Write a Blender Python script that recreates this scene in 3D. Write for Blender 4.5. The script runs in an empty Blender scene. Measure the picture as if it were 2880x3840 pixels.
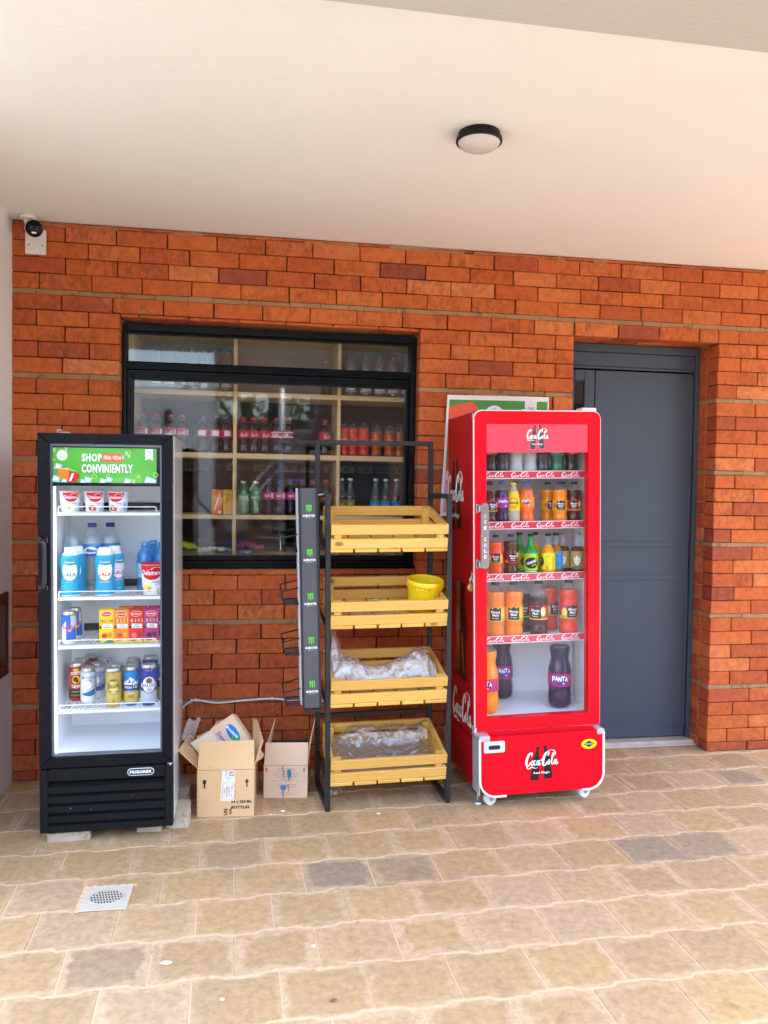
import bpy, math, random
from mathutils import Vector, Matrix, Quaternion, noise
random.seed(7)
R = math.radians
sc = bpy.context.scene
COL = sc.collection

# ---------------------------------------------------------------- camera
cam_d = bpy.data.cameras.new('camera'); cam = bpy.data.objects.new('camera', cam_d); COL.objects.link(cam)
cam_d.sensor_fit = 'VERTICAL'; cam_d.sensor_height = 36.0; cam_d.lens = 3000 / 3840 * 36.0
cam_d.clip_start = 0.01; cam_d.clip_end = 500
_t, _r, _y = 0.03304, 0.01626, 0.16890
F_ = Vector((math.sin(_y) * math.cos(_t), math.cos(_y) * math.cos(_t), -math.sin(_t)))
R0 = Vector((math.cos(_y), -math.sin(_y), 0)); U0 = R0.cross(F_)
R_ = R0 * math.cos(_r) + U0 * math.sin(_r); U_ = U0 * math.cos(_r) - R0 * math.sin(_r)
m3 = Matrix((R_, U_, -F_)).transposed()
cam.matrix_world = Matrix.Translation((0, -3.9695, 1.4276)) @ m3.to_4x4()
sc.camera = cam

# ---------------------------------------------------------------- world, sun, exposure
SUN = Vector((0.10, 0.07, 0.98)).normalized()
w = bpy.data.worlds.new('World'); sc.world = w; w.use_nodes = True
nt = w.node_tree; nt.nodes.clear()
sky = nt.nodes.new('ShaderNodeTexSky'); sky.sky_type = 'NISHITA'; sky.sun_disc = False
sky.sun_elevation = math.asin(SUN.z); sky.sun_rotation = math.atan2(SUN.x, SUN.y)
sky.dust_density = 3.0; sky.ozone_density = 0.6; sky.air_density = 1.0
bg = nt.nodes.new('ShaderNodeBackground'); bg.inputs['Strength'].default_value = 0.15
wo = nt.nodes.new('ShaderNodeOutputWorld')
nt.links.new(sky.outputs[0], bg.inputs[0]); nt.links.new(bg.outputs[0], wo.inputs[0])
sl = bpy.data.lights.new('sun', 'SUN'); sl.energy = 1.5; sl.angle = R(14); sl.color = (1.0, 0.95, 0.87)
so = bpy.data.objects.new('sun', sl); COL.objects.link(so); so.location = SUN * 30
so.rotation_euler = (-SUN).to_track_quat('-Z', 'Y').to_euler()
vs = sc.view_settings; sc.display_settings.display_device = 'sRGB'
vs.view_transform = 'Standard'; vs.look = 'None'; vs.gamma = 1; vs.use_curve_mapping = False
vs.exposure = 3.42
cy = sc.cycles
cy.use_denoising = True; cy.max_bounces = 10; cy.diffuse_bounces = 7; cy.glossy_bounces = 4
cy.transmission_bounces = 6; cy.transparent_max_bounces = 32; cy.sample_clamp_indirect = 8
cy.caustics_reflective = False; cy.caustics_refractive = False

# ---------------------------------------------------------------- materials
def _mat(name):
    m = bpy.data.materials.new(name); m.use_nodes = True; n = m.node_tree; n.nodes.clear()
    o = n.nodes.new('ShaderNodeOutputMaterial'); return m, n, o
def _mix(n, typ, fac, a, b):
    x = n.nodes.new('ShaderNodeMix'); x.data_type = 'RGBA'; x.blend_type = typ; x.clamp_factor = True
    for i, v in ((0, fac), (6, a), (7, b)):
        if hasattr(v, 'is_linked') or hasattr(v, 'links'): n.links.new(v, x.inputs[i])
        elif i == 0: x.inputs[0].default_value = v
        else: x.inputs[i].default_value = (*v[:3], 1)
    return x.outputs[2]
def _noise(n, scale, detail=4, rough=.55, vec=None, mapscale=None, dist=0):
    t = n.nodes.new('ShaderNodeTexNoise'); t.inputs['Scale'].default_value = scale; t.inputs['Detail'].default_value = detail
    t.inputs['Roughness'].default_value = rough; t.inputs['Distortion'].default_value = dist
    tc = n.nodes.new('ShaderNodeTexCoord'); src = vec or tc.outputs['Object']
    if mapscale:
        mp = n.nodes.new('ShaderNodeMapping'); mp.inputs['Scale'].default_value = mapscale
        n.links.new(src, mp.inputs[0]); src = mp.outputs[0]
    n.links.new(src, t.inputs['Vector']); return t.outputs['Fac']
def _ramp(n, fac, stops):
    r = n.nodes.new('ShaderNodeValToRGB'); e = r.color_ramp.elements
    while len(e) < len(stops): e.new(.5)
    for k, (p, c) in zip(e, stops):
        k.position = p; k.color = (*c, 1) if hasattr(c, '__len__') else (c, c, c, 1)
    n.links.new(fac, r.inputs[0]); return r.outputs[0]
def _math(n, op, a, b=0.0):
    x = n.nodes.new('ShaderNodeMath'); x.operation = op
    for i, v in ((0, a), (1, b)):
        if isinstance(v, (int, float)): x.inputs[i].default_value = v
        else: n.links.new(v, x.inputs[i])
    return x.outputs[0]
def _bsdf(n, o, col, rough, metal=0, spec=.5, coat=0, bump=None, bstr=.2, bdist=.002):
    b = n.nodes.new('ShaderNodeBsdfPrincipled')
    for k, v in (('Base Color', col), ('Roughness', rough), ('Metallic', metal), ('Specular IOR Level', spec), ('Coat Weight', coat)):
        if hasattr(v, 'links'): n.links.new(v, b.inputs[k])
        else: b.inputs[k].default_value = (*v, 1) if hasattr(v, '__len__') else v
    b.inputs['Coat Roughness'].default_value = .06
    if bump is not None:
        bn = n.nodes.new('ShaderNodeBump'); bn.inputs['Strength'].default_value = bstr; bn.inputs['Distance'].default_value = bdist
        n.links.new(bump, bn.inputs['Height']); n.links.new(bn.outputs[0], b.inputs['Normal'])
    n.links.new(b.outputs[0], o.inputs[0]); return b
_MC = {}
def pm(name, col, rough=.5, metal=0, spec=.28, coat=0, var=.12, vs=6, bump=0, bs=60, stretch=None, wear=None):
    """plain procedural material: base colour broken up by noise, roughness too"""
    if name in _MC: return _MC[name]
    m, n, o = _mat(name)
    f = _noise(n, vs, 5, .6, mapscale=stretch)
    k = 1 - var
    c = _mix(n, 'MIX', f, [v * (1 - var) for v in col], [min(1, v * (1 + var)) for v in col])
    if wear:
        wf = _ramp(n, _noise(n, wear[1], 6, .7), [(wear[2], 0.0), (wear[2] + .04, 1.0)])
        c = _mix(n, 'MIX', wf, c, wear[0])
    rg = _math(n, 'ADD', _math(n, 'MULTIPLY', f, .16), max(.02, rough - .08))
    _bsdf(n, o, c, rg, metal, spec, coat, _noise(n, bs, 4) if bump else None, bump)
    _MC[name] = m; return m
def ink(col, rough=.45):
    key = 'ink_%02x%02x%02x' % tuple(int(max(0, min(1, c)) * 255) for c in col)
    return pm(key, col, rough, var=.05, vs=20)
def hx(s):
    s = s.lstrip('#'); v = [int(s[i:i + 2], 16) / 255 for i in (0, 2, 4)]
    return tuple(c / 12.92 if c <= .04045 else ((c + .055) / 1.055) ** 2.4 for c in v)
def H(s, k=1.0): return ink(tuple(min(.9, c * k) for c in hx(s)))
def clear(name, tint=(.95, .97, .97), base=.02, edge=.9, body=None, bodyfac=0, rough=.03, power=5, bump=0, bs=40):
    """clear sheet: light passes straight through, mirror share grows towards grazing angles"""
    if name in _MC: return _MC[name]
    m, n, o = _mat(name)
    tr = n.nodes.new('ShaderNodeBsdfTransparent'); tr.inputs[0].default_value = (*tint, 1)
    gl = n.nodes.new('ShaderNodeBsdfGlossy'); gl.inputs['Roughness'].default_value = rough; gl.inputs[0].default_value = (1, 1, 1, 1)
    lw = n.nodes.new('ShaderNodeLayerWeight'); lw.inputs['Blend'].default_value = .5
    if bump:
        bn = n.nodes.new('ShaderNodeBump'); bn.inputs['Strength'].default_value = bump; bn.inputs['Distance'].default_value = .01
        n.links.new(_noise(n, bs, 5), bn.inputs['Height']); n.links.new(bn.outputs[0], gl.inputs['Normal']); n.links.new(bn.outputs[0], lw.inputs['Normal'])
    f = _math(n, 'ADD', _math(n, 'MULTIPLY', _math(n, 'POWER', lw.outputs['Facing'], power), edge), base)
    first = tr.outputs[0]
    if bodyfac:
        df = n.nodes.new('ShaderNodeBsdfDiffuse'); df.inputs[0].default_value = (*body, 1)
        mx0 = n.nodes.new('ShaderNodeMixShader'); mx0.inputs[0].default_value = bodyfac
        n.links.new(first, mx0.inputs[1]); n.links.new(df.outputs[0], mx0.inputs[2]); first = mx0.outputs[0]
    mx = n.nodes.new('ShaderNodeMixShader')
    n.links.new(f, mx.inputs[0]); n.links.new(first, mx.inputs[1]); n.links.new(gl.outputs[0], mx.inputs[2]); n.links.new(mx.outputs[0], o.inputs[0])
    _MC[name] = m; return m

# ---------------------------------------------------------------- mesh builder
class MB:
    def __init__(s, org=(0, 0, 0)):
        s.v = []; s.f = []; s.fm = []; s.sm = []; s.mats = []; s.org = Vector(org); s.tint = []; s.uv = []; s.cur = None
    def mi(s, m):
        if m not in s.mats: s.mats.append(m)
        return s.mats.index(m)
    def add(s, vs, fs, m, smooth=False, M=None, uv=None):
        b = len(s.v); k = s.mi(m)
        for p in vs:
            p = Vector(p)
            if M is not None: p = M @ p
            s.v.append(p)
        for i, f in enumerate(fs):
            s.f.append([b + j for j in f]); s.fm.append(k); s.sm.append(smooth); s.tint.append(s.cur)
            s.uv.append(uv[i] if uv else None)
    def box(s, x0, x1, y0, y1, z0, z1, m, b=0, M=None):
        if x0 > x1: x0, x1 = x1, x0
        if y0 > y1: y0, y1 = y1, y0
        if z0 > z1: z0, z1 = z1, z0
        b = min(b, .49 * min(x1 - x0, y1 - y0, z1 - z0))
        if b <= 0:
            vs = [(x, y, z) for x in (x0, x1) for y in (y0, y1) for z in (z0, z1)]
            s.add(vs, [(0, 1, 3, 2), (4, 6, 7, 5), (0, 4, 5, 1), (2, 3, 7, 6), (0, 2, 6, 4), (1, 5, 7, 3)], m, False, M); return
        vs = []; idx = {}
        for i, x in enumerate((x0, x1)):
            for j, y in enumerate((y0, y1)):
                for k, z in enumerate((z0, z1)):
                    dx, dy, dz = (b if i == 0 else -b), (b if j == 0 else -b), (b if k == 0 else -b)
                    for a, p in enumerate(((x, y + dy, z + dz), (x + dx, y, z + dz), (x + dx, y + dy, z))):
                        idx[i, j, k, a] = len(vs); vs.append(p)
        q = lambda i, j, k, a: idx[i, j, k, a]
        fs = []
        fs.append([q(0, 0, 0, 0), q(0, 0, 1, 0), q(0, 1, 1, 0), q(0, 1, 0, 0)]); fs.append([q(1, 0, 0, 0), q(1, 1, 0, 0), q(1, 1, 1, 0), q(1, 0, 1, 0)])
        fs.append([q(0, 0, 0, 1), q(1, 0, 0, 1), q(1, 0, 1, 1), q(0, 0, 1, 1)]); fs.append([q(0, 1, 0, 1), q(0, 1, 1, 1), q(1, 1, 1, 1), q(1, 1, 0, 1)])
        fs.append([q(0, 0, 0, 2), q(0, 1, 0, 2), q(1, 1, 0, 2), q(1, 0, 0, 2)]); fs.append([q(0, 0, 1, 2), q(1, 0, 1, 2), q(1, 1, 1, 2), q(0, 1, 1, 2)])
        for i in (0, 1):
            for j in (0, 1): fs.append([q(i, j, 0, 0), q(i, j, 0, 1), q(i, j, 1, 1), q(i, j, 1, 0)])
            for k in (0, 1): fs.append([q(i, 0, k, 0), q(i, 1, k, 0), q(i, 1, k, 2), q(i, 0, k, 2)])
        for j in (0, 1):
            for k in (0, 1): fs.append([q(0, j, k, 1), q(0, j, k, 2), q(1, j, k, 2), q(1, j, k, 1)])
        for i in (0, 1):
            for j in (0, 1):
                for k in (0, 1): fs.append([q(i, j, k, 0), q(i, j, k, 1), q(i, j, k, 2)])
        s.add(vs, fs, m, False, M)
    def bar(s, p0, p1, wx, wy, m, b=.001, up=(0, 0, 1)):
        p0 = Vector(p0); p1 = Vector(p1); d = (p1 - p0); L = d.length; d.normalize()
        u = Vector(up)
        if abs(d.dot(u)) > .95: u = Vector((0, 1, 0))
        a = d.cross(u).normalized(); c = a.cross(d)
        M = Matrix.Translation(p0) @ Matrix((a, d, c)).transposed().to_4x4()
        s.box(-wx / 2, wx / 2, 0, L, -wy / 2, wy / 2, m, b, M)
    def lathe(s, prof, m, n=20, c=(0, 0, 0), M=None, smooth=True, cap=True):
        """prof [(r, z)] bottom to top; m one material or a function of the middle height"""
        vs = []; c = Vector(c)
        for r, z in prof:
            for i in range(n):
                a = 2 * math.pi * i / n; vs.append(Vector((r * math.cos(a), r * math.sin(a), z)) + c)
        groups = {}
        for j in range(len(prof) - 1):
            mm = m((prof[j][1] + prof[j + 1][1]) / 2) if callable(m) else m
            for i in range(n):
                k = (i + 1) % n; groups.setdefault(mm, []).append((j * n + i, j * n + k, (j + 1) * n + k, (j + 1) * n + i))
        b0 = len(s.v); first = True
        for mm, fs in groups.items():
            if first: s.add(vs, fs, mm, smooth, M); first = False
            else:
                kk = s.mi(mm)
                for f in fs: s.f.append([b0 + q for q in f]); s.fm.append(kk); s.sm.append(smooth); s.tint.append(s.cur); s.uv.append(None)
        if cap:
            for j, rev in ((0, True), (len(prof) - 1, False)):
                if prof[j][0] > 1e-5:
                    mm = m(prof[j][1]) if callable(m) else m
                    f = [b0 + j * n + i for i in range(n)]
                    s.f.append(f[::-1] if rev else f); s.fm.append(s.mi(mm)); s.sm.append(False); s.tint.append(s.cur); s.uv.append(None)
    def cyl(s, p0, p1, r, m, n=14, r1=None, smooth=True):
        p0 = Vector(p0); p1 = Vector(p1); d = p1 - p0
        M = Matrix.Translation(p0) @ d.to_track_quat('Z', 'Y').to_matrix().to_4x4()
        s.lathe([(r, 0), (r if r1 is None else r1, d.length)], m, n, M=M, smooth=smooth)
    def tube(s, pts, r, m, n=6, closed=False):
        P = [Vector(p) for p in pts]; N = len(P); vs = []; fs = []
        up = Vector((.13, .21, .97))
        for i in range(N):
            a = P[i - 1] if (i or closed) else P[0]; b = P[(i + 1) % N] if (i < N - 1 or closed) else P[-1]
            d = (b - a).normalized(); x = d.cross(up)
            if x.length < .05: x = d.cross(Vector((1, 0, 0)))
            x.normalize(); y = d.cross(x)
            for k in range(n):
                t = 2 * math.pi * k / n; vs.append(P[i] + (x * math.cos(t) + y * math.sin(t)) * r)
        for i in range(N if closed else N - 1):
            j = (i + 1) % N
            for k in range(n):
                l = (k + 1) % n; fs.append((i * n + k, i * n + l, j * n + l, j * n + k))
        if not closed: fs += [tuple(range(n))[::-1], tuple((N - 1) * n + k for k in range(n))]
        s.add(vs, fs, m, True)
    def prism(s, pts, d, m, M=None, side=None):
        """2-D outline in local XZ, extruded from y=0 to y=d (front at y=0)"""
        n = len(pts); vs = [(x, 0, z) for x, z in pts] + [(x, d, z) for x, z in pts]
        s.add(vs, [tuple(range(n))], m, False, M)
        s.add(vs, [tuple(range(2 * n - 1, n - 1, -1))] + [(i, i + n, (i + 1) % n + n, (i + 1) % n) for i in range(n)], side or m, False, M)
    def build(s, name, parent=None, smooth_angle=None):
        me = bpy.data.meshes.new(name)
        me.from_pydata([tuple(p - s.org) for p in s.v], [], s.f)
        for m in s.mats: me.materials.append(m)
        me.polygons.foreach_set('material_index', s.fm); me.polygons.foreach_set('use_smooth', s.sm)
        if any(t is not None for t in s.tint):
            at = me.color_attributes.new('tint', 'FLOAT_COLOR', 'CORNER'); d = []
            for f, t in zip(s.f, s.tint): d += list(t if t else (.5, .5, .5, 1)) * len(f)
            at.data.foreach_set('color', d)
        if any(u is not None for u in s.uv):
            ul = me.uv_layers.new(name='UVMap'); d = []
            for f, u in zip(s.f, s.uv):
                for k in range(len(f)): d += list(u[k]) if u else [0, 0]
            ul.data.foreach_set('uv', d)
        me.update()
        o = bpy.data.objects.new(name, me); COL.objects.link(o)
        if parent is not None: o.parent = parent
        return o
def rrect(x0, x1, z0, z1, r, n=5, corners=(1, 1, 1, 1)):
    """rounded rectangle outline; corners bl br tr tl"""
    out = []
    for (cx, cz, a0), on in zip(((x0, z0, 180), (x1, z0, 270), (x1, z1, 0), (x0, z1, 90)), corners):
        sx = 1 if cx == x0 else -1; sz = 1 if cz == z0 else -1
        if not on: out.append((cx, cz)); continue
        for i in range(n + 1):
            a = R(a0 + 90 * i / n); out.append((cx + sx * r + r * math.cos(a), cz + sz * r + r * math.sin(a)))
    return out
def crom(P, k=6, closed=False):
    """smooth curve through points"""
    P = [Vector(p) for p in P]; n = len(P); out = []
    for i in range(n if closed else n - 1):
        p0 = P[i - 1] if (i or closed) else P[0]; p1 = P[i]; p2 = P[(i + 1) % n]; p3 = P[(i + 2) % n] if (i + 2 < n or closed) else P[-1]
        for j in range(k):
            t = j / k
            out.append(.5 * ((2 * p1) + (p2 - p0) * t + (2 * p0 - 5 * p1 + 4 * p2 - p3) * t * t + (3 * p1 - p0 - 3 * p2 + p3) * t ** 3))
    if not closed: out.append(P[-1])
    return out

# ---------------------------------------------------------------- things
def tag(o, label, cat, group=None):
    o['label'] = label; o['category'] = cat
    if group: o['group'] = group
    return o
def thing(name, label, cat, loc=(0, 0, 0), rot=(0, 0, 0), group=None):
    o = bpy.data.objects.new(name, None); COL.objects.link(o); o.empty_display_size = .05
    o.location = loc; o.rotation_euler = rot
    return tag(o, label, cat, group)
def solo(name, mb, label, cat, group=None, kind=None):
    o = mb.build(name); c = mb.org
    o.location = c
    if kind: o['kind'] = kind
    else: tag(o, label, cat, group)
    return o
def frame_of(loc, rot):
    from mathutils import Euler
    return Matrix.Translation(loc) @ Euler(rot).to_matrix().to_4x4()

# ---------------------------------------------------------------- lettering
_TXT = {}
def glyphs(txt, weight=0.0):
    key = (txt, weight)
    if key not in _TXT:
        c = bpy.data.curves.new('lettering', 'FONT'); c.body = txt; c.size = 1; c.resolution_u = 2; c.offset = weight; c.space_character = 1.02 + weight * 3; c.fill_mode = 'FRONT'
        o = bpy.data.objects.new('lettering', c); me = bpy.data.meshes.new_from_object(o)
        vs = [v.co.copy() for v in me.vertices]; fs = [tuple(p.vertices) for p in me.polygons]
        bpy.data.objects.remove(o); bpy.data.meshes.remove(me); bpy.data.curves.remove(c)
        if vs:
            x0 = min(v.x for v in vs); x1 = max(v.x for v in vs); y0 = min(v.y for v in vs); y1 = max(v.y for v in vs)
            vs = [((v.x - x0) / max(1e-6, x1 - x0) - .5, (v.y - y0) / max(1e-6, y1 - y0) - .5) for v in vs]
        _TXT[key] = (vs, fs)
    return _TXT[key]
def stroke(mb, pts, wid, m, mapf, lift, k=5, taper=True):
    P = crom([(x, z, 0) for x, z in pts], k); n = len(P); vs = []; fs = []
    for i, p in enumerate(P):
        d = (P[min(n - 1, i + 1)] - P[max(0, i - 1)]).normalized(); nn = Vector((-d.y, d.x, 0))
        slant = abs(d.y) * .75 + .3          # heavier on the downstrokes
        ww = wid * slant * (.45 + .55 * math.sin(math.pi * (i + .6) / (n + .2)) if taper else 1) / 2
        a = p + nn * ww; b = p - nn * ww
        li = lift + i / n * .00003; vs += [mapf(a.x, a.y, li), mapf(b.x, b.y, li)]
    for i in range(n - 1): fs.append((2 * i + 1, 2 * i + 3, 2 * i + 2, 2 * i))
    mb.add(vs, fs, m)
def ell(cx, cz, rx, rz, n=9, a0=60, sl=.25):
    return [(cx + rx * math.cos(R(a0 + 370 * i / n)) + sl * rz * math.sin(R(a0 + 370 * i / n)), cz + rz * math.sin(R(a0 + 370 * i / n))) for i in range(n + 1)]
SCRIPT = [([(1.75, 1.95), (1.95, 2.35), (1.7, 2.62), (1.1, 2.3), (.55, 1.5), (.34, .65), (.6, .04), (1.05, .14), (1.5, .75)], .46),
          ([(.45, -.05), (.7, -.48), (1.25, -.46), (1.9, -.2), (2.7, -.46), (3.5, -.40)], .34),
          (ell(2.02, .60, .25, .50), .22), ([(2.98, .92), (2.84, 1.12), (2.58, .9), (2.46, .4), (2.66, .08), (3.05, .38)], .24),
          (ell(3.52, .58, .26, .48), .22), ([(3.98, 1.12), (3.86, .5), (3.98, .06), (4.35, .45)], .26), ([(4.25, 1.0), (4.72, 1.16)], .34),
          ([(6.35, 1.85), (6.65, 2.35), (6.4, 2.68), (5.75, 2.3), (5.2, 1.4), (5.0, .5), (5.3, -.04), (5.8, .12), (6.2, .7)], .50),
          ([(6.4, 2.68), (7.2, 2.98), (8.1, 2.82), (8.55, 2.25), (8.2, 1.85)], .24),
          (ell(6.72, .60, .25, .50), .22), ([(7.2, .5), (7.75, 1.4), (8.0, 2.1), (7.85, 2.35), (7.6, 1.7), (7.48, .6), (7.66, .05), (7.95, .3)], .24),
          (ell(8.42, .58, .26, .48), .22), ([(8.88, 1.12), (8.76, .5), (8.88, .05), (9.3, .5)], .26)]
def script_logo(mb, x0, z0, wdt, hgt, m, mapf, lift, bold=1.0):
    """the flowing cola lettering, drawn stroke by stroke into a w x h box"""
    for i, (pts, wd) in enumerate(SCRIPT):
        s_ = wdt / 9.1; t_ = hgt / 3.5
        stroke(mb, [(x0 + x * s_, z0 + (z + .5) * t_) for x, z in pts], wd * bold * (s_ * .6 + t_ * .4), m, mapf, lift + i * .00004)
def flat(o, ux, uz):
    """mapping onto a plane: origin, unit vectors for across and up, lift along the outward normal"""
    o = Vector(o); ux = Vector(ux).normalized(); uz = Vector(uz).normalized(); n = ux.cross(uz)
    return lambda u, v, l: o + ux * u + uz * v + n * l
def wrap(rad, c=(0, 0)):
    def f(u, v, l):
        r = rad(v); a = u / r; return Vector((c[0] + (r + l) * math.sin(a), c[1] - (r + l) * math.cos(a), v))
    return f
def area(mb, u0, u1, lo, hi, m, mapf, lift, n=8, vn=1):
    """strip-wise filled shape between lo(u) and hi(u)"""
    vs = []; fs = []
    for i in range(n + 1):
        u = u0 + (u1 - u0) * i / n; a = lo(u) if callable(lo) else lo; b = hi(u) if callable(hi) else hi
        for j in range(vn + 1): vs.append(mapf(u, a + (b - a) * j / vn, lift))
    for i in range(n):
        for j in range(vn):
            k = i * (vn + 1) + j; fs.append((k, k + vn + 1, k + vn + 2, k + 1))
    mb.add(vs, fs, m)
def tris(mb, pts, faces, m, mapf, l, big=.0075):
    """flat figure laid on a curved surface: faces are cut small enough to follow it"""
    vs = []; fs = []
    def put(a, b, c, dep=0):
        e = max(((a[0] - b[0]) ** 2 + (a[1] - b[1]) ** 2, 0), ((b[0] - c[0]) ** 2 + (b[1] - c[1]) ** 2, 1), ((c[0] - a[0]) ** 2 + (c[1] - a[1]) ** 2, 2))
        if e[0] > big * big and dep < 9:
            if e[1] == 0: q = ((a[0] + b[0]) / 2, (a[1] + b[1]) / 2); put(a, q, c, dep + 1); put(q, b, c, dep + 1)
            elif e[1] == 1: q = ((b[0] + c[0]) / 2, (b[1] + c[1]) / 2); put(a, b, q, dep + 1); put(a, q, c, dep + 1)
            else: q = ((a[0] + c[0]) / 2, (a[1] + c[1]) / 2); put(a, b, q, dep + 1); put(q, b, c, dep + 1)
            return
        k = len(vs); vs.extend((a, b, c)); fs.append((k, k + 1, k + 2))
    for f in faces:
        for i in range(1, len(f) - 1): put(pts[f[0]], pts[f[i]], pts[f[i + 1]])
    mb.add([mapf(u, v, l) for u, v in vs], fs, m)
def polytris(P):
    from mathutils.geometry import tessellate_polygon
    return tessellate_polygon([[Vector((u, v, 0)) for u, v in P]])
def paint(mb, ops, mapf, lift0=.0004, step=.00025, n=8):
    for i, op in enumerate(ops):
        l = lift0 + step * i; t = op[0]
        if t == 'rect': area(mb, op[1], op[2], op[3], op[4], H(op[5]), mapf, l, max(n, int(abs(op[2] - op[1]) / .005)))
        elif t == 'ell':
            _, cu, cv, ru, rv, c = op
            tris(mb, [(cu, cv)] + [(cu + ru * math.cos(2 * math.pi * j / 20), cv + rv * math.sin(2 * math.pi * j / 20)) for j in range(20)], [(0, j + 1, (j + 1) % 20 + 1) for j in range(20)], H(c), mapf, l)
        elif t == 'ring':
            _, cu, cv, ru, rv, wd, c = op; k = 22; vs = []
            for j in range(k):
                a = 2 * math.pi * j / k
                vs += [mapf(cu + ru * math.cos(a), cv + rv * math.sin(a), l), mapf(cu + (ru - wd) * math.cos(a), cv + (rv - wd) * math.sin(a), l)]
            mb.add(vs, [(2 * j, (2 * j + 2) % (2 * k), (2 * j + 3) % (2 * k), 2 * j + 1) for j in range(k)], H(c))
        elif t == 'poly': tris(mb, op[1], polytris(op[1]), H(op[2]), mapf, l)
        elif t == 'area': area(mb, op[1], op[2], op[3], op[4], H(op[5]), mapf, l, max(10, int(abs(op[2] - op[1]) / .005)))
        elif t == 'txt':
            _, s_, cu, cv, wd, hg, c = op[:7]; rot = R(op[7]) if len(op) > 7 else 0; wt = op[8] if len(op) > 8 else .015
            vs, fs = glyphs(s_, wt); ca, sa = math.cos(rot), math.sin(rot)
            mb.add([mapf(cu + x * wd * ca - y * hg * sa, cv + x * wd * sa + y * hg * ca, l) for x, y in vs], fs, H(c))
        elif t == 'script': script_logo(mb, op[1], op[2], op[3], op[4], H(op[5]), mapf, l, op[6] if len(op) > 6 else 1.0)
        elif t == 'line': stroke(mb, op[1], op[2], H(op[3]), mapf, l, 4, False)

# ================================================================ SETTING
def brick_mat():
    m, n, o = _mat('fired_clay_brick')
    at = n.nodes.new('ShaderNodeAttribute'); at.attribute_name = 'tint'
    sep = n.nodes.new('ShaderNodeSeparateColor'); n.links.new(at.outputs['Color'], sep.inputs[0])
    base = _ramp(n, sep.outputs[0], [(0.0, (.28, .075, .045)), (.22, (.42, .092, .040)), (.5, (.53, .118, .038)), (.78, (.61, .152, .044)), (1.0, (.65, .205, .075))])
    # each brick shifts the pattern by its own amount
    tc = n.nodes.new('ShaderNodeTexCoord'); ad = n.nodes.new('ShaderNodeVectorMath'); ad.operation = 'ADD'
    sc_ = n.nodes.new('ShaderNodeVectorMath'); sc_.operation = 'SCALE'; sc_.inputs['Scale'].default_value = 9
    n.links.new(at.outputs['Color'], sc_.inputs[0]); n.links.new(tc.outputs['Object'], ad.inputs[0]); n.links.new(sc_.outputs[0], ad.inputs[1])
    v = ad.outputs[0]
    streak = _noise(n, 1, 5, .65, v, (48, 48, 20), .7); blot = _noise(n, 13, 6, .65, v)
    dk = _ramp(n, _math(n, 'MULTIPLY', _math(n, 'ADD', streak, _math(n, 'MULTIPLY', blot, .6)), .62), [(.47, 0.0), (.56, 1.0)])
    c = _mix(n, 'MIX', _math(n, 'MULTIPLY', dk, _math(n, 'ADD', _math(n, 'MULTIPLY', sep.outputs[1], .50), .04)), base, (.21, .058, .032))
    pale = _ramp(n, _noise(n, 11, 7, .7, v), [(.60, 0.0), (.70, 1.0)])
    c = _mix(n, 'MIX', _math(n, 'MULTIPLY', pale, .5), c, (.46, .25, .14))
    wt = _ramp(n, _noise(n, 70, 5, .7, v), [(.70, 0.0), (.74, 1.0)])
    c = _mix(n, 'MIX', _math(n, 'MULTIPLY', wt, .35), c, (.62, .5, .38))
    fine = _noise(n, 220, 4, .6, v)
    c = _mix(n, 'MULTIPLY', .75, c, _ramp(n, _noise(n, 30, 7, .75, v), [(.36, .66), (.56, 1.05)]))
    c = _mix(n, 'MULTIPLY', .5, c, _ramp(n, fine, [(.25, .55), (.7, 1.0)]))
    _bsdf(n, o, c, .85, spec=.10, bump=_math(n, 'ADD', fine, _math(n, 'MULTIPLY', blot, .8)), bstr=.35, bdist=.0018)
    return m
BRICK = brick_mat()
MORTAR = pm('grey_tan_mortar', (.33, .19, .10), .95, spec=.1, var=.35, vs=14, bump=.6, bs=90, wear=((.20, .12, .07), 9, .58))
JOINT = pm('dark_joint', (.035, .018, .012), .95, spec=.1, var=.3, vs=20)
INNER = pm('inside_plaster', (.42, .42, .40), .9, spec=.2)
JZ = [.356 + .39 * i for i in range(6)]
HC = .0736
courses = []
z = JZ[0] - .011
while z > .004: courses.append((max(.001, z - HC), z, 'a')); z -= HC
courses.reverse()
for i in range(5):
    for k in range(5): courses.append((JZ[i] + .011 + k * HC, JZ[i] + .011 + (k + 1) * HC, 'a'))
for k in range(5): courses.append((JZ[5] + .011 + k * HC, min(2.627, JZ[5] + .011 + (k + 1) * HC), 'a'))
OPEN = [(-.604, .845, 1.003, 2.203), (1.668, 2.487, -.1, 2.222)]
WX0, WX1 = -1.088, 3.8
def cut(rects, op):
    out = []
    for a, b, c, d in rects:
        ox0, ox1, oz0, oz1 = op
        if b <= ox0 or a >= ox1 or d <= oz0 or c >= oz1: out.append((a, b, c, d)); continue
        if a < ox0: out.append((a, ox0, c, d))
        if b > ox1: out.append((ox1, b, c, d))
        aa, bb = max(a, ox0), min(b, ox1)
        if c < oz0: out.append((aa, bb, c, oz0))
        if d > oz1: out.append((aa, bb, oz1, d))
    return out
wall = thing('brick_wall', 'orange clay brick wall of the porch holding the shop window and the steel door', 'wall', (0, 0, 0))
mb = MB()
rb = random.Random(3)
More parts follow.
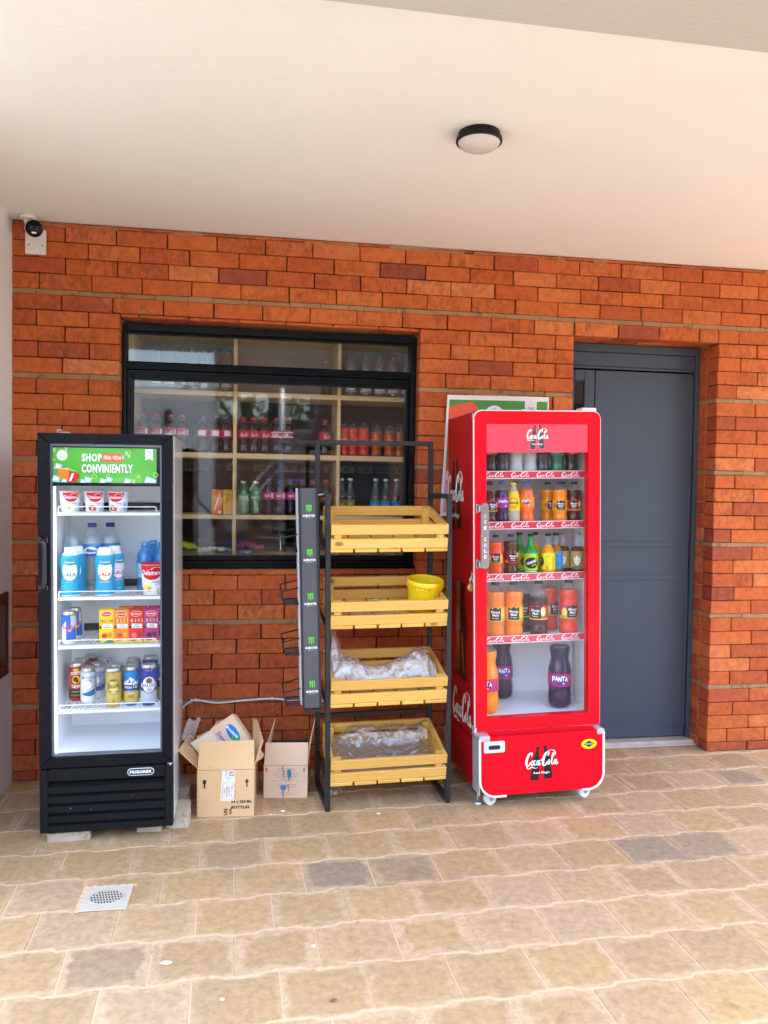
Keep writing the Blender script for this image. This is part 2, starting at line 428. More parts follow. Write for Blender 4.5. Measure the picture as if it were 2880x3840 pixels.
def brick(a, b, c, d, y0=0.0, y1=.1):
    if b - a < .012 or d - c < .012: return
    t = rb.random(); dark = rb.random()
    mb.cur = (min(1, max(0, rb.gauss(.60, .19))), dark, rb.random(), 1)
    g = .0022; jy = rb.uniform(-.0022, .0022)
    M = Matrix.Translation(((a + b) / 2, 0, (c + d) / 2)) @ Matrix.Rotation(rb.uniform(-.006, .006), 4, 'Z') @ Matrix.Rotation(rb.uniform(-.005, .005), 4, 'Y')
    h = (b - a) / 2; k = (d - c) / 2
    mb.box(-h + g * rb.uniform(.5, 1.7), h - g * rb.uniform(.5, 1.7), y0 + jy, y1, -k + g * rb.uniform(.4, 1.1), k - g * rb.uniform(.4, 1.1), BRICK, .0035, M)
    for q in mb.v[-24:]:
        nv = noise.noise_vector(q * 17); q.x += nv.x * .0020; q.z += nv.z * .0022; q.y += nv.y * .0012
for ci, (c, d, _) in enumerate(courses):
    off = (-.627 if ci % 2 else -.743) + rb.uniform(-.006, .006)
    x = off - .2315 * 4; row = []
    while x < WX1:
        e = x + .2315 + rb.uniform(-.003, .003)
        rects = [(max(x, WX0), min(e, WX1), c, d)]
        if rects[0][1] > rects[0][0]:
            for op in OPEN: rects = cut(rects, op)
            row += rects
        x = e
    keep = [list(q) for q in row if q[1] - q[0] >= .036]
    for q in row:                                 # thin slivers beside the openings join their neighbour
        if q[1] - q[0] < .036:
            for k_ in keep:
                if abs(k_[2] - q[2]) < 1e-4 and abs(k_[3] - q[3]) < 1e-4:
                    if abs(k_[1] - q[0]) < 1e-4: k_[1] = q[1]; break
                    if abs(k_[0] - q[1]) < 1e-4: k_[0] = q[0]; break
    for q in keep: brick(*q)
    # second leaf beside the door: the visible sides of the reveal
    if c < 2.2:
        brick(2.487, 2.60, c, min(d, 2.222), .1015, .225); brick(1.55, 1.668, c, min(d, 2.222), .1015, .225)
for k in range(4): brick(1.668 + k * .2047, 1.668 + (k + 1) * .2047, 2.222, 2.295, .1015, .225)
for k in range(6): brick(-.604 + k * .2415, -.604 + (k + 1) * .2415, 2.203, 2.219, .012, .1)
mb.cur = None
for zc in JZ:                                     # the wide mortar beds
    for (a, b) in ((WX0, -.606), (.847, 1.666), (2.489, WX1)) if zc < 2.2 and zc > 1 else (((WX0, 1.666), (2.489, WX1)) if zc < 1 else ((WX0, WX1),)):
        x = a
        while x < b - 1e-4:
            e = min(b, x + rb.uniform(.08, .22)); y = rb.uniform(.004, .011)
            mb.box(x, e, y, .1, zc - .0135 + rb.uniform(-.002, .002), zc + .0125 + rb.uniform(-.002, .002), MORTAR, .003); x = e
for zc in JZ[:5]: mb.box(2.4885, 2.60, .1005, .224, zc - .0135, zc + .0125, MORTAR, .003); mb.box(1.55, 1.6665, .1005, .224, zc - .0135, zc + .0125, MORTAR, .003)
x = WX0
while x < WX1:                                   # ragged mortar under the ceiling
    e = min(WX1, x + rb.uniform(.03, .16))
    if rb.random() < .75: mb.box(x, e, rb.uniform(-.001, .012), .1, 2.606, 2.632 - rb.choice((0, 0, .004, .009)), MORTAR, .003)
    x = e
for (a, b, c, d) in ((WX0 - .1, -.61, 0, 2.63), (.851, 1.66, 0, 2.63), (2.495, WX1, 0, 2.63), (-.61, .851, 0, .998), (-.61, .851, 2.21, 2.63), (1.66, 2.495, 2.23, 2.63)):
    mb.box(a, b - (.004 if b == WX1 else 0), .014, .0995, c, d, JOINT)
    mb.box(a, b, .1, .24, c, d, INNER) if not (abs(a - 1.66) < .01) else mb.box(a, b, .226, .3, c, d, INNER)
mb.box(-.6, .845, .006, .1, .985, 1.003, MORTAR, .003)
mb.build('masonry', wall)
mb = MB(); mb.box(-1.2, 2.7, 3.2, 3.3, 0, 2.63, INNER); mb.box(-1.3, -1.2, .24, 3.2, 0, 2.63, INNER); mb.box(2.6, 2.7, .3, 3.2, 0, 2.63, INNER)
mb.build('interior_wall', wall)

# ---- window
FRAME = pm('black_window_metal', (.006, .007, .009), .30, spec=.12, coat=.0, var=.2, vs=9, wear=((.10, .10, .11), 38, .70))
GLASS = clear('window_glass', (.94, .955, .955), .032, .9)
win = bpy.data.objects.new('window', None); COL.objects.link(win); win.parent = wall
mb = MB()
def fr(x0, x1, z0, z1, y0=.072, y1=.145, b=.003): mb.box(x0, x1, y0, y1, z0, z1, FRAME, b)
fr(-.604, -.585, 1.02, 2.19); fr(.814, .845, 1.02, 2.19); fr(-.585, .814, 2.156, 2.19); fr(-.585, .814, 1.02, 1.040)
fr(-.585, .814, 1.972, 2.006); fr(-.585, .814, 2.006, 2.012, .085, .135); fr(-.585, .814, 2.148, 2.156, .085, .135)
mb.box(-.61, .85, .05, .15, 1.006, 1.022, FRAME, .003)
for k in range(3): mb.box(-.585, .814, .068 - .004 * (k % 2), .072, 1.977 + k * .009, 1.982 + k * .009, FRAME, .0015)
mb.build('window_frame', win)
mb = MB()
fr(-.583, -.556, 1.042, 1.970, .080, .138); fr(.796, .812, 1.042, 1.970, .080, .138); fr(-.556, .796, 1.926, 1.970, .080, .138); fr(-.556, .796, 1.042, 1.066, .080, .138)
for k in range(3): mb.box(-.583, .812, .074, .080, 1.934 + k * .011, 1.940 + k * .011, FRAME, .0015)
for a in (-.578, .800): mb.box(a, a + .008, .074, .080, 1.042, 1.933, FRAME, .0015)
mb.build('window_sash', win)
mb = MB(); mb.box(-.556, .796, .112, .116, 1.066, 1.926, GLASS); mb.build('glass_pane', win)
mb = MB(); mb.box(-.585, .814, .108, .112, 2.012, 2.148, GLASS); mb.build('glass_pane', win)

# ---- steel door
DOOR = pm('slate_grey_paint', (.054, .069, .094), .45, spec=.3, var=.14, vs=3, bump=.05, bs=160, wear=((.17, .19, .21), 30, .715))
door = bpy.data.objects.new('metal_door', None); COL.objects.link(door); door.parent = wall
mb = MB()
mb.box(1.668, 1.71, .17, .225, 0, 2.222, DOOR, .002); mb.box(2.462, 2.487, .17, .225, 0.012, 2.222, DOOR, .002)
mb.box(1.71, 2.462, .17, .225, 2.178, 2.222, DOOR, .003); mb.box(1.71, 2.462, .178, .225, 2.10, 2.176, DOOR, .003); mb.box(1.71, 2.462, .172, .18, 2.086, 2.098, DOOR, .002)
mb.build('door_frame', door)
mb = MB()
mb.box(1.875, 2.458, .188, .222, .035, 2.080, DOOR, .003)
mb.box(1.885, 2.452, .1845, .190, 1.106, 1.138, DOOR, .002); mb.box(1.885, 2.452, .1845, .190, .920, .952, DOOR, .002)
mb.box(1.885, 2.452, .183, .190, .035, .085, DOOR, .003); mb.box(2.440, 2.458, .182, .189, .09, .918, DOOR, .002); mb.box(2.440, 2.458, .182, .189, 1.14, 2.05, DOOR, .002)
mb.build('door_leaf', door)
mb = MB()
mb.box(1.712, 1.755, .188, .222, .035, 2.080, DOOR, .003); mb.box(1.812, 1.871, .188, .222, .035, 2.080, DOOR, .003); mb.box(1.755, 1.812, .188, .222, 2.02, 2.08, DOOR, .003)
mb.box(1.755, 1.812, .188, .222, .035, 1.15, DOOR, .003)
mb.build('side_leaf', door)
mb = MB(); mb.box(1.755, 1.812, .200, .205, 1.15, 2.02, clear('dark_side_glass', (.25, .27, .28), .06, .8)); mb.build('glass_pane', door)
SILL = pm('cement_sill', (.47, .40, .33), .9, spec=.2, var=.3, vs=18, bump=.5, bs=80)
mb = MB(); mb.box(1.668, 2.487, .120, .3, .001, .028, SILL, .006); mb.box(1.668, 2.487, .105, .12, .001, .012, SILL, .004); mb.build('door_sill', door)

# ---- ceiling with its edge beam
def plaster(name, col, s1, amt, bump, stretch=None):
    m, n, o = _mat(name)
    f = _noise(n, 1.3, 5, .6); g = _noise(n, 28, 6, .65, mapscale=stretch, dist=.6)
    c = _mix(n, 'MIX', f, [v * (1 - amt) for v in col], [min(.95, v * (1 + amt)) for v in col])
    sp = _ramp(n, _noise(n, 55, 5, .7, mapscale=(1, 2.6, 1)), [(.66, 0.0), (.73, 1.0)])
    c = _mix(n, 'MIX', _math(n, 'MULTIPLY', sp, .25), c, [min(.95, v * 1.12) for v in col])
    _bsdf(n, o, c, .85, spec=.2, bump=g, bstr=bump, bdist=.004); return m
CEIL = plaster('warm_white_ceiling_plaster', (.80, .79, .74), 1, .06, .30, (1, 3, 1))
BEAM = plaster('rough_beam_render', (.50, .47, .42), 1, .06, .55, (.6, 6, 1))
ceil = thing('porch_ceiling', 'smooth cream plastered ceiling over the whole porch', 'ceiling', (0, 0, 2.63))
mb = MB((0, 0, 2.63)); mb.box(-1.4, 3.9, -2.64, 4.2, 2.63, 2.75, CEIL); mb.build('ceiling_slab', ceil)
mb = MB((0, 0, 2.63)); mb.box(-1.4, 3.9, -2.62, -2.155, 2.5, 2.629, BEAM, .006); mb.build('edge_beam', ceil)

# ---- left plaster wall with a timber window
PLAST = plaster('grey_white_wall_plaster', (.74, .725, .71), 1, .07, .4, (9, 9, .8))
pw = thing('plaster_wall', 'grey white plastered side wall meeting the brickwork under the camera', 'wall', (-1.09, 0, 0))
mb = MB((-1.09, 0, 0))
mb.box(-1.3, -1.085, -.065, .1, 0, 2.63, PLAST); mb.box(-1.3, -1.085, -1.15, -.80, 0, 2.63, PLAST)
mb.box(-1.3, -1.085, -.80, -.065, 0, .530, PLAST); mb.box(-1.3, -1.085, -.80, -.065, .915, 2.63, PLAST)
mb.build('plaster_face', pw)
BROWN = pm('dark_stained_timber', (.07, .022, .012), .4, coat=.3, var=.35, vs=12, stretch=(8, 8, 1))
mb = MB((-1.09, 0, 0))
mb.box(-1.12, -1.079, -.112, -.066, .532, .913, BROWN, .004); mb.box(-1.12, -1.079, -.798, -.76, .532, .913, BROWN, .004)
mb.box(-1.12, -1.081, -.76, -.112, .532, .585, BROWN, .004); mb.box(-1.12, -1.081, -.76, -.112, .862, .913, BROWN, .004)
tw = mb.build('timber_window', pw)
mb = MB((-1.09, 0, 0)); mb.box(-1.112, -1.107, -.76, -.112, .585, .862, clear('small_window_glass', (.35, .3, .28), .12, .8)); mb.build('glass_pane', tw)

# ---- paving
def paver_mat():
    m, n, o = _mat('sandy_concrete_paver')
    at = n.nodes.new('ShaderNodeAttribute'); at.attribute_name = 'tint'
    sep = n.nodes.new('ShaderNodeSeparateColor'); n.links.new(at.outputs['Color'], sep.inputs[0])
    base = _ramp(n, sep.outputs[0], [(0, (.30, .212, .138)), (.22, (.42, .268, .130)), (.7, (.485, .301, .132)), (1, (.475, .310, .172))])
    uv = n.nodes.new('ShaderNodeUVMap'); uv.uv_map = 'UVMap'; sx = n.nodes.new('ShaderNodeSeparateXYZ'); n.links.new(uv.outputs[0], sx.inputs[0])
    ed = _math(n, 'MAXIMUM', _math(n, 'ABSOLUTE', _math(n, 'SUBTRACT', sx.outputs[0], .5)), _math(n, 'ABSOLUTE', _math(n, 'SUBTRACT', sx.outputs[1], .5)))
    e2 = _math(n, 'ADD', _math(n, 'ADD', ed, _math(n, 'MULTIPLY', _math(n, 'SUBTRACT', _noise(n, 9, 6, .7), .5), .42)), _math(n, 'MULTIPLY', sep.outputs[1], .10))
    dust = _ramp(n, e2, [(.415, 0.0), (.47, 1.0)])
    c = _mix(n, 'MIX', _math(n, 'MULTIPLY', dust, _math(n, 'ADD', .40, _math(n, 'MULTIPLY', sep.outputs[2], .55))), base, (.565, .370, .212))
    gr = _ramp(n, _noise(n, 3.2, 5, .65), [(.48, 0.0), (.70, 1.0)])
    c = _mix(n, 'MIX', _math(n, 'MULTIPLY', gr, .4), c, (.37, .262, .165))
    mo = _noise(n, 34, 7, .72)
    c = _mix(n, 'MULTIPLY', .8, c, _ramp(n, mo, [(.28, .60), (.62, 1.10)]))
    st = _ramp(n, _noise(n, 46, 3, .5, dist=.4), [(.735, 0.0), (.76, 1.0)])
    c = _mix(n, 'MIX', _math(n, 'MULTIPLY', st, .55), c, (.14, .085, .05))
    big = _ramp(n, _noise(n, 5.5, 4, .6, dist=.8), [(.62, 0.0), (.70, 1.0)])
    c = _mix(n, 'MIX', _math(n, 'MULTIPLY', big, .38), c, (.17, .11, .065))
    fl = _ramp(n, _noise(n, 90, 2, .5), [(.79, 0.0), (.81, 1.0)])
    c = _mix(n, 'MIX', fl, c, (.72, .62, .46))
    _bsdf(n, o, c, .8, spec=.2, bump=_math(n, 'ADD', mo, _noise(n, 260, 3)), bstr=.3, bdist=.002); return m
PAVER = paver_mat()
GROUT = pm('pale_sand_grout', (.60, .42, .235), .95, spec=.1, var=.22, vs=26, bump=.5, bs=180, wear=((.40, .27, .17), 7, .60))
mb = MB()
PW, PD, AMP = .2495, .2225, .0075
rot = Matrix.Rotation(R(1.6), 3, 'Z')
rp = random.Random(11)
def wave(u):
    t = (u / PW) % 1.0
    if t < .08: return -AMP + 2 * AMP * t / .08
    if t < .52: return AMP
    if t < .62: return AMP - 2 * AMP * (t - .52) / .10
    return -AMP
WV = [0, .08, .52, .62]
for k in range(-18, 7):
    yb = -.992 + PD * k
    off = .0585 + (PW / 2 if k % 2 else 0) - PW * 6
    for i in range(24):
        xa = off + i * PW; xb = xa + PW; g = rp.uniform(.0022, .0046); gs = rp.uniform(.0008, .0022)
        xs = [xa + gs] + sorted([u for u in [math.floor(xa / PW + q) * PW + w_ * PW for q in (0, 1, 2) for w_ in WV] if xa + gs + .001 < u < xb - gs - .001]) + [xb - gs]
        lo = [(u, yb + wave(u) + g) for u in xs]; hi = [(u, yb + PD + wave(u) - g) for u in reversed(xs)]
        ring = lo + hi; cx, cyy = xa + PW / 2, yb + PD / 2
        c3 = rot @ Vector((cx, cyy, 0))
        if c3.x < -1.3 or c3.x > 4.4 or c3.y > .34 or c3.y < -2.75: continue
        if c3.y > .0 and not (1.5 < c3.x < 2.7): continue
        mb.cur = (rp.random(), rp.random(), rp.random() ** 1.4, 1)
        h = rp.uniform(-.001, .001); tx, ty = rp.uniform(-.004, .004), rp.uniform(-.004, .004)
        zz = lambda p: h + (p[0] - cx) * tx + (p[1] - cyy) * ty
        ins = [(cx + (u - cx) * .972, cyy + (v - cyy) * .968) for u, v in ring]
        vs = [rot @ Vector((u, v, zz((u, v)) - .0035)) for u, v in ring] + [rot @ Vector((u, v, zz((u, v)))) for u, v in ins]
        n_ = len(ring); uvf = lambda p: ((p[0] - xa) / PW, (p[1] - yb) / PD)
        fs = [tuple(range(n_, 2 * n_))] + [(a, (a + 1) % n_, (a + 1) % n_ + n_, a + n_) for a in range(n_)]
        U_in = [uvf(p) for p in ins]; U_o = [uvf(p) for p in ring]
        mb.add(vs, fs, PAVER, False, None, [U_in] + [[U_o[a], U_o[(a + 1) % n_], U_in[(a + 1) % n_], U_in[a]] for a in range(n_)])
mb.cur = None
mb.add([(-1.4, -2.8, -.0022), (4.6, -2.8, -.0022), (4.6, .35, -.0022), (-1.4, .35, -.0022)], [(0, 1, 2, 3)], GROUT)
pv = mb.build('paving'); pv['kind'] = 'structure'
YARD = pm('yard_concrete', (.16, .155, .14), .9, spec=.2, var=.2, vs=3, bump=.3, bs=30)
mb = MB(); mb.add([(-60, -80, -.012), (60, -80, -.012), (60, 60, -.012), (-60, 60, -.012)], [(0, 1, 2, 3)], YARD)
gd = mb.build('ground'); gd['kind'] = 'structure'

# ---------------------------------------------------------------- across the yard: what the glass mirrors
FARB = pm('far_brick', (.20, .105, .075), .9, spec=.2, var=.35, vs=7, stretch=(4, 4, 14))
WHITE = pm('lime_wash', (.66, .64, .60), .9, spec=.2, var=.1, vs=2)
DARKS = pm('dark_metal', (.02, .02, .022), .5, metal=.3)
ob = thing('far_building', 'brick building with an open upper gallery across the yard', 'building', (2.4, -10, 0))
mb = MB((2.4, -10, 0)); mb.box(-.55, 7.5, -10.4, -10, 0, 2.55, FARB); mb.build('brick_facade', ob)
mb = MB((2.4, -10, 0)); mb.box(-.6, 7.6, -10.3, -9.9, 3.02, 3.70, FARB); mb.build('upper_slab', ob)
mb = MB((2.4, -10, 0)); mb.box(.34, .52, -10.2, -10.02, 2.551, 3.019, DARKS); mb.build('gallery_post', ob)
mb = MB((2.4, -10, 0)); mb.box(1.07, 7.4, -10.3, -10.1, 2.551, 3.019, FARB); mb.build('gallery_wall', ob)
mb = MB((2.4, -10, 0)); mb.box(1.6, 2.5, -10, -9.97, .02, 2.1, DARKS); mb.build('door', ob)
pb = thing('pale_building', 'pale plastered house across the yard', 'building', (-2.2, -9, 0))
mb = MB((-2.2, -9, 0)); mb.box(-4.2, -.57, -12, -9, 0, 2.93, WHITE); mb.build('wall', pb)
mb = MB((-2.2, -9, 0)); mb.box(-1.32, -1.22, -8.999, -8.9, 2.35, 2.58, DARKS, .01); mb.build('wall_lamp', pb)
st = thing('yard_staircase', 'dark staircase climbing along the pale house', 'stairs', (-1.4, -7.8, 0))
mb = MB((-1.4, -7.8, 0))
for k in range(11): mb.box(-2.6 + k * .2, -2.4 + k * .2, -8.6, -7.7, 0 if k > 8 else 1.9 - k * .2 - .35, 2.1 - k * .2, DARKS)
mb.build('flight', st)
mb = MB((-1.4, -7.8, 0)); mb.tube([(-2.6, -7.7, 3.0), (-.5, -7.7, .95)], .02, DARKS); mb.build('handrail', st)
sp = thing('spiral_stair', 'grey spiral stair with curved rails across the yard', 'stairs', (.55, -9.2, 0))
GREYM = pm('grey_rail', (.45, .45, .46), .4, metal=.5)
mb = MB((.55, -9.2, 0))
for j, rr in enumerate((.55, .60)):
    mb.tube([(.55 + rr * math.cos(R(200 + a * 11)), -9.2 + rr * math.sin(R(200 + a * 11)), 1.0 + a * .11 + j * .2) for a in range(20)], .018, GREYM)
for k in range(5): mb.tube([(.72 + k * .06, -9.3, 2.3), (.72 + k * .06, -9.3, 3.04)], .012, DARKS)
mb.build('rail', sp)
mb = MB((.55, -9.2, 0)); mb.cyl((.55, -9.2, 0), (.55, -9.2, 3), .05, GREYM)
for k in range(14):
    a = R(200 + k * 16); mb.bar((.55, -9.2, .2 + k * .16), (.55 + .55 * math.cos(a), -9.2 + .55 * math.sin(a), .2 + k * .16), .2, .03, GREYM)
mb.build('tread', sp)
LEAF = pm('sunlit_leaf', (.13, .17, .02), .6, var=.5, vs=2)
BARK = pm('bark', (.12, .08, .05), .9, var=.3)
tr = thing('yard_tree', 'leafy tree behind the far building', 'tree', (-.1, -14, 0))
mb = MB((-.1, -14, 0)); mb.tube(crom([(-.1, -14, 0), (-.05, -14, 1.5), (.05, -14.1, 2.6), (-.1, -14, 3.3)], 4), .12, BARK, 8)
for q in ((-1, .4), (.9, .2), (-.3, -.8)): mb.tube([(0, -14, 2.3), (q[0] * .6, -14 + q[1] * .5, 3.2), (q[0], -14 + q[1], 3.8)], .05, BARK, 6)
mb.build('trunk', tr)
mb = MB((-.1, -14, 0)); rl = random.Random(5)
cl = [Vector((rl.uniform(-1.3, 1.1), -14 + rl.uniform(-1, 1), rl.uniform(2.5, 3.5))) for _ in range(12)]
for i in range(900):
    c = rl.choice(cl) + Vector((rl.gauss(0, .25), rl.gauss(0, .25), rl.gauss(0, .2))); s_ = rl.uniform(.04, .09)
    q = Quaternion((rl.random() - .5, rl.random() - .5, rl.random() - .5, rl.random() - .5)).normalized().to_matrix()
    mb.add([c + q @ Vector(p) * s_ for p in ((-1, -.5, 0), (0, -.6, .1), (1, 0, 0), (0, .6, .1), (-1, .5, 0))], [(0, 1, 2, 3, 4)], LEAF)
mb.build('crown', tr)

# ================================================================ DRINKS AND PACKETS (shared shapes)
PET = clear('clear_bottle_plastic', (.90, .93, .94), .03, .6, (.75, .8, .82), .07, .04, 3.5)
WATER = clear('water_in_bottle', (.80, .88, .90), .07, .8, (.62, .74, .80), .22, .05, 2.5, .25, 70)
def liq(s, k=1.0, rough=.10): return pm('drink_' + s, tuple(min(.85, c * k) for c in hx(s)), rough - .02, spec=.22, coat=.35, var=.10, vs=30)
def plastic(s, rough=.4): return pm('plastic_' + s, hx(s), rough, var=.06, vs=30)
def profile(h, r, pts): return [(r * a, h * b) for a, b in pts]
SODA = [(.55, 0), (.86, .004), (.98, .03), (1, .08), (.95, .16), (.88, .24), (.92, .30), (.99, .36), (1, .40), (1, .58), (.99, .62), (.93, .70), (.78, .79), (.56, .86), (.40, .91), (.37, .935)]
JUICE = [(.6, 0), (.92, .004), (1, .03), (1, .10), (.93, .16), (.90, .20), (.98, .25), (1, .27), (1, .52), (.98, .54), (.92, .60), (.95, .66), (.99, .71), (.95, .78), (.76, .85), (.50, .90), (.40, .93)]
LONGN = [(.6, 0), (.93, .004), (1, .03), (1, .42), (.97, .50), (.82, .58), (.56, .66), (.42, .76), (.37, .88), (.37, .935)]
BIGPET = [(.5, 0), (.62, .0), (.86, .022), (1, .06), (1, .20), (.97, .215), (.97, .29), (1, .30), (1, .50), (.95, .555), (.84, .62), (.76, .675), (.77, .71), (.83, .77), (.87, .82), (.84, .855), (.62, .895), (.40, .925), (.30, .95), (.28, .96)]
WATERB = [(.55, 0), (.8, .003), (.95, .03), (.97, .10), (.88, .18), (.86, .24), (.97, .32), (1, .36), (1, .58), (.97, .64), (.86, .74), (.58, .84), (.36, .91), (.33, .95)]
SPORT = [(.6, 0), (.93, .004), (1, .03), (.99, .12), (.92, .2), (.95, .28), (1, .38), (1, .6), (.95, .66), (.97, .70), (.86, .76), (.62, .84), (.44, .9), (.42, .93)]
MILKB = [(.6, 0), (.93, .004), (1, .03), (1, .16), (.92, .30), (.86, .40), (.90, .50), (.98, .60), (1, .70), (.95, .80), (.78, .87), (.62, .90)]
_KIND = {}
def radf(prof):
    def f(z):
        for (r0, z0), (r1, z1) in zip(prof, prof[1:]):
            if z0 <= z <= z1 and z1 > z0: return r0 + (r1 - r0) * (z - z0) / (z1 - z0)
        return prof[-1][0]
    return f
def petals(mb, r, h, m): pass
def bottle(key, h, r, shape, fill, level, capc, label=None, ops=(), n=22, cap_h=.065, cap_r=.43, clearm=None, cap_at=None, sleeve=None):
    """body with drink, cap and printed label; ops in metres, v from the base"""
    prof = profile(h, r, shape)
    # a ring exactly at the drink's level and at the label's edges
    rf = radf(prof)
    for zc in [level * h] + ([label[0] * h, label[1] * h] if label else []):
        if all(abs(zc - q) > 1e-4 for _, q in prof) and prof[0][1] < zc < prof[-1][1]:
            prof = sorted(prof + [(rf(zc), zc)], key=lambda q: q[1])
    rf = radf(prof); cm = clearm or PET
    parts = []
    mb = MB(); mb.lathe(prof, (lambda z_: fill if z_ < level * h else cm) if fill else cm, n)
    parts.append(('body', mb))
    if capc:
        mb = MB(); z0 = prof[-1][1] - .004; c = plastic(capc)
        zt = z0 + cap_h * h
        mb.lathe([(r * cap_r * .97, z0), (r * cap_r, z0 + .002), (r * cap_r, zt - .0025), (r * cap_r * .9, zt)], c, 18)
        for i in range(18):
            a = 2 * math.pi * i / 18; mb.box(-.0006, .0006, -r * cap_r - .0005, -r * cap_r + .001, z0 + .003, zt - .003, c, 0, Matrix.Rotation(a, 4, 'Z'))
        parts.append(('cap', mb))
    if label:
        mb = MB(); a, b, col = label[:3]
        zs = [a * h] + [q for _, q in prof if a * h < q < b * h] + [b * h]
        mb.lathe([(rf(q) + .0005, q) for q in zs], H(col) if isinstance(col, str) else col, n + 6, cap=False)
        paint(mb, ops, wrap(rf), .0009, .0002)
        parts.append(('label', mb))
    _KIND[key] = [[nm, q, None] for nm, q in parts]
def kind(key, parts): _KIND[key] = [[nm, q, None] for nm, q in parts]
def spawn(key, name, label, cat, M, group=None, skip=()):
    e = bpy.data.objects.new(name, None); COL.objects.link(e); e.empty_display_size = .03
    e.matrix_world = M; tag(e, label, cat, group)
    for rec in _KIND[key]:
        if rec[2] is None:
            o = rec[1].build(rec[0]); rec[2] = o.data; o.parent = e
        else:
            o = bpy.data.objects.new(rec[0], rec[2]); COL.objects.link(o); o.parent = e
    return e
def can(key, h, r, ops, base, top='c8ccd0', metal=.75):
    m = base if not isinstance(base, str) else pm('can_' + base, hx(base), .30, metal=.35, spec=.3, var=.05, vs=30)
    al = pm('bare_aluminium', (.72, .73, .74), .28, metal=.9, var=.05)
    mb = MB(); mb.lathe([(r * .78, 0), (r * .82, .002), (r * .98, .010), (r, .016), (r, h - .016)], m, 24)
    paint(mb, ops, wrap(lambda v: r), .0005, .0002)
    m2 = MB(); m2.lathe([(r * .99, h - .016), (r * .86, h - .004), (r * .86, h - .001), (r * .90, h), (r * .86, h - .0005), (r * .80, h - .004), (0.0001, h - .0045)], al, 24)
    m2.box(-.006, .006, -.012, .004, h - .0040, h - .0028, al, .0005)
    m2.box(-.0, .0, 0, 0, 0, 0, al) if False else None
    kind(key, [('body', mb), ('lid', m2)])
def carton(key, w_, d, h, col, ops):
    mb = MB(); mb.box(-w_ / 2, w_ / 2, -d / 2, d / 2, 0, h, H(col), .0012)
    paint(mb, ops, flat((0, -d / 2, 0), (1, 0, 0), (0, 0, 1)), .0004, .0002)
    m2 = MB(); m2.box(-w_ / 2 + .002, w_ / 2 - .002, -.0015, .004, h, h + .0028, H(col, .8), .0006); m2.box(-w_ / 2, -w_ / 2 + .012, -d / 2 + .004, d / 2 - .004, h, h + .0014, H(col, .85), .0005)
    kind(key, [('body', mb), ('top_seal', m2)])

# ---- kinds in the black fridge
def cup(key, h, r0, r1, fruit, lid=None, u_off=0):
    prof = [(r0 * .9, 0), (r0, .003), (r1, h - .004)]; rf = radf(prof)
    W_ = plastic('eef0f0', .35); mb = MB(); mb.lathe(prof, W_, 26)
    S = h / .083
    red = 'd3122e'
    ops = [('area', -.034 * S, .034 * S, lambda u: h - .005 * S - .038 * S * math.sqrt(max(0, 1 - (u / (.0345 * S)) ** 2)), h - .005 * S, red),
           ('txt', 'Delamere', 0, h * .71, .050 * S, .013 * S, 'ffffff', 0, .02), ('line', [(-.002 * S, h * .80), (.008 * S, h * .88), (.022 * S, h * .86), (.028 * S, h * .76)], .0022 * S, 'ffffff'),
           ('txt', 'YOGHURT', .012 * S, h * .42, .024 * S, .0055 * S, '4a5a6a'), ('txt', 'with fruit', .014 * S, h * .345, .018 * S, .003 * S, '9a6a70'),
           ('rect', .028 * S, .046 * S, .004, h * .45, '8cc8e4'), ('ring', .020 * S, h * .12, .006 * S, .006 * S, .0016 * S, '7db04a')]
    if fruit == 'vanilla': ops += [('ell', -.012 * S, h * .26, .013 * S, .008 * S, 'f0df8a'), ('ell', -.006 * S, h * .22, .006 * S, .006 * S, 'd8b83a'), ('line', [(-.030 * S, h * .27), (-.018 * S, h * .15), (-.002 * S, h * .12)], .002 * S, '33251c')]
    else: ops += [('ell', -.012 * S, h * .20, .013 * S, .011 * S, 'b8152c'), ('ell', -.003 * S, h * .14, .008 * S, .007 * S, 'd43a48'), ('ell', -.010 * S, h * .17, .005 * S, .005 * S, 'f0c0b8')]
    paint(mb, ops, wrap(rf), .0005, .0002)
    m2 = MB(); r = r1 + .0022
    m2.lathe([(r1, h - .006), (r, h - .005), (r, h - .001), (r - .003, h), (.0001, h + .0002)], plastic('c01428') if lid else plastic('d6d8da', .3), 26)
    kind(key, [('pot', mb), ('lid', m2)])
cup('cup_vanilla', .084, .0335, .0405, 'vanilla'); cup('cup_berry', .084, .0335, .0405, 'berry'); cup('cup_big', .131, .0385, .0465, 'vanilla', True)
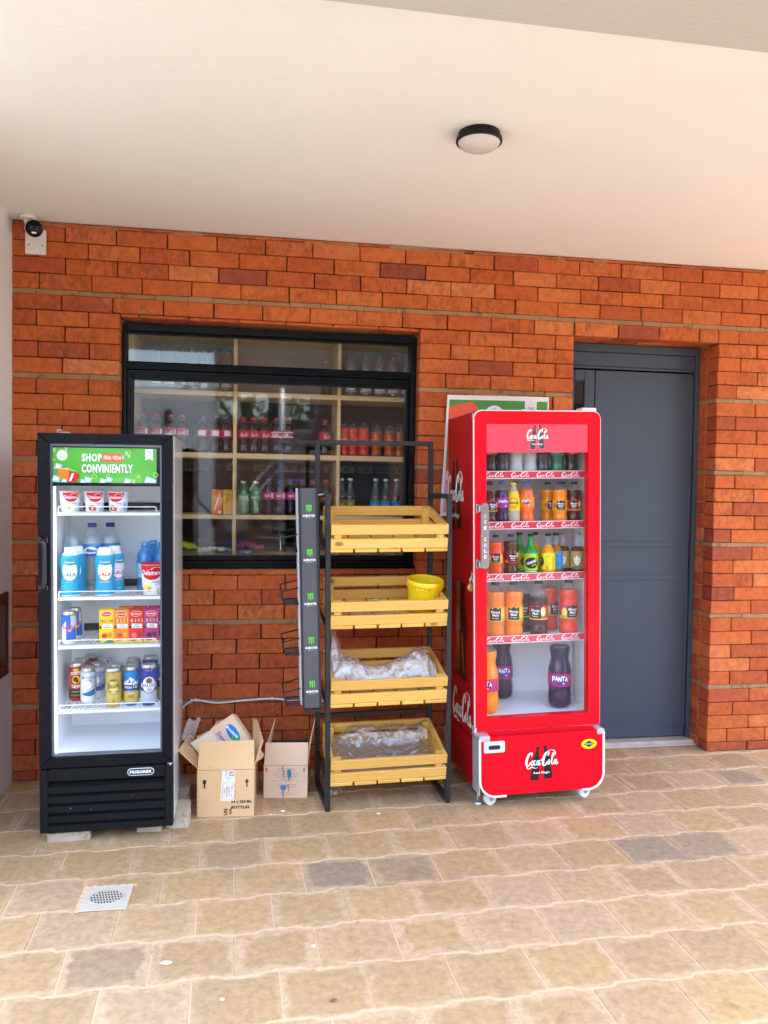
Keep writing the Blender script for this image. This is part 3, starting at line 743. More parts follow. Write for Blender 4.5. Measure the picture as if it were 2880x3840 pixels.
def lala(key, ink_):
    h, r = .196, .038
    ops = [('rect', -.05, .05, .0, .0, 'ffffff')][:0]
    ops += [('line', [(u, .012), (u, .155)], .0014, '1f9cc2') for u in (-.046, -.036, -.026, -.016, -.006, .004, .014, .024, .034, .044)]
    ops += [('ell', 0, .104, .028, .040, 'f4f6f6'), ('ell', 0, .137, .022, .0125, '3a8fd0'), ('area', -.021, .021, lambda u: .1262 + .10 * abs(u) * abs(u) / .03, lambda u: .131 + .004 * math.sin(u * 140), '3f9a48'),
            ('txt', 'Brookside', 0, .138, .034, .007, 'ffffff', 0, .02), ('line', [(-.018, .117), (-.012, .122), (-.006, .115), (0, .121), (.006, .115), (.017, .120)], .0010, '6a747c'),
            ('txt', 'MAZIWA', 0, .1045, .030, .0040, '9aa2a8', 0, 0), ('txt', 'LALA', 0, .088, .042, .0145, ink_, 0, .03),
            ('rect', -.019, .019, .055, .061, '1f6f8c' if ink_[0] != 'c' else 'd46a50'), ('txt', 'NATURAL' if ink_[0] != 'c' else 'SWEETENED', 0, .058, .032, .0035, 'dff0f4'), ('txt', '500 ml', 0, .024, .016, .0045, 'e8f6fa')]
    bottle(key, h, r, MILKB, plastic('18a4cc', .3), 1, 'f2f3f1', (.03, .84, '22a8d0'), ops, cap_h=.115, cap_r=.62)
    _KIND[key][0][1].mats[0] = plastic('f0f2f2', .35)
lala('lala_blue', '1c7f96'); lala('lala_red', 'cc3a30')
ops = [('area', -.05, .05, .170, lambda u: .192 + .010 * math.sin(u * 60), '4a8fd0'), ('area', -.034, .034, lambda u: .168 - .008 * math.cos(u * 45), lambda u: .181 + .009 * math.cos(u * 60), 'f3f6f8'), ('txt', 'dasani', .002, .174, .044, .013, '1b3a8c', 0, .03), ('txt', 'pure drinking water', 0, .1635, .026, .003, '5878b0')]
bottle('water_big', .288, .044, WATERB, WATER, .80, '2a3a7c', (.52, .69, '2362b4'), ops, cap_h=.06, cap_r=.40)
_KIND['water_bare'] = [['body', _KIND['water_big'][0][1], None]]
BLUEW = clear('blue_tinted_bottle', (.42, .74, .97), .07, .8, (.08, .40, .85), .38, .05, 2.5, .3, 60)
bottle('water_blue', .205, .036, SPORT, BLUEW, 1, None, (.28, .58, '9fc4e6'), [('rect', -.03, .03, .062, .116, 'c3daf0'), ('txt', 'WATER', 0, .09, .036, .014, '2a68b8')])
m2 = MB(); m2.lathe([(.0165, .186), (.017, .188), (.017, .204), (.0145, .208)], BLUEW, 18); _KIND['water_blue'].insert(1, ['cap', m2, None])
can('can_energy', .133, .0275, [('area', -.05, .005, .02, .118, '1756b4'), ('area', -.05, -.012, .02, lambda u: .075 + (u + .03) * 1.2, 'c3c9cf'), ('area', .005, .03, .020, lambda u: .060 + .3 * u, '1a62c0'), ('txt', 'Red Bull', 0, .072, .050, .016, 'c8284a', 0, .03), ('ell', -.004, .056, .007, .005, 'd83a30'), ('ell', .002, .058, .005, .004, 'f0b828')], 'd4d8dc')
can('can_tusker', .158, .0315, [('rect', -.06, .06, .016, .052, '231c1a'), ('ell', 0, .092, .030, .036, 'e8e0d4'), ('ell', 0, .092, .0285, .0345, 'b81a20'), ('txt', 'TUSKER', 0, .119, .046, .013, 'f6eee2', 8, .03), ('ell', 0, .092, .0165, .0165, 'e8b21c'), ('ell', -.002, .094, .009, .010, '2a1c10'), ('ell', .004, .086, .006, .006, '2a1c10'), ('txt', 'CIDER', 0, .065, .034, .011, 'f6eee2', 0, .03), ('txt', 'REFRESHING', 0, .042, .032, .0045, 'd8cfc0'), ('rect', -.02, .02, .024, .030, '8a6a2a'), ('ell', 0, .134, .012, .005, 'e8b21c')], 'b81c22', top='c8a860')
can('can_ice', .145, .0305, [('rect', -.03, .030, .102, .112, '2a66a8'), ('txt', 'SMIRNOFF', .004, .107, .050, .0075, 'e8eef4', 0, .03), ('txt', 'ICE', 0, .094, .020, .008, '4a5a74', 0, .03), ('txt', 'vodka', 0, .084, .018, .004, '8a96a8'), ('area', -.026, .026, lambda u: .030 + abs(u) * .25, lambda u: .052 + u * .35, '2a6cb0'), ('txt', 'Original', .002, .062, .030, .009, '9ab4d0', 20), ('line', [(-.024, .050), (0, .060), (.026, .072)], .003, '8ab0d8')], 'e6e9ee')
can('can_snapp', .158, .031, [('ring', 0, .085, .027, .034, .0012, '4a4420'), ('ring', 0, .085, .0245, .031, .0008, '5a5426'), ('txt', 'SNAPP', 0, .087, .046, .017, '3a3818', 0, .02), ('ell', 0, .112, .012, .004, '6a7030'), ('ell', -.012, .066, .006, .003, '6a7030'), ('ell', .012, .066, .006, .003, '6a7030'), ('line', [(-.03, .044), (0, .040), (.03, .044)], .001, '6a5a20'), ('txt', 'S', 0, .030, .008, .008, '5a4a18')], 'c9ac54')
can('can_white', .158, .031, [('rect', -.065, .065, .016, .060, 'c7a448'), ('area', -.030, .030, .088, lambda u: .098 + .022 * max(0, 1 - abs(u) / .02) + .006 * math.sin(u * 700), 'eef2f4'), ('poly', [(-.004, .112), (.002, .098), (-.012, .092)], '5a7898'), ('poly', [(.008, .108), (.014, .094), (.004, .090)], '5a7898'), ('rect', -.048, .048, .066, .088, '26364e'), ('txt', 'White Cap', 0, .077, .056, .017, 'f4f4f0', 5, .01), ('txt', 'LAGER', 0, .054, .022, .006, 'efe2b4'), ('txt', '500', 0, .040, .020, .010, '8a6a20')], '1f86c8')
can('can_balozi', .168, .032, [('rect', -.066, .066, .016, .062, 'b8bcc6'), ('ell', 0, .088, .030, .036, '2a2a86'), ('ell', 0, .088, .0265, .0325, 'e8e6e6'), ('ell', 0, .104, .012, .012, '6a5a34'), ('rect', -.034, .034, .078, .094, 'f0eff0'), ('txt', 'BALOZI', 0, .086, .058, .013, '26304a', 0, .03), ('ell', 0, .066, .010, .012, 'c8c4c0'), ('txt', 'LAGER', 0, .067, .014, .004, '34405a'), ('txt', 'DE JURO 1889', 0, .146, .028, .0045, 'd8d8f0')], '3c3a9c')
def juice(key, col, mid, t1, t2, fr1, fr2):
    carton(key, .0575, .040, .134, col, [('ell', -.001, .117, .021, .011, 'f6e8c8'), ('ell', -.001, .117, .0195, .0098, 'c81e28'), ('txt', 'Del Monte', -.001, .117, .030, .006, 'f8f0e0', 0, .03)] +
           [('txt', c, -.0225 + i * .0065, .089 + (i % 2) * .001, .0058 if c != 'I' else .0018, .013, ('e86a1c', '2f8a3a', 'c8281e', '6a3a9a', 'e8a01c', '2f8a3a', 'd8482a', '2f8a3a')[i] if mid == 0 else ('2f8a3a', 'f4e8c0')[i % 2], 0, .02) for i, c in enumerate('FRUITINI')] +
           [('poly', [(-.018, .060), (.022, .058), (.023, .075), (-.017, .078)], 'f4f2ea'), ('txt', t1, .001, .0715, .020, .0058, '2f6a3a', -2, .02), ('txt', t2, .002, .0640, .032, .0058, '2f6a3a', -2, .02), ('ell', -.024, .066, .004, .008, '1e1a18'), ('ell', -.022, .070, .003, .002, 'f0a020'),
            ('ell', -.009, .030, .011, .010, fr1), ('ell', .013, .033, .008, .011, fr2), ('area', -.0285, .0285, .001, lambda u: .009 + .004 * math.sin(u * 150), 'f0d040' if mid else '3a8a34'), ('rect', -.026, -.008, .003, .007, 'e8c84a')])
juice('carton_yellow', 'f2c800', 0, 'APPLE', 'PINEAPPLE', 'd83a28', 'c89a1c'); juice('carton_orange', 'ef8416', 1, 'APPLE', 'ORANGE', 'd84a28', 'f0a028')
juice('carton_red', 'd92a2c', 1, 'APPLE', 'STRAWBERRY', 'e86a58', 'b0141e'); juice('carton_pink', 'b52a74', 1, 'GRAPE', 'BLACKBERRY', '3a2034', '4a2848')

# ================================================================ BLACK UPRIGHT FRIDGE
BLK = pm('black_fridge_plastic', (.008, .008, .011), .26, spec=.08, coat=.0, var=.15, vs=6)
BLK2 = pm('black_grille_plastic', (.010, .0105, .011), .48, spec=.08, var=.25, vs=10, wear=((.34, .32, .28), 46, .685))
LINER = pm('white_liner', (.88, .90, .92), .38, var=.03, vs=4)
SKIN = pm('white_steel_skin', (.70, .69, .67), .22, spec=.6, coat=.5, var=.04, vs=3)
WIRE = pm('white_coated_wire', (.82, .84, .84), .35, var=.04)
FGL = clear('fridge_glass', (.98, .985, .985), .009, .6)
BL = Vector((-.53, -.5, .04)); BRt = (0, -R(.45), 0)
BF = frame_of(BL, BRt)
bf = thing('display_fridge', 'tall narrow black framed drinks fridge with a green header, propped on stone blocks', 'fridge', BL, BRt, 'drinks fridges')
def part(mbx, name, parent): return mbx.build(name, parent)
mb = MB(BL)
mb.box(-.784, -.753, -.664, -.262, .300, 1.606, LINER); mb.box(-.318, -.283, -.664, -.262, .300, 1.606, LINER)
mb.box(-.753, -.318, -.285, -.262, .300, 1.606, LINER); mb.box(-.753, -.318, -.664, -.285, 1.57, 1.606, LINER); mb.box(-.753, -.318, -.664, -.285, .300, .347, LINER)
mb.box(-.7855, -.784, -.662, -.25, .062, 1.608, SKIN); mb.box(-.283, -.2815, -.662, -.25, .062, 1.608, SKIN); mb.box(-.784, -.283, -.662, -.25, 1.606, 1.609, SKIN)
mb.box(-.784, -.283, -.262, -.25, .062, 1.606, SKIN); mb.box(-.784, -.283, -.64, -.262, .06, .299, BLK2)
mb.box(-.2835, -.2800, -.672, -.660, .062, 1.608, SKIN, .001)
part(mb, 'cabinet', bf)
bd = bpy.data.objects.new('door', None); COL.objects.link(bd); bd.parent = bf
def mitre(x0, x1, z0, z1, w_, y0, y1, m, mbx, lip=.004):
    """four mitred frame members with a stepped inner lip"""
    o = [(x0, z0), (x1, z0), (x1, z1), (x0, z1)]; i_ = [(x0 + w_[0], z0 + w_[1]), (x1 - w_[2], z0 + w_[1]), (x1 - w_[2], z1 - w_[3]), (x0 + w_[0], z1 - w_[3])]
    for k in range(4):
        l = (k + 1) % 4; P = [o[k], o[l], i_[l], i_[k]]
        c = (sum(p[0] for p in P) / 4, sum(p[1] for p in P) / 4); P = [(c[0] + (p[0] - c[0]) * .9985, c[1] + (p[1] - c[1]) * .9985) for p in P]
        bev = [(c[0] + (p[0] - c[0]) * (.993 if k % 2 else .997), c[1] + (p[1] - c[1]) * (.95 if k % 2 == 0 else .995)) for p in P]
        vs = [(x, y1, z_) for x, z_ in P] + [(x, y0 + .004, z_) for x, z_ in P] + [(x, y0, z_) for x, z_ in bev]
        fs = [(11, 10, 9, 8)] + [(a, (a + 1) % 4, (a + 1) % 4 + 4, a + 4) for a in range(4)] + [(a + 4, (a + 1) % 4 + 4, (a + 1) % 4 + 8, a + 8) for a in range(4)] + [(0, 3, 2, 1)]
        mbx.add(vs, fs, m)
mb = MB(BL); mitre(-.787, -.283, .3045, 1.612, (.044, .042, .042, .040), -.712, -.668, BLK, mb)
GASK = pm('grey_gasket', (.16, .17, .19), .6)
mb.box(-.743, -.736, -.698, -.668, .347, 1.570, GASK); mb.box(-.332, -.325, -.698, -.668, .347, 1.570, GASK); mb.box(-.736, -.332, -.698, -.668, .3465, .351, GASK); mb.box(-.736, -.332, -.698, -.668, 1.562, 1.571, GASK)
part(mb, 'door_frame', bd)
mb = MB(BL); mb.box(-.743, -.325, -.703, -.699, .347, 1.571, FGL); part(mb, 'glass_pane', bd)
HBLK = pm('black_handle', (.012, .012, .014), .25, spec=.5)
mb = MB(BL); mb.tube(crom([(-.766, -.714, 1.205), (-.764, -.742, 1.200), (-.757, -.748, 1.175), (-.757, -.748, 1.04), (-.764, -.742, 1.012), (-.766, -.714, 1.006)], 5), .008, HBLK, 10)
mb.box(-.785, -.749, -.722, -.712, 1.185, 1.212, HBLK, .004); mb.box(-.785, -.749, -.722, -.712, 1.000, 1.026, HBLK, .004); mb.box(-.764, -.748, -.752, -.742, 1.03, 1.185, HBLK, .004)
part(mb, 'handle', bd)
GREEN = '57b038'
mb = MB(BL); mb.box(-.741, -.326, -.690, -.676, 1.408, 1.566, BLK, .002)
hm = flat((-.741, -.6905, 1.4195), (1, 0, 0), (0, 0, 1))      # header graphic .397 x .137
HO = [('rect', .002, .395, .001, .137, GREEN), ('area', .10, .34, .002, lambda u: .030 + .012 * math.sin(u * 22), '68bd3c'),
      ('ring', .040, .107, .0205, .0215, .002, 'd8e890'), ('ell', .040, .107, .018, .019, 'f4f6f2'), ('ring', .040, .111, .005, .006, .0013, '555555'), ('rect', .026, .054, .0985, .1005, '666666'),
      ('txt', 'SHOP', .1500, .0995, .074, .031, 'ffffff', 0, .035), ('poly', [(.190, .083), (.266, .083), (.266, .116), (.190, .116)], 'ee5a24'), ('txt', 'FRIA VIDA', .228, .0995, .066, .017, 'fdf6ee', 0, .012),
      ('txt', 'CONVINIENTLY', .2085, .0570, .192, .034, 'ffffff', 0, .035),
      ('poly', [(.352, .135), (.352, .090), (.3665, .098), (.381, .090), (.381, .135)], 'eef2ee'), ('txt', 'SAVE', .3665, .127, .018, .006, '8a9a8a'), ('txt', 'YOUR', .3665, .1185, .018, .006, '8a9a8a'), ('txt', 'MONEY', .3665, .110, .021, .006, '8a9a8a')]
for (u, v) in ((.280, .118), (.268, .102), (.290, .106), (.012, .128), (.055, .130), (.308, .008)):
    for a in range(3): HO.append(('line', [(u - .009 * math.cos(R(60 * a)), v - .009 * math.sin(R(60 * a))), (u, v), (u + .009 * math.cos(R(60 * a)), v + .009 * math.sin(R(60 * a)))], .0018, 'e4f2dc'))
for (u, v, r_) in ((.290, .120, .007), (.160, .026, .009), (.212, .028, .007), (.326, .026, .005), (.392, .034, .010), (.010, .090, .006)): HO.append(('ring', u, v, r_, r_, .0018, 'cfe860'))
for (u, v, s_) in ((.026, .064, .016), (.018, .016, .018), (.048, .010, .012), (.135, .012, .018), (.118, .006, .012), (.192, .008, .014), (.215, .014, .015), (.285, .008, .016), (.366, .014, .018), (.385, .010, .012)):
    HO.append(('poly', [(u - s_, v - s_ * .6), (u + s_ * .7, v - s_ * .7), (u + s_, v + s_ * .4), (u - s_ * .5, v + s_ * .8)], 'a9cdea')); HO.append(('poly', [(u - s_ * .6, v - s_ * .3), (u + s_ * .3, v - s_ * .4), (u + s_ * .5, v + s_ * .2), (u - s_ * .3, v + s_ * .4)], 'eef6fc'))
HO += [('poly', [(.030, .018), (.068, .010), (.066, .052), (.024, .056)], 'f2801c'), ('poly', [(.060, .004), (.092, .002), (.108, .034), (.072, .046)], 'cf1f26'), ('poly', [(.066, .008), (.074, .006), (.086, .036), (.078, .038)], 'f4e8e4'), ('poly', [(.024, .056), (.066, .052), (.100, .042), (.060, .058)], 'f6d8b0')]
for i, op in enumerate(HO):      # everything on the board is clamped to its face
    if op[0] == 'poly': HO[i] = ('poly', [(min(.395, max(.002, a)), min(.137, max(.001, b))) for a, b in op[1]], op[2])
paint(mb, HO, hm, .0006, .00012)
part(mb, 'header_sign', bf)
LED, n_, o_ = _mat('lit_strip'); e_ = n_.nodes.new('ShaderNodeEmission'); e_.inputs[0].default_value = (.86, .95, 1, 1); e_.inputs[1].default_value = .7; n_.links.new(e_.outputs[0], o_.inputs[0])
mb = MB(BL); mb.box(-.746, -.731, -.676, -.664, .352, 1.404, LED, .002); part(mb, 'light_strip', bf)
mb = MB(BL)
mb.box(-.787, -.757, -.712, -.64, .048, .298, BLK2, .003); mb.box(-.314, -.282, -.712, -.64, .048, .298, BLK2, .003); mb.box(-.757, -.314, -.709, -.66, .250, .298, BLK2, .003)
mb.box(-.757, -.314, -.66, -.64, .05, .25, pm('grille_hollow', (.01, .01, .01), .8))
part(mb, 'grille_frame', bf)
for k in range(5):
    zt = .2285 - k * .0385; mb = MB(BL)
    mb.box(-.757, -.314, -.710, -.702, zt - .027, zt - .002, BLK2, .0015)
    mb.add([(-.757, -.702, zt - .003), (-.314, -.702, zt - .003), (-.314, -.668, zt + .013), (-.757, -.668, zt + .013), (-.757, -.702, zt - .006), (-.314, -.702, zt - .006), (-.314, -.668, zt + .010), (-.757, -.668, zt + .010)],
           [(0, 1, 2, 3), (7, 6, 5, 4), (0, 4, 5, 1), (1, 5, 6, 2), (2, 6, 7, 3), (3, 7, 4, 0)], BLK2)
    part(mb, 'grille_slat', bf)
mb = MB(BL); CHR = pm('chrome', (.68, .69, .70), .18, metal=.9, var=.04)
mb.prism(rrect(-.457, -.355, .2605, .2895, .0142), .003, H('d9dcde'), Matrix.Translation((0, -.7125, 0)))
mb.prism(rrect(-.4545, -.3575, .2630, .2870, .0118), .001, H('16181a'), Matrix.Translation((0, -.7132, 0)))
paint(mb, [('txt', 'FRIGOREX', .0485, .0120, .084, .0125, 'eceeee', 0, .05)], flat((-.4545, -.7133, .2630), (1, 0, 0), (0, 0, 1)), .0005)
part(mb, 'badge', bf)
for zc in (1.298, .960, .765, .505):
    sh = bpy.data.objects.new('shelf', None); COL.objects.link(sh); sh.parent = bf
    mb = MB(BL)
    mb.box(-.732, -.336, -.640, -.632, zc - .008, zc + .004, WIRE, .002)
    x = -.725
    while x < -.340: mb.tube([(x, -.636, zc + .003), (x, -.30, zc + .003)], .0018, WIRE, 5); x += .0165
    for y in (-.60, -.46, -.31): mb.tube([(-.735, y, zc - .001), (-.334, y, zc - .001)], .003, WIRE, 6)
    part(mb, 'wire_grid', sh)
    mb = MB(BL); mb.tube(crom([(-.727, -.634, zc - .002), (-.727, -.640, zc + .020), (-.720, -.641, zc + .027), (-.70, -.641, zc + .0275), (-.40, -.641, zc + .0275), (-.360, -.641, zc + .027), (-.353, -.640, zc + .020), (-.353, -.634, zc - .002)], 4), .0022, WIRE, 6); part(mb, 'guard_rail', sh)
    mb = MB(BL); mb.box(-.70, -.37, -.295, -.288, zc + .004, zc + .036, BLK2, .002); part(mb, 'rear_stop', sh)
HINGE = pm('zinc_bracket', (.55, .55, .54), .4, metal=.7)
mb = MB(BL); mb.box(-.312, -.284, -.700, -.655, 1.612, 1.617, HINGE, .002); mb.cyl((-.294, -.69, 1.613), (-.294, -.69, 1.622), .006, HINGE); part(mb, 'hinge', bf)
mb = MB(BL); mb.box(-.305, -.284, -.704, -.66, .298, .303, HINGE, .001); mb.cyl((-.292, -.708, .294), (-.292, -.708, .305), .005, HINGE); part(mb, 'hinge', bf)
for x, y in ((-.70, -.65), (-.37, -.64), (-.33, -.30), (-.74, -.30)):
    mb = MB(BL); mb.cyl((x, y, .040), (x, y, .062), .007, HINGE); mb.cyl((x, y, .036), (x, y, .044), .017, pm('grey_foot', (.2, .2, .2), .6), 10); part(mb, 'foot', bf)

def in_black(x, y, zs, rz=0.0, dz=.0052):
    z_ = zs + dz; return BF @ Matrix.Translation(Vector((x + .0079 * (z_ - .04), y, z_)) - BL) @ Matrix.Rotation(R(rz) - math.atan2(x, 3.4), 4, 'Z')
S1, S2, S3, S4 = 1.298, .960, .765, .505
ORD = ['first', 'second', 'third', 'fourth', 'fifth', 'sixth', 'seventh', 'eighth']
spawn('cup_vanilla', 'yoghurt_cup', 'vanilla yoghurt cup with a foil lid, nearest the lit strip, black fridge top shelf', 'yoghurt', in_black(-.7035, -.59, S1, 6), 'small yoghurt cups')
spawn('cup_berry', 'yoghurt_cup', 'red fruit yoghurt cup between two other cups on the black fridge top shelf', 'yoghurt', in_black(-.6095, -.59, S1, 3), 'small yoghurt cups')
spawn('cup_berry', 'yoghurt_cup', 'red fruit yoghurt cup turned aside, at the open end of the yoghurt row', 'yoghurt', in_black(-.5175, -.59, S1, -16), 'small yoghurt cups')
spawn('cup_big', 'yoghurt_cup', 'large white yoghurt tub with a red lid beside the blue bottles', 'yoghurt', in_black(-.381, -.585, S2, -6))
G = 'turquoise milk bottles'
spawn('lala_blue', 'milk_bottle', 'turquoise milk bottle with blue lettering in front of the clear bottles', 'milk bottle', in_black(-.700, -.590, S2, -5), G)
spawn('lala_blue', 'milk_bottle', 'turquoise milk bottle half hidden behind the one with blue lettering', 'milk bottle', in_black(-.688, -.53, S2, -20), G)
spawn('lala_red', 'milk_bottle', 'turquoise milk bottle with red lettering at the shelf front', 'milk bottle', in_black(-.568, -.590, S2, 2), G)
spawn('lala_red', 'milk_bottle', 'turquoise milk bottle half hidden behind the one with red lettering', 'milk bottle', in_black(-.541, -.52, S2, 30), G)
G = 'large water bottles'
spawn('water_big', 'water_bottle', 'large clear water bottle with its whole blue label showing', 'water bottle', in_black(-.640, -.46, S2, -8), G)
spawn('water_big', 'water_bottle', 'large clear water bottle behind the red lettered milk bottle', 'water bottle', in_black(-.572, -.43, S2, 40), G)
spawn('water_bare', 'water_bottle', 'clear plastic bottle without label in the fridge corner behind milk', 'water bottle', in_black(-.722, -.43, S2, 0), G)
G = 'blue water bottles'
spawn('water_blue', 'water_bottle', 'blue tinted bottle at the front of the blue cluster, left of the tub', 'water bottle', in_black(-.426, -.455, S2, 0), G)
spawn('water_blue', 'water_bottle', 'blue tinted bottle peeping out between the other two blue bottles', 'water bottle', in_black(-.402, -.37, S2, 25), G)
spawn('water_blue', 'water_bottle', 'blue tinted bottle directly behind the large red lidded tub', 'water bottle', in_black(-.356, -.46, S2, 10), G)
spawn('can_energy', 'drink_can', 'blue and silver energy drink can standing alone by the lit strip', 'can', in_black(-.704, -.595, S3, 0), 'energy drink cans')
spawn('can_energy', 'drink_can', 'silver topped energy can behind the front blue and silver one', 'can', in_black(-.701, -.50, S3, 20), 'energy drink cans')
G = 'small juice cartons'
for i, (k, c) in enumerate((('yellow', 'yellow pineapple'), ('orange', 'orange'), ('red', 'red strawberry'), ('pink', 'magenta blackberry'))):
    x = (-.5625, -.5035, -.4455, -.385)[i]
    spawn('carton_' + k, 'juice_carton', f'{c} flavour juice carton in the front row of the black fridge', 'juice carton', in_black(x, -.575, S3, (1, 0, -1, -2)[i]), G)
    if i: spawn('carton_' + k, 'juice_carton', f'juice carton hidden behind the {c} flavour one', 'juice carton', in_black(x + .009, -.51, S3, 2), G)
G = 'red cider cans'
spawn('can_tusker', 'drink_can', 'red and black cider can with a yellow animal roundel, frontmost of its file', 'can', in_black(-.697, -.475, S4, -8), G)
spawn('can_tusker', 'drink_can', 'red cider can second from the front of its file', 'can', in_black(-.690, -.40, S4, 25), G)
spawn('can_tusker', 'drink_can', 'red cider can at the far back of its file', 'can', in_black(-.665, -.325, S4, 40), G)
G = 'white spirit cooler cans'
spawn('can_ice', 'drink_can', 'white and blue can beside the frontmost red cider can', 'can', in_black(-.645, -.515, S4, 6), G)
spawn('can_ice', 'drink_can', 'white and blue can second in its file, partly covered', 'can', in_black(-.623, -.43, S4, 12), G)
spawn('can_ice', 'drink_can', 'white and blue can deepest in its file', 'can', in_black(-.606, -.35, S4, 10), G)
spawn('can_snapp', 'drink_can', 'golden apple drink can leading the middle of the shelf', 'can', in_black(-.5315, -.592, S4, 0), 'golden cans')
spawn('can_snapp', 'drink_can', 'golden can showing only above the front golden can', 'can', in_black(-.527, -.52, S4, 10), 'golden cans')
G = 'blue and gold beer cans'
spawn('can_white', 'drink_can', 'blue and gold beer can with a snowy mountain, front of its file', 'can', in_black(-.464, -.575, S4, -4), G)
spawn('can_white', 'drink_can', 'blue and gold beer can second in the mountain can file', 'can', in_black(-.468, -.50, S4, 10), G)
spawn('can_white', 'drink_can', 'blue and gold beer can at the back of the mountain can file', 'can', in_black(-.475, -.42, S4, 10), G)
spawn('can_balozi', 'drink_can', 'tall violet and silver beer can with an oval crest', 'can', in_black(-.394, -.585, S4, 3), 'violet cans')
spawn('can_balozi', 'drink_can', 'violet can whose silver lid shows behind the oval crest one', 'can', in_black(-.405, -.43, S4, 3), 'violet cans')
spawn('can_white', 'drink_can', 'blue and gold beer can cut off by the black door frame', 'can', in_black(-.338, -.52, S4, 14), G)

# ================================================================ RED UPRIGHT FRIDGE
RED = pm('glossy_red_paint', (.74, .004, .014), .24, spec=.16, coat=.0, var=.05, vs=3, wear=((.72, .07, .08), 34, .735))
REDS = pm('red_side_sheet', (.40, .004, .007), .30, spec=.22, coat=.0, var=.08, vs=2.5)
REDP = pm('header_red_panel', (.78, .070, .105), .3, spec=.2, coat=.0, var=.03, vs=3)
SILV = pm('satin_silver_trim', (.62, .62, .62), .33, metal=.55, var=.06)
WTRIM = pm('white_trim', (.80, .80, .79), .35, var=.04)
RL = Vector((1.02, -.53, .06)); RRt = (0, -R(1.40), R(.8))
RF = frame_of(RL, RRt)
rf_ = thing('drinks_cooler', 'tall red glass door drinks cooler with white flowing lettering, standing on castors', 'fridge', RL, RRt, 'drinks fridges')
def contour(cx, z0, h, w_, tilt=0):
    pr_ = [(0, .80), (.04, .96), (.12, 1), (.25, .90), (.36, .80), (.46, .90), (.54, .98), (.60, .95), (.68, .74), (.76, .48), (.86, .36), (.94, .34), (.945, .42), (1, .42)]
    L_ = [(-a * w_ / 2, b * h) for b, a in pr_] ; R__ = [(a * w_ / 2, b * h) for b, a in reversed(pr_)]
    t = R(tilt); return [(cx + x * math.cos(t) - z_ * math.sin(t), z0 + x * math.sin(t) + z_ * math.cos(t)) for x, z_ in L_ + R__]
def cola_mark(mbx, mp, cx, cz, wd, lift=.0006, bottle_h=1.02, body='221c1c', halo=None, tag_=True, k=1.0):
    """two leaning contour bottles behind the white flowing letters"""
    h = wd * bottle_h * k
    for i, (dx, dz, t) in enumerate(((-.215, -.56, -6.5), (.225, -.53, 6))):
        o = contour(cx + dx * wd, cz + dz * wd * k, h, wd * .265, t if i else t)
        if halo: paint(mbx, [('poly', [(cx + dx * wd + (x - cx - dx * wd) * 1.10, cz + (z_ - cz) * 1.02) for x, z_ in o], halo)], mp, lift - .0002)
        paint(mbx, [('poly', o, body)], mp, lift + .00015 * i)
    paint(mbx, [('script', cx - wd / 2, cz - wd * .20 * k, wd, wd * .52 * k, 'f8f4f2', 1.15)], mp, lift + .0006)
    if tag_: paint(mbx, [('txt', 'Real Magic', cx + .01 * wd, cz - wd * .345 * k, wd * .50, wd * .085 * k, 'f4efec', 0, .02)], mp, lift + .0013)
mb = MB(RL)
mb.box(1.0275, 1.062, -.497, -.095, .300, 1.758, LINER); mb.box(1.598, 1.607, -.497, -.095, .300, 1.758, LINER)
mb.box(1.062, 1.598, -.12, -.095, .300, 1.758, LINER); mb.box(1.062, 1.598, -.497, -.12, 1.715, 1.758, LINER); mb.box(1.062, 1.598, -.497, -.12, .300, .386, LINER)
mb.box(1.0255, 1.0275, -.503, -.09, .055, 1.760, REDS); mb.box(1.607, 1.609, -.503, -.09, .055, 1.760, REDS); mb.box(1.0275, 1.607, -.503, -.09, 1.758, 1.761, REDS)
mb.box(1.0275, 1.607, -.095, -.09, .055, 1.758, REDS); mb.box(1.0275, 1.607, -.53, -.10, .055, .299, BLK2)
mb.box(1.0235, 1.0265, -.512, -.500, .335, 1.757, SILV, .001)
part(mb, 'cabinet', rf_)
sd = flat((1.0252, 0, 0), (0, -1, 0), (0, 0, 1))
mb = MB(RL); cola_mark(mb, sd, .218, 1.398, .285, k=1.12, bottle_h=1.04, body='1c0a0c'); part(mb, 'side_logo', rf_)
mb = MB(RL)
bo = contour(.300, .495, .485, .175, -5)
cutl = lambda u: .640 - .42 * (u - .16)
paint(mb, [('poly', [(max(.15, min(.46, x)), z_) for x, z_ in bo], '3a120c')], sd, .0006)
for i, (a, b, c) in enumerate(((.245, .37, 'c8541a'), (.262, .40, 'e88a2c'), (.285, .42, 'b03a14'), (.305, .44, '6a2010'), (.325, .45, 'c86a22'))):
    paint(mb, [('line', [(a - .002, .735), (a + (i - 2) * .008, .64), (a + (i - 2) * .018, .545)], .010, c)], sd, .0009 + i * .0001)
paint(mb, [('poly', [(.226, .735), (.300, .745), (.296, .85), (.283, .955), (.243, .955), (.232, .85)], '9a6a5e'), ('poly', [(.243, .86), (.272, .86), (.270, .905), (.246, .905)], 'a84838'), ('poly', [(.236, .955), (.290, .955), (.289, .975), (.240, .980)], '8a7a70')], sd, .0016)
part(mb, 'bottle_picture', rf_)
mb = MB(RL); paint(mb, [('poly', [(.145, .46), (.145, .535), (.47, .515), (.47, .40)], 'b40c14'), ('script', .160, .300, .315, .175, 'eadcd4', 1.2)], sd, .0022); part(mb, 'side_lettering', rf_)
mb = MB(RL); GR = pm('dark_side_grille', (.05, .006, .008), .5)
mb.box(1.0235, 1.0255, -.485, -.185, .085, .285, GR)
for k in range(28): mb.box(1.0215, 1.0235, -.482 + k * .0106, -.478 + k * .0106, .09, .28, REDS)
part(mb, 'side_grille', rf_)
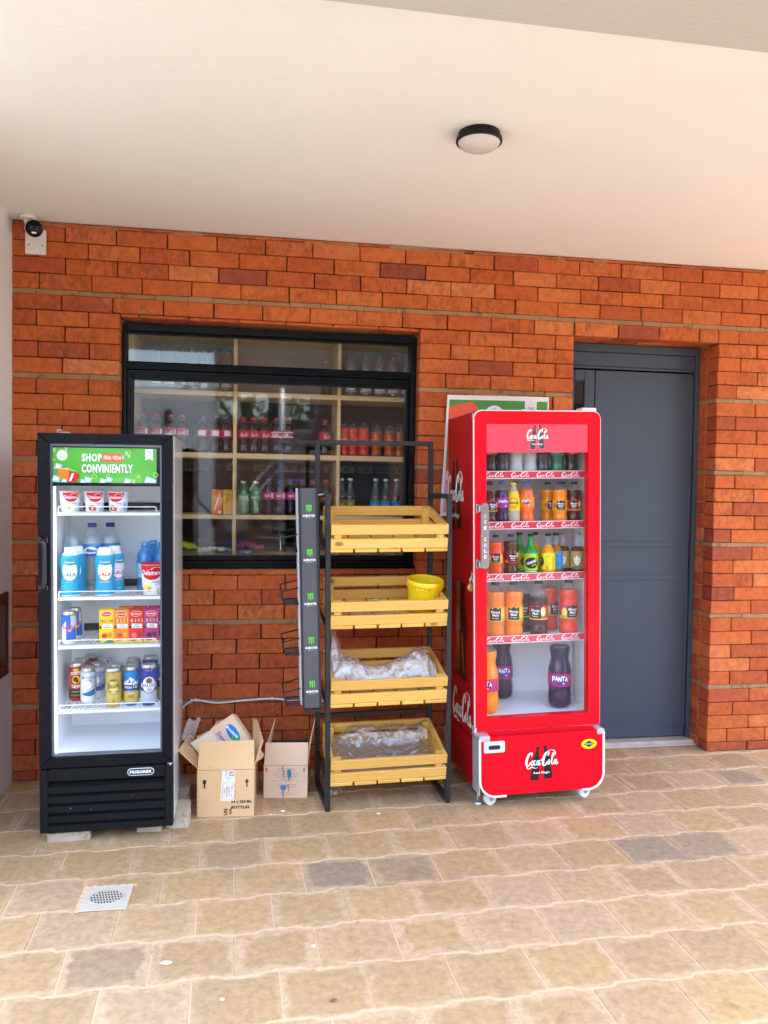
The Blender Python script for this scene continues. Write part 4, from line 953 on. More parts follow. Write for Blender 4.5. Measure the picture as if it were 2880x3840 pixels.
rd = bpy.data.objects.new('door', None); COL.objects.link(rd); rd.parent = rf_
mb = MB(RL)
OX0, OX1, OZ0, OZ1 = 1.0225, 1.6145, .3325, 1.7635
out = rrect(OX0, OX1, OZ0, OZ1, .034, 6, (0, 0, 1, 1)); inn = [(1.0755, .3885), (1.5575, .3885), (1.5575, 1.712), (1.0755, 1.712)]
def ringplate(outer, inner, y0, y1, m, mbx):
    """plate with a rectangular opening, cut into mitred members"""
    def at(p):
        return min(range(len(outer)), key=lambda i: (outer[i][0] - p[0]) ** 2 + (outer[i][1] - p[1]) ** 2)
    n = len(outer); ids = [at(p) for p in inner]
    for k in range(4):
        a, b = ids[k], ids[(k + 1) % 4]; run = []
        i = a
        while True:
            run.append(outer[i])
            if i == b: break
            i = (i + 1) % n
        P = run + [inner[(k + 1) % 4], inner[k]]
        nn = len(P); vs = [(x, y0, z_) for x, z_ in P] + [(x, y1, z_) for x, z_ in P]
        mbx.add(vs, [tuple(range(nn)), tuple(range(2 * nn - 1, nn - 1, -1))] + [(q, q + nn, (q + 1) % nn + nn, (q + 1) % nn) for q in range(nn)], m)
ringplate(out, inn, -.550, -.503, RED, mb)
mb.box(1.0755, 1.5575, -.549, -.51, 1.708, 1.716, RED); mb.box(1.080, 1.553, -.5535, -.5495, 1.718, 1.752, RED, .002)
part(mb, 'door_frame', rd)
mb = MB(RL); po = [(x, z_) for x, z_ in rrect(OX0 - .002, OX1 + .002, OZ0 - .002, OZ1 + .002, .036, 6, (0, 0, 1, 1))]
mb.tube([(x, -.540, z_) for x, z_ in po], .0042, WTRIM, 6, True); part(mb, 'white_edge', rd)
mb = MB(RL); mb.box(1.0755, 1.5575, -.540, -.536, .3885, 1.580, clear('cooler_glass', (.98, .985, .99), .018, .7)); part(mb, 'glass_pane', rd)
mb = MB(RL); mb.box(1.077, 1.556, -.545, -.520, 1.5805, 1.7075, REDP, .001)
cola_mark(mb, flat((0, -.5452, 0), (1, 0, 0), (0, 0, 1)), 1.314, 1.654, .102, body='4a4446', halo='f0a0a4', k=1.05); part(mb, 'header_panel', rd)
CHM = pm('worn_chrome', (.36, .355, .36), .26, metal=.92, var=.22, vs=26, wear=((.30, .28, .28), 30, .60))
mb = MB(RL)
mb.prism(rrect(1.0335, 1.0690, 1.070, 1.358, .0165), .014, CHM, Matrix.Translation((0, -.604, 0)))
mb.box(1.036, 1.067, -.6055, -.604, 1.092, 1.336, CHM, .001)
paint(mb, [('txt', c, 1.0512, 1.300 - i * .0252, .0115 if c != 'I' else .0025, .0155, 'f4f4f2', 0, .03) for i, c in enumerate('ICE COLD') if c != ' '], flat((0, -.6057, 0), (1, 0, 0), (0, 0, 1)), .0004)
for zc in (1.090, 1.335):
    mb.box(1.026, 1.050, -.598, -.550, zc - .020, zc + .016, CHM, .005); mb.box(1.024, 1.034, -.566, -.550, zc - .024, zc + .020, CHM, .003)
part(mb, 'handle', rd)
# kick panel
KX0, KX1, KZ0, KZ1 = 1.0215, 1.612, .057, .3245
mb = MB(RL)
mb.prism(rrect(KX0 + .006, KX1 - .006, KZ0, KZ1 - .004, .070, 7, (1, 1, 0, 0)), .060, RED, Matrix.Translation((0, -.600, 0)))
mb.add([(KX0 + .04, -.600, KZ1 - .004), (KX1 - .04, -.600, KZ1 - .004), (KX1 - .04, -.553, .331), (KX0 + .04, -.553, .331)], [(0, 1, 2, 3)], RED)
part(mb, 'kick_panel', rf_)
mb = MB(RL)
pth = [(KX0 + .003, KZ1 - .01), (KX0 + .003, KZ0 + .075)] + [(KX0 + .003 + .072 - .072 * math.cos(R(a)), KZ0 + .072 - .075 * math.sin(R(a))) for a in range(10, 91, 10)] + [(KX0 + .125, KZ0 - .003)]
mb.tube([(x, -.602, z_) for x, z_ in pth], .0052, WTRIM, 8)
part(mb, 'kick_edge', rf_); mb = MB(RL)
pth = [(KX1 - .003, KZ1 - .01), (KX1 - .003, KZ0 + .075)] + [(KX1 - .003 - .072 + .072 * math.cos(R(a)), KZ0 + .072 - .075 * math.sin(R(a))) for a in range(10, 91, 10)] + [(KX1 - .105, KZ0 - .003)]
mb.tube([(x, -.602, z_) for x, z_ in pth], .0052, WTRIM, 8)
part(mb, 'kick_edge', rf_); mb = MB(RL)
mb.box(KX0, KX0 + .050, -.6045, -.540, KZ1 - .022, KZ1 + .004, SILV, .003); part(mb, 'corner_cap', rf_); mb = MB(RL); mb.box(KX1 - .034, KX1, -.6045, -.540, KZ1 - .022, KZ1 + .004, SILV, .003)
part(mb, 'corner_cap', rf_); mb = MB(RL); mb.box(KX0 - .001, KX0 + .005, -.598, -.50, .062, KZ1 - .02, SILV, .002); part(mb, 'kick_side', rf_); mb = MB(RL); mb.box(KX1 - .005, KX1 + .001, -.598, -.50, .10, KZ1 - .02, SILV, .002)
part(mb, 'kick_side', rf_)
mb = MB(RL); DK = pm('slot_shadow', (.02, .004, .004), .8)
for k in range(62):
    x = KX0 + .056 + k * .00795
    if x < KX1 - .05: mb.add([(x, -.592, KZ1 + .00035 - .0022), (x + .0042, -.592, KZ1 + .00035 - .0022), (x + .0042, -.566, KZ1 + .0032), (x, -.566, KZ1 + .0032)], [(0, 1, 2, 3)], DK)
part(mb, 'air_slot', rf_)['kind'] = 'stuff'
kf = flat((0, -.6002, 0), (1, 0, 0), (0, 0, 1))
mb = MB(RL); cola_mark(mb, kf, 1.3105, .1985, .152, bottle_h=1.0, body='241c1c'); part(mb, 'logo', rf_)
mb = MB(RL); mb.prism(rrect(1.043, 1.138, .2535, .3025, .006), .006, WTRIM, Matrix.Translation((0, -.606, 0)))
mb.prism(rrect(1.050, 1.132, .2590, .2965, .003), .001, ink((.62, .62, .63)), Matrix.Translation((0, -.6066, 0)))
mb.prism(rrect(1.063, 1.117, .2680, .2865, .007), .001, pm('display_window', (.045, .012, .05), .15, coat=.5), Matrix.Translation((0, -.6074, 0))); part(mb, 'thermostat_display', rf_)
mb = MB(RL); paint(mb, [('ell', 1.538, .2620, .0375, .0225, 'b8b41c'), ('ell', 1.538, .2620, .0360, .0212, 'f4e81a'), ('poly', [(1.512, .262), (1.538, .247), (1.564, .262), (1.538, .277)], '0f3a24'), ('txt', 'WESTERN', 1.538, .262, .035, .0055, 'f0f0e0', 0, .03)], kf, .002); part(mb, 'emblem', rf_)
for x in (1.085, 1.535):
    mb = MB(RL); mb.cyl((x - .004, -.540, .030), (x + .004, -.562, .030), .029, plastic('dcdad8', .4), 22); mb.cyl((x, -.540, .030), (x + .005, -.5645, .030), .011, pm('grey_hub', (.3, .3, .3), .5), 12)
    mb.box(x - .014, x + .014, -.572, -.535, .052, .060, HINGE, .001); part(mb, 'castor', rf_)
    mb = MB(RL); mb.cyl((x - .011, -.16, .030), (x + .011, -.16, .030), .029, plastic('dcdad8', .4), 14); part(mb, 'castor', rf_)
mb = MB(RL); mb.cyl((1.036, -.535, .014), (1.036, -.535, .065), .006, HINGE); mb.lathe([(.016, -.001), (.020, .001), (.020, .008), (.012, .014)], HINGE, 8, c=(1.036, -.535, 0)); part(mb, 'levelling_foot', rf_)
mb = MB(RL); mb.box(1.0225, 1.0255, -.530, -.492, 1.000, 1.044, WTRIM, .001); mb.box(1.020, 1.0225, -.545, -.520, 1.008, 1.036, HINGE, .001); mb.tube([(1.0185, -.516, 1.030), (1.012, -.516, 1.030), (1.012, -.516, 1.012), (1.0185, -.516, 1.012)], .002, HINGE); part(mb, 'hasp', rf_)
mb = MB(RL); mb.box(1.016, 1.0255, -.552, -.510, .312, .352, SILV, .002); mb.cyl((1.0185, -.548, .318), (1.0185, -.548, .345), .005, HINGE); part(mb, 'hinge', rf_)
mb = MB(RL); mb.box(1.552, 1.612, -.500, -.440, 1.762, 1.772, HINGE, .003); mb.box(1.560, 1.634, -.470, -.400, 1.772, 1.790, WTRIM, .005); part(mb, 'top_hinge', rf_)
mb = MB(RL); mb.box(1.24, 1.256, -.552, -.545, 1.7655, 1.771, WTRIM, .002); part(mb, 'top_clip', rf_)
STR = pm('red_shelf_strip', (.62, .03, .075), .25, coat=.6, var=.1, vs=4)
RS = []
for zt in (1.4995, 1.269, 1.031, .745):
    RS.append(zt - .010)
    sh = bpy.data.objects.new('shelf', None); COL.objects.link(sh); sh.parent = rf_
    mb = MB(RL); mb.box(1.066, 1.580, -.462, -.455, zt - .012, zt - .006, WIRE, .002)
    x = 1.072
    while x < 1.580: mb.tube([(x, -.458, zt - .012), (x, -.14, zt - .012)], .0018, WIRE, 5); x += .018
    for y in (-.42, -.28, -.14): mb.tube([(1.063, y, zt - .016), (1.588, y, zt - .016)], .003, WIRE, 6)
    part(mb, 'wire_grid', sh)
    mb = MB(RL); mb.box(1.066, 1.577, -.474, -.463, zt - .036, zt, STR, .002); mb.box(1.066, 1.577, -.4755, -.474, zt - .0032, zt - .0002, WTRIM, .0006); mb.box(1.066, 1.577, -.4755, -.474, zt - .0358, zt - .0325, WTRIM, .0006)
    mb.box(1.5725, 1.5775, -.4765, -.462, zt - .036, zt, WTRIM, .001)
    sf = flat((0, -.4742, 0), (1, 0, 0), (0, 0, 1))
    for k in range(4): paint(mb, [('script', 1.094 + k * .1215, zt - .031, .086, .027, 'fbf3f4', 1.0)], sf, .0005)
    part(mb, 'price_strip', sh)
for x in (1.5945, 1.0645):
    mb = MB(RL); mb.box(x - .002, x + .002, -.30, -.285, .40, 1.70, SILV); mb.box(x - .002, x + .002, -.462, -.45, .40, 1.70, SILV); part(mb, 'shelf_rail', rf_)

# padlock hangs from the hasp
Mp = RF @ (Matrix.Translation(Vector((1.012, -.516, .978)) - RL))
pl = thing('padlock', 'small brass padlock hanging from the hasp of the red cooler', 'padlock', Mp.translation, (0, R(4), R(20)))
BRASS = pm('brass', (.68, .52, .14), .35, metal=.75, var=.08)
mb = MB(); mb.cyl((0, .006, 0), (0, -.006, 0), .0175, BRASS, 20); mb.box(-.012, .012, -.0062, .0062, -.002, .016, BRASS, .002); mb.build('lock_body', pl)
mb = MB(); mb.tube([(-.008, 0, .012)] + [(-.008 * math.cos(R(a)), 0, .036 + .008 * math.sin(R(a))) for a in range(0, 181, 20)] + [(.008, 0, .012)], .0024, CHR, 8); mb.build('shackle', pl)

# ---- kinds in the red cooler
def fanta(u, v, k=1.0): return [('poly', [(u - .020 * k, v - .006 * k), (u + .004 * k, v - .014 * k), (u + .022 * k, v - .004 * k), (u + .018 * k, v + .006 * k), (u - .02 * k, v + .006 * k)], '243a9c')] + [('txt', c, u + (-.0170 + i * .0086) * k, v + (.0015 + (i % 2) * .0018) * k, .0082 * k, (.0145, .013, .0135, .0125, .011)[i] * k, 'fbfbf8', 0, .05) for i, c in enumerate('FANTA')]
def mm(u, v, k, extra): return extra + [('poly', [(u - .019 * k, v - .021 * k), (u + .019 * k, v - .021 * k), (u + .019 * k, v + .024 * k), (u + .009 * k, v + .017 * k), (u, v + .024 * k), (u - .010 * k, v + .016 * k), (u - .019 * k, v + .022 * k)], '1c1a22'), ('txt', 'Minute', u, v + .0075 * k, .029 * k, .0095 * k, 'f6f4f0', 0, .03), ('txt', 'Maid', u, v - .003 * k, .020 * k, .0085 * k, 'f6f4f0', 0, .03), ('txt', 'Delight', u, v - .0135 * k, .022 * k, .0060 * k, 'd8d4d0', 0, .02)]
bottle('fanta_purple', .196, .0325, SODA, liq('2a1440', 1.1), .77, '2a50c4', (.36, .60, 'a81c86'), [('rect', -.046, -.022, .076, .112, 'c83a9c')] + fanta(.002, .097) + [('ell', .014, .079, .004, .004, 'f4c8e4'), ('rect', .026, .050, .075, .112, 'c83a9c')])
bottle('fanta_orange', .196, .0335, SODA, liq('f0661a', 1.0), .78, '2a50c4', (.36, .60, 'f47e1e'), fanta(-.004, .098, .9) + [('rect', .022, .034, .076, .112, 'fba24c'), ('ell', .008, .080, .004, .004, 'f8d0a0')])
bottle('lemonade', .190, .0315, [(.55, 0), (.86, .004), (.98, .03), (1, .10), (1, .30), (1, .45), (.95, .56), (.82, .68), (.62, .78), (.46, .86), (.40, .91), (.38, .935)], liq('b4ac9c', 1.0), .9, 'f4c81a', (.30, .76, 'f0cc14'), [('ring', 0, .092, .022, .024, .0012, '3a3a20'), ('ring', 0, .092, .019, .021, .0009, '3a3a20'), ('txt', 'LEMONADE', 0, .092, .052, .010, '3a3a20', 0, .04), ('txt', 'KING', 0, .078, .014, .005, '4a4a20', 0, .02), ('line', [(-.024, .062), (.024, .062)], .0008, '6a6a30')])
YO = [('ell', .026, .080, .010, .015, 'f0921c'), ('ell', -.026, .076, .009, .012, 'd8601c'), ('rect', -.05, .05, .053, .060, 'c8a81c')]
bottle('juice_orange', .192, .0345, JUICE, liq('ee8812', 1.0), .78, '26304e', (.28, .53, 'eab022'), mm(.002, .079, 1.0, YO), cap_r=.44)
bottle('juice_apple', .192, .0345, JUICE, liq('43150f', 1.1), .77, '24243a', (.28, .53, 'c02418'), mm(.000, .079, 1.0, [('ell', .027, .084, .009, .013, 'e8c06a'), ('ell', -.028, .082, .010, .014, '8a1214'), ('rect', -.05, .05, .054, .061, 'e8902a')]), cap_r=.44)
bottle('juice_brown', .190, .0345, JUICE, liq('4a2a18', 1.2), .80, '201d20', (.28, .53, 'c8281c'), mm(.010, .079, 1.0, [('ell', -.024, .084, .014, .016, '7a0f16'), ('ell', .034, .090, .008, .010, 'f0d070'), ('ell', -.020, .060, .008, .006, 'e87a1c')]), cap_r=.44)
bottle('juice_peach', .188, .0345, JUICE, liq('ef5420', 1.0), .79, '201d20', (.28, .53, 'd83a3a'), mm(-.002, .078, 1.0, [('rect', -.05, .05, .054, .066, 'b8b828'), ('ell', .028, .080, .010, .016, 'f0a838'), ('ell', -.030, .078, .008, .012, 'f4c050')]), cap_r=.44)
def charged(lc): return [('ell', .004, .052, .032, .026, '16171a'), ('poly', [(-.030, .052), (-.012, .074), (-.018, .058)], '16171a'), ('txt', 'CHARGED', .004, .056, .050, .0125, 'e8e8e6', 20, .05), ('txt', 'JAM', .014, .042, .022, .0085, lc, 14, .05), ('rect', -.03, .03, .012, .0155, 'f0f0d0')]
bottle('energy_green', .190, .0325, LONGN, liq('129038', 1.0), .93, '17171a', (.10, .50, 'a9cc20'), charged('a8d020'))
bottle('energy_yellow', .190, .0325, LONGN, liq('d8920e', 1.1), .70, '17171a', (.10, .50, 'eedc1a'), [('rect', -.010, .000, .018, .034, 'b8a010'), ('txt', 'ZERO', -.004, .080, .016, .006, '6a6a20'), ('ring', -.004, .046, .008, .010, .001, '5a5a18'), ('rect', .018, .028, .020, .080, 'd0bc18')] + [('ell', -.046, .056, .026, .026, '16171a'), ('txt', 'RGED', -.046, .058, .030, .011, 'e0e0de', 20, .05)])
bottle('energy_blue', .190, .0325, LONGN, liq('a06a1c', 1.1), .68, '17171a', (.10, .52, '2c9fdc'), [('rect', -.014, .014, .030, .088, '1f84c4'), ('ring', 0, .06, .010, .012, .001, '8fd4f4')])
bottle('energy_gold', .192, .0345, LONGN, liq('4a3018', 1.2), .62, '8a8a88', (.10, .52, 'a8925a'), [('poly', [(-.018, .076), (-.010, .066), (0, .082), (.010, .066), (.018, .076), (.013, .050), (.006, .038), (0, .034), (-.006, .038), (-.013, .050)], 'e4e2da'), ('ell', -.006, .058, .003, .002, '2a261c'), ('ell', .006, .058, .003, .002, '2a261c'), ('poly', [(-.003, .050), (.003, .050), (0, .044)], '2a261c'), ('line', [(-.024, .078), (-.020, .056), (-.010, .038)], .002, '2a261c'), ('line', [(.024, .078), (.020, .056), (.010, .038)], .002, '2a261c'), ('txt', 'PREDATOR', 0, .026, .042, .008, '3a3220', 0, .05)], cap_r=.40)
bottle('cola', .196, .0325, SODA, liq('1c0d0a', 1.0), .84, 'c8101e', (.42, .60, 'c0142c'), [('script', -.024, .086, .048, .018, 'f6f0ee', 1.1), ('rect', .030, .042, .088, .112, 'f0f0ee')])
bottle('cola_blue', .196, .0325, SODA, liq('181222', 1.0), .84, '2a3cb4', (.42, .60, 'c01a7a'), [('rect', -.014, .014, .088, .112, 'f4e6f0'), ('txt', 'FANTA', -.002, .100, .026, .009, '243a9c', 0, .04)])
bottle('tonic_dark', .196, .034, SODA, liq('22303a', 1.2), .86, '223a7a', (.44, .70, '1c2838'), [('poly', [(-.03, .090), (.034, .118), (.034, .132), (-.03, .104)], 'e2b02a'), ('txt', 'Schweppes', .002, .111, .050, .009, '2a1c14', 22, .03)])
bottle('tonic_green', .196, .034, SODA, liq('0f6a4a', 1.1), .86, 'e0c01c', (.40, .72, '2f9a8c'), [('poly', [(-.03, .082), (.034, .110), (.034, .128), (-.03, .100)], 'e8b824'), ('txt', 'Schweppes', .002, .105, .050, .009, '2a1c14', 22, .03)])
bottle('sparkling', .196, .036, SODA, clear('frosted_water', (.84, .88, .88), .10, .7, (.75, .78, .78), .42, .12, 2, .5, 90), 1, 'd8dcdc', None, ())
bottle('fanta_big_purple', .338, .0545, BIGPET, liq('241838', 1.3), .85, '2a50c4', (.345, .52, '9a1a70') if False else (.31, .49, '9a1a70'), fanta(0, .138, 1.75) + [('ell', .016, .121, .006, .004, 'f0c0d8'), ('line', [(-.03, .122), (-.01, .124)], .0015, 'e8a8d0')], 26)
bottle('fanta_big_orange', .338, .0545, BIGPET, liq('ea8a1c', 1.0), .85, '2a50c4', (.31, .49, 'c02a6a'), fanta(0, .138, 1.75) + [('ell', .016, .121, .006, .004, 'f0c0d8')], 26)
K_ = 1.36
LB = lambda c: [('ell', .036, .108, .012, .020, c), ('rect', -.06, .06, .0735, .084, 'b0b038')]
bottle('juice_big_orange', .258, .0435, JUICE, liq('ee7a1c', 1.0), .80, '3a3644', (.28, .53, 'e6a426'), mm(0, .1065, K_, LB('f0c04a')), 26)
bottle('juice_big_apple', .258, .0435, JUICE, liq('3a1a24', 1.3), .68, '3a3644', (.28, .53, 'c8242a'), mm(-.016, .1065, K_, [('ell', .022, .110, .013, .022, 'f0dc9a'), ('rect', -.06, .06, .0735, .080, 'e8c030')]), 26)
bottle('juice_big_red', .258, .0435, JUICE, liq('e0402a', 1.0), .80, '3a3644', (.28, .53, 'd02a3c'), mm(.020, .1065, K_, [('ell', -.020, .102, .013, .022, 'f0d860'), ('rect', -.06, .06, .0735, .088, 'a8b43c')]), 26)
def in_red(x, y, zs, rz=0.0, dz=.0015):
    return RF @ Matrix.Translation(Vector((x + .0245 * (zs + .09 - .06), y, zs + dz)) - RL) @ Matrix.Rotation(R(rz) - math.atan2(x, 3.55), 4, 'Z')
def R_(key, x, y, si, rz, label, group=None, name='drink_bottle', cat='bottle'):
    return spawn(key, name, label, cat, in_red(x, y, RS[si] if si < 4 else .3865, rz), group)
G = 'bottles on the top cooler shelf'
R_('cola', 1.103, -.40, 0, 20, 'dark cola bottle with red label at the handle end of the top cooler shelf', G)
R_('tonic_dark', 1.166, -.40, 0, 90, 'very dark bottle between cola and frosted water on the top shelf', G)
R_('sparkling', 1.224, -.41, 0, 0, 'frosted clear water bottle beside the very dark bottle', G)
R_('sparkling', 1.292, -.41, 0, 30, 'frosted clear water bottle beside the slate blue tonic', G)
R_('tonic_dark', 1.355, -.41, 0, -14, 'slate blue tonic bottle with a yellow slanted band', G)
R_('tonic_green', 1.428, -.41, 0, -10, 'green ginger drink bottle with a yellow slanted band', G)
R_('cola', 1.500, -.41, 0, 30, 'dark bottle with red label at the hinge end of the top shelf', G)
G = 'bottles on the second cooler shelf'
R_('juice_apple', 1.100, -.42, 1, 25, 'dark juice bottle half hidden behind the chrome handle', G)
R_('fanta_purple', 1.158, -.42, 1, 10, 'purple soda bottle with a magenta label and blue cap', G)
R_('fanta_purple', 1.128, -.33, 1, 40, 'purple soda bottle standing behind the magenta labelled one', G)
R_('lemonade', 1.214, -.42, 1, 0, 'yellow sleeved lemonade bottle with a yellow cap', G)
R_('fanta_orange', 1.281, -.42, 1, 0, 'orange soda bottle with blue cap next to the lemonade', G)
R_('fanta_orange', 1.258, -.33, 1, 30, 'orange soda bottle mostly hidden behind its twin', G)
R_('juice_orange', 1.443, -.42, 1, 4, 'orange juice bottle with a yellow label and dark cap', G)
R_('juice_orange', 1.418, -.33, 1, 30, 'orange juice bottle behind the yellow labelled front one', G)
R_('juice_apple', 1.513, -.42, 1, 0, 'dark red juice bottle nearest the hinge side of the second shelf', G)
R_('juice_apple', 1.492, -.33, 1, 20, 'dark juice bottle peeping over the dark red front one', G)
G = 'bottles on the third cooler shelf'
R_('juice_peach', 1.134, -.42, 2, 3, 'coral juice bottle with red and yellow label and black cap', G)
R_('juice_brown', 1.208, -.42, 2, -2, 'brown juice bottle with a bright red label', G)
R_('energy_green', 1.301, -.43, 2, 0, 'green energy bottle with a lime label and black splash', G)
R_('energy_green', 1.278, -.34, 2, 60, 'green energy bottle tucked behind the lime labelled one', G)
R_('energy_yellow', 1.387, -.43, 2, 0, 'amber energy bottle with a bright yellow label', G)
R_('energy_yellow', 1.358, -.34, 2, 40, 'amber energy bottle behind the bright yellow labelled one', G)
R_('energy_blue', 1.437, -.40, 2, 0, 'amber bottle with a sky blue label', G)
R_('energy_gold', 1.480, -.38, 2, 0, 'gold labelled beast emblem bottle set farther back', G)
R_('energy_gold', 1.537, -.42, 2, -4, 'gold labelled beast emblem bottle at the hinge end, shelf front', G)
G = 'large juice bottles in the cooler'
R_('juice_big_orange', 1.139, -.42, 3, 0, 'large orange juice bottle cut by the red door frame', G)
R_('juice_big_orange', 1.228, -.42, 3, 0, 'large orange juice bottle standing wholly in view', G)
R_('juice_big_apple', 1.350, -.42, 3, 0, 'large dark juice bottle with an apple on its red label', G)
R_('juice_big_apple', 1.304, -.33, 3, 30, 'large dark juice bottle in the back row between orange and dark ones', G)
R_('juice_big_red', 1.499, -.42, 3, 0, 'large red juice bottle with lime green label foot', G)
R_('juice_big_red', 1.442, -.32, 3, 20, 'large red juice bottle in the back row', G)
G = 'two litre soda bottles'
R_('fanta_big_orange', 1.098, -.44, 4, -14, 'two litre orange soda bottle at the cooler floor by the door frame', G)
R_('fanta_big_purple', 1.248, -.21, 4, 8, 'two litre purple soda bottle standing at the back of the cooler floor', G)
R_('fanta_big_purple', 1.464, -.42, 4, 0, 'two litre purple soda bottle standing alone at the cooler floor front', G)

# ================================================================ METAL RACK WITH CRATES
KL = Vector((.62, -.36, 0)); KR = (0, -R(.72), R(1.4)); KF = frame_of(KL, KR)
BM = pm('black_square_tube', (.017, .018, .019), .38, spec=.4, var=.2, vs=14, wear=((.16, .16, .16), 50, .74))
rk = thing('metal_rack', 'black square tube display rack holding four slatted wooden crates', 'rack', KL, KR)
T = .011
def post(nm, p0, p1, w_=2 * T):
    mbx = MB(KL); mbx.bar(p0, p1, w_, w_, BM, .0015); return part(mbx, nm, rk)
FX0, FX1, FY, RX0, RX1, RY = .355, .899, -.512, .344, .892, -.200
post('front_post', (FX0, FY, .001), (FX0, FY, 1.395)); post('front_post', (FX1, FY, .001), (FX1, FY, 1.392))
post('rear_post', (RX0, RY, .001), (RX0, RY, 1.640)); post('rear_post', (RX1, RY, .001), (RX1, RY, 1.640))
post('top_bar', (RX0 + T, RY, 1.629), (RX1 - T, RY, 1.629)); post('rear_bar', (RX0 + T, RY, .333), (RX1 - T, RY, .333))
for a, b in (((FX0, FY + T, 1.384), (RX0, RY - T, 1.384)), ((FX1, FY + T, 1.381), (RX1, RY - T, 1.381))): post('side_arm', a, b)
for a, b in (((FX0, FY + T, .013), (RX0, RY - T, .013)), ((FX1, FY + T, .013), (RX1, RY - T, .013))): post('foot_bar', a, b)
for z_ in (1.14, .80, .455, .105):
    for xa, xb in ((FX0, RX0), (FX1, RX1)):
        mbx = MB(KL); s_ = T if xa < .5 else -T; mbx.bar((xa + s_ * .4, FY + T, z_ - .012), (xb + s_ * .4, RY - T, z_ + .058), .012, .012, BM, .001); part(mbx, 'crate_bearer', rk)

def wood_mat():
    m, n, o = _mat('varnished_pine'); tc = n.nodes.new('ShaderNodeTexCoord'); at = n.nodes.new('ShaderNodeAttribute'); at.attribute_name = 'tint'
    sep = n.nodes.new('ShaderNodeSeparateColor'); n.links.new(at.outputs['Color'], sep.inputs[0])
    ad = n.nodes.new('ShaderNodeVectorMath'); ad.operation = 'ADD'; s_ = n.nodes.new('ShaderNodeVectorMath'); s_.operation = 'SCALE'; s_.inputs['Scale'].default_value = 5
    n.links.new(at.outputs['Color'], s_.inputs[0]); n.links.new(tc.outputs['Object'], ad.inputs[0]); n.links.new(s_.outputs[0], ad.inputs[1]); v = ad.outputs[0]
    def gr(ms): 
        mp = n.nodes.new('ShaderNodeMapping'); mp.inputs['Scale'].default_value = ms; n.links.new(v, mp.inputs[0]); return mp.outputs[0]
    w_ = n.nodes.new('ShaderNodeTexWave'); w_.wave_type = 'BANDS'; w_.bands_direction = 'Z'; w_.inputs['Scale'].default_value = 22; w_.inputs['Distortion'].default_value = 6; w_.inputs['Detail'].default_value = 3; w_.inputs['Detail Scale'].default_value = .8
    n.links.new(gr((.35, 1.2, 1.6)), w_.inputs['Vector'])
    fib = _noise(n, 1, 5, .6, gr((9, 160, 160)))
    c = _mix(n, 'MIX', sep.outputs[0], (.72, .39, .085), (.85, .535, .125))
    c = _mix(n, 'MIX', _math(n, 'MULTIPLY', _ramp(n, w_.outputs['Fac'], [(.35, 0.0), (.95, 1.0)]), .5), c, (.56, .27, .055))
    c = _mix(n, 'MULTIPLY', .5, c, _ramp(n, fib, [(.3, .78), (.65, 1.05)]))
    vo = n.nodes.new('ShaderNodeTexVoronoi'); vo.inputs['Scale'].default_value = 1; n.links.new(gr((7, 12, 14)), vo.inputs['Vector'])
    kn = _ramp(n, vo.outputs['Distance'], [(.10, 1.0), (.17, 0.0)])
    c = _mix(n, 'MIX', _math(n, 'MULTIPLY', kn, .85), c, (.22, .085, .022))
    _bsdf(n, o, c, .38, spec=.45, coat=.25, bump=fib, bstr=.12, bdist=.001); return m
PINE = wood_mat(); rw = random.Random(21)
def tint(mbx): mbx.cur = (rw.random(), rw.random(), rw.random(), 1)
CX0, CX1 = .366, .888
def crate(zfl, label, tl=13.0):
    """slatted pine crate tipped towards the front; zfl is the front bottom edge"""
    loc = KF @ (Vector(((CX0 + CX1) / 2, -.522, zfl)) - KL); q = (KF.to_3x3() @ Matrix.Rotation(R(tl), 3, 'X')).to_euler()
    c = thing('wooden_crate', label, 'crate', loc, q, 'wooden crates on the black rack')
    w_ = (CX1 - CX0) / 2; D, h0 = .330, .018
    def pc(nm, boxes):
        mbx = MB()
        for b in boxes: tint(mbx); mbx.box(*b, PINE, .0016)
        return part(mbx, nm, c)
    pw_ = (2 * w_ - .032) / 5
    pc('bottom_board', [(-w_ + k * (pw_ + .008) , -w_ + k * (pw_ + .008) + pw_, -.001 - rw.uniform(0, .003), D, 0, .0155) for k in range(5)])
    for z0, z1 in ((.0165, .0600), (.0790, .1235)):
        pc('front_slat', [(-w_, w_, 0, .014, z0, z1)]); pc('rear_slat', [(-w_ + .002, w_ - .002, D - .014, D, z0, z1)])
        for sx in (-1, 1): pc('side_slat', [(sx * (w_ - .015), sx * (w_ - .001), .0145, D - .0145, z0, z1)])
    for sx in (-1, 1):
        for y0 in (.0145, D - .0435): pc('corner_block', [(sx * (w_ - .048), sx * (w_ - .0155), y0, y0 + .029, .0165, .121)])
    mbx = MB(); NAIL = pm('nail_head', (.12, .09, .07), .4, metal=.6)
    for sx in (-1, 1):
        for z0 in (.030, .046, .092, .110): mbx.cyl((sx * (w_ - .014), .0002, z0), (sx * (w_ - .014), -.0005, z0), .0014, NAIL, 8)
    part(mbx, 'nail_heads', c)
    return c
crate(1.137, 'empty slatted pine crate, topmost on the black metal rack')
crate(.803, 'slatted pine crate holding the yellow bucket')
crate(.459, 'slatted pine crate with cloudy plastic film heaped above its rim')
crate(.111, 'lowest slatted pine crate, lined with shiny clear film')

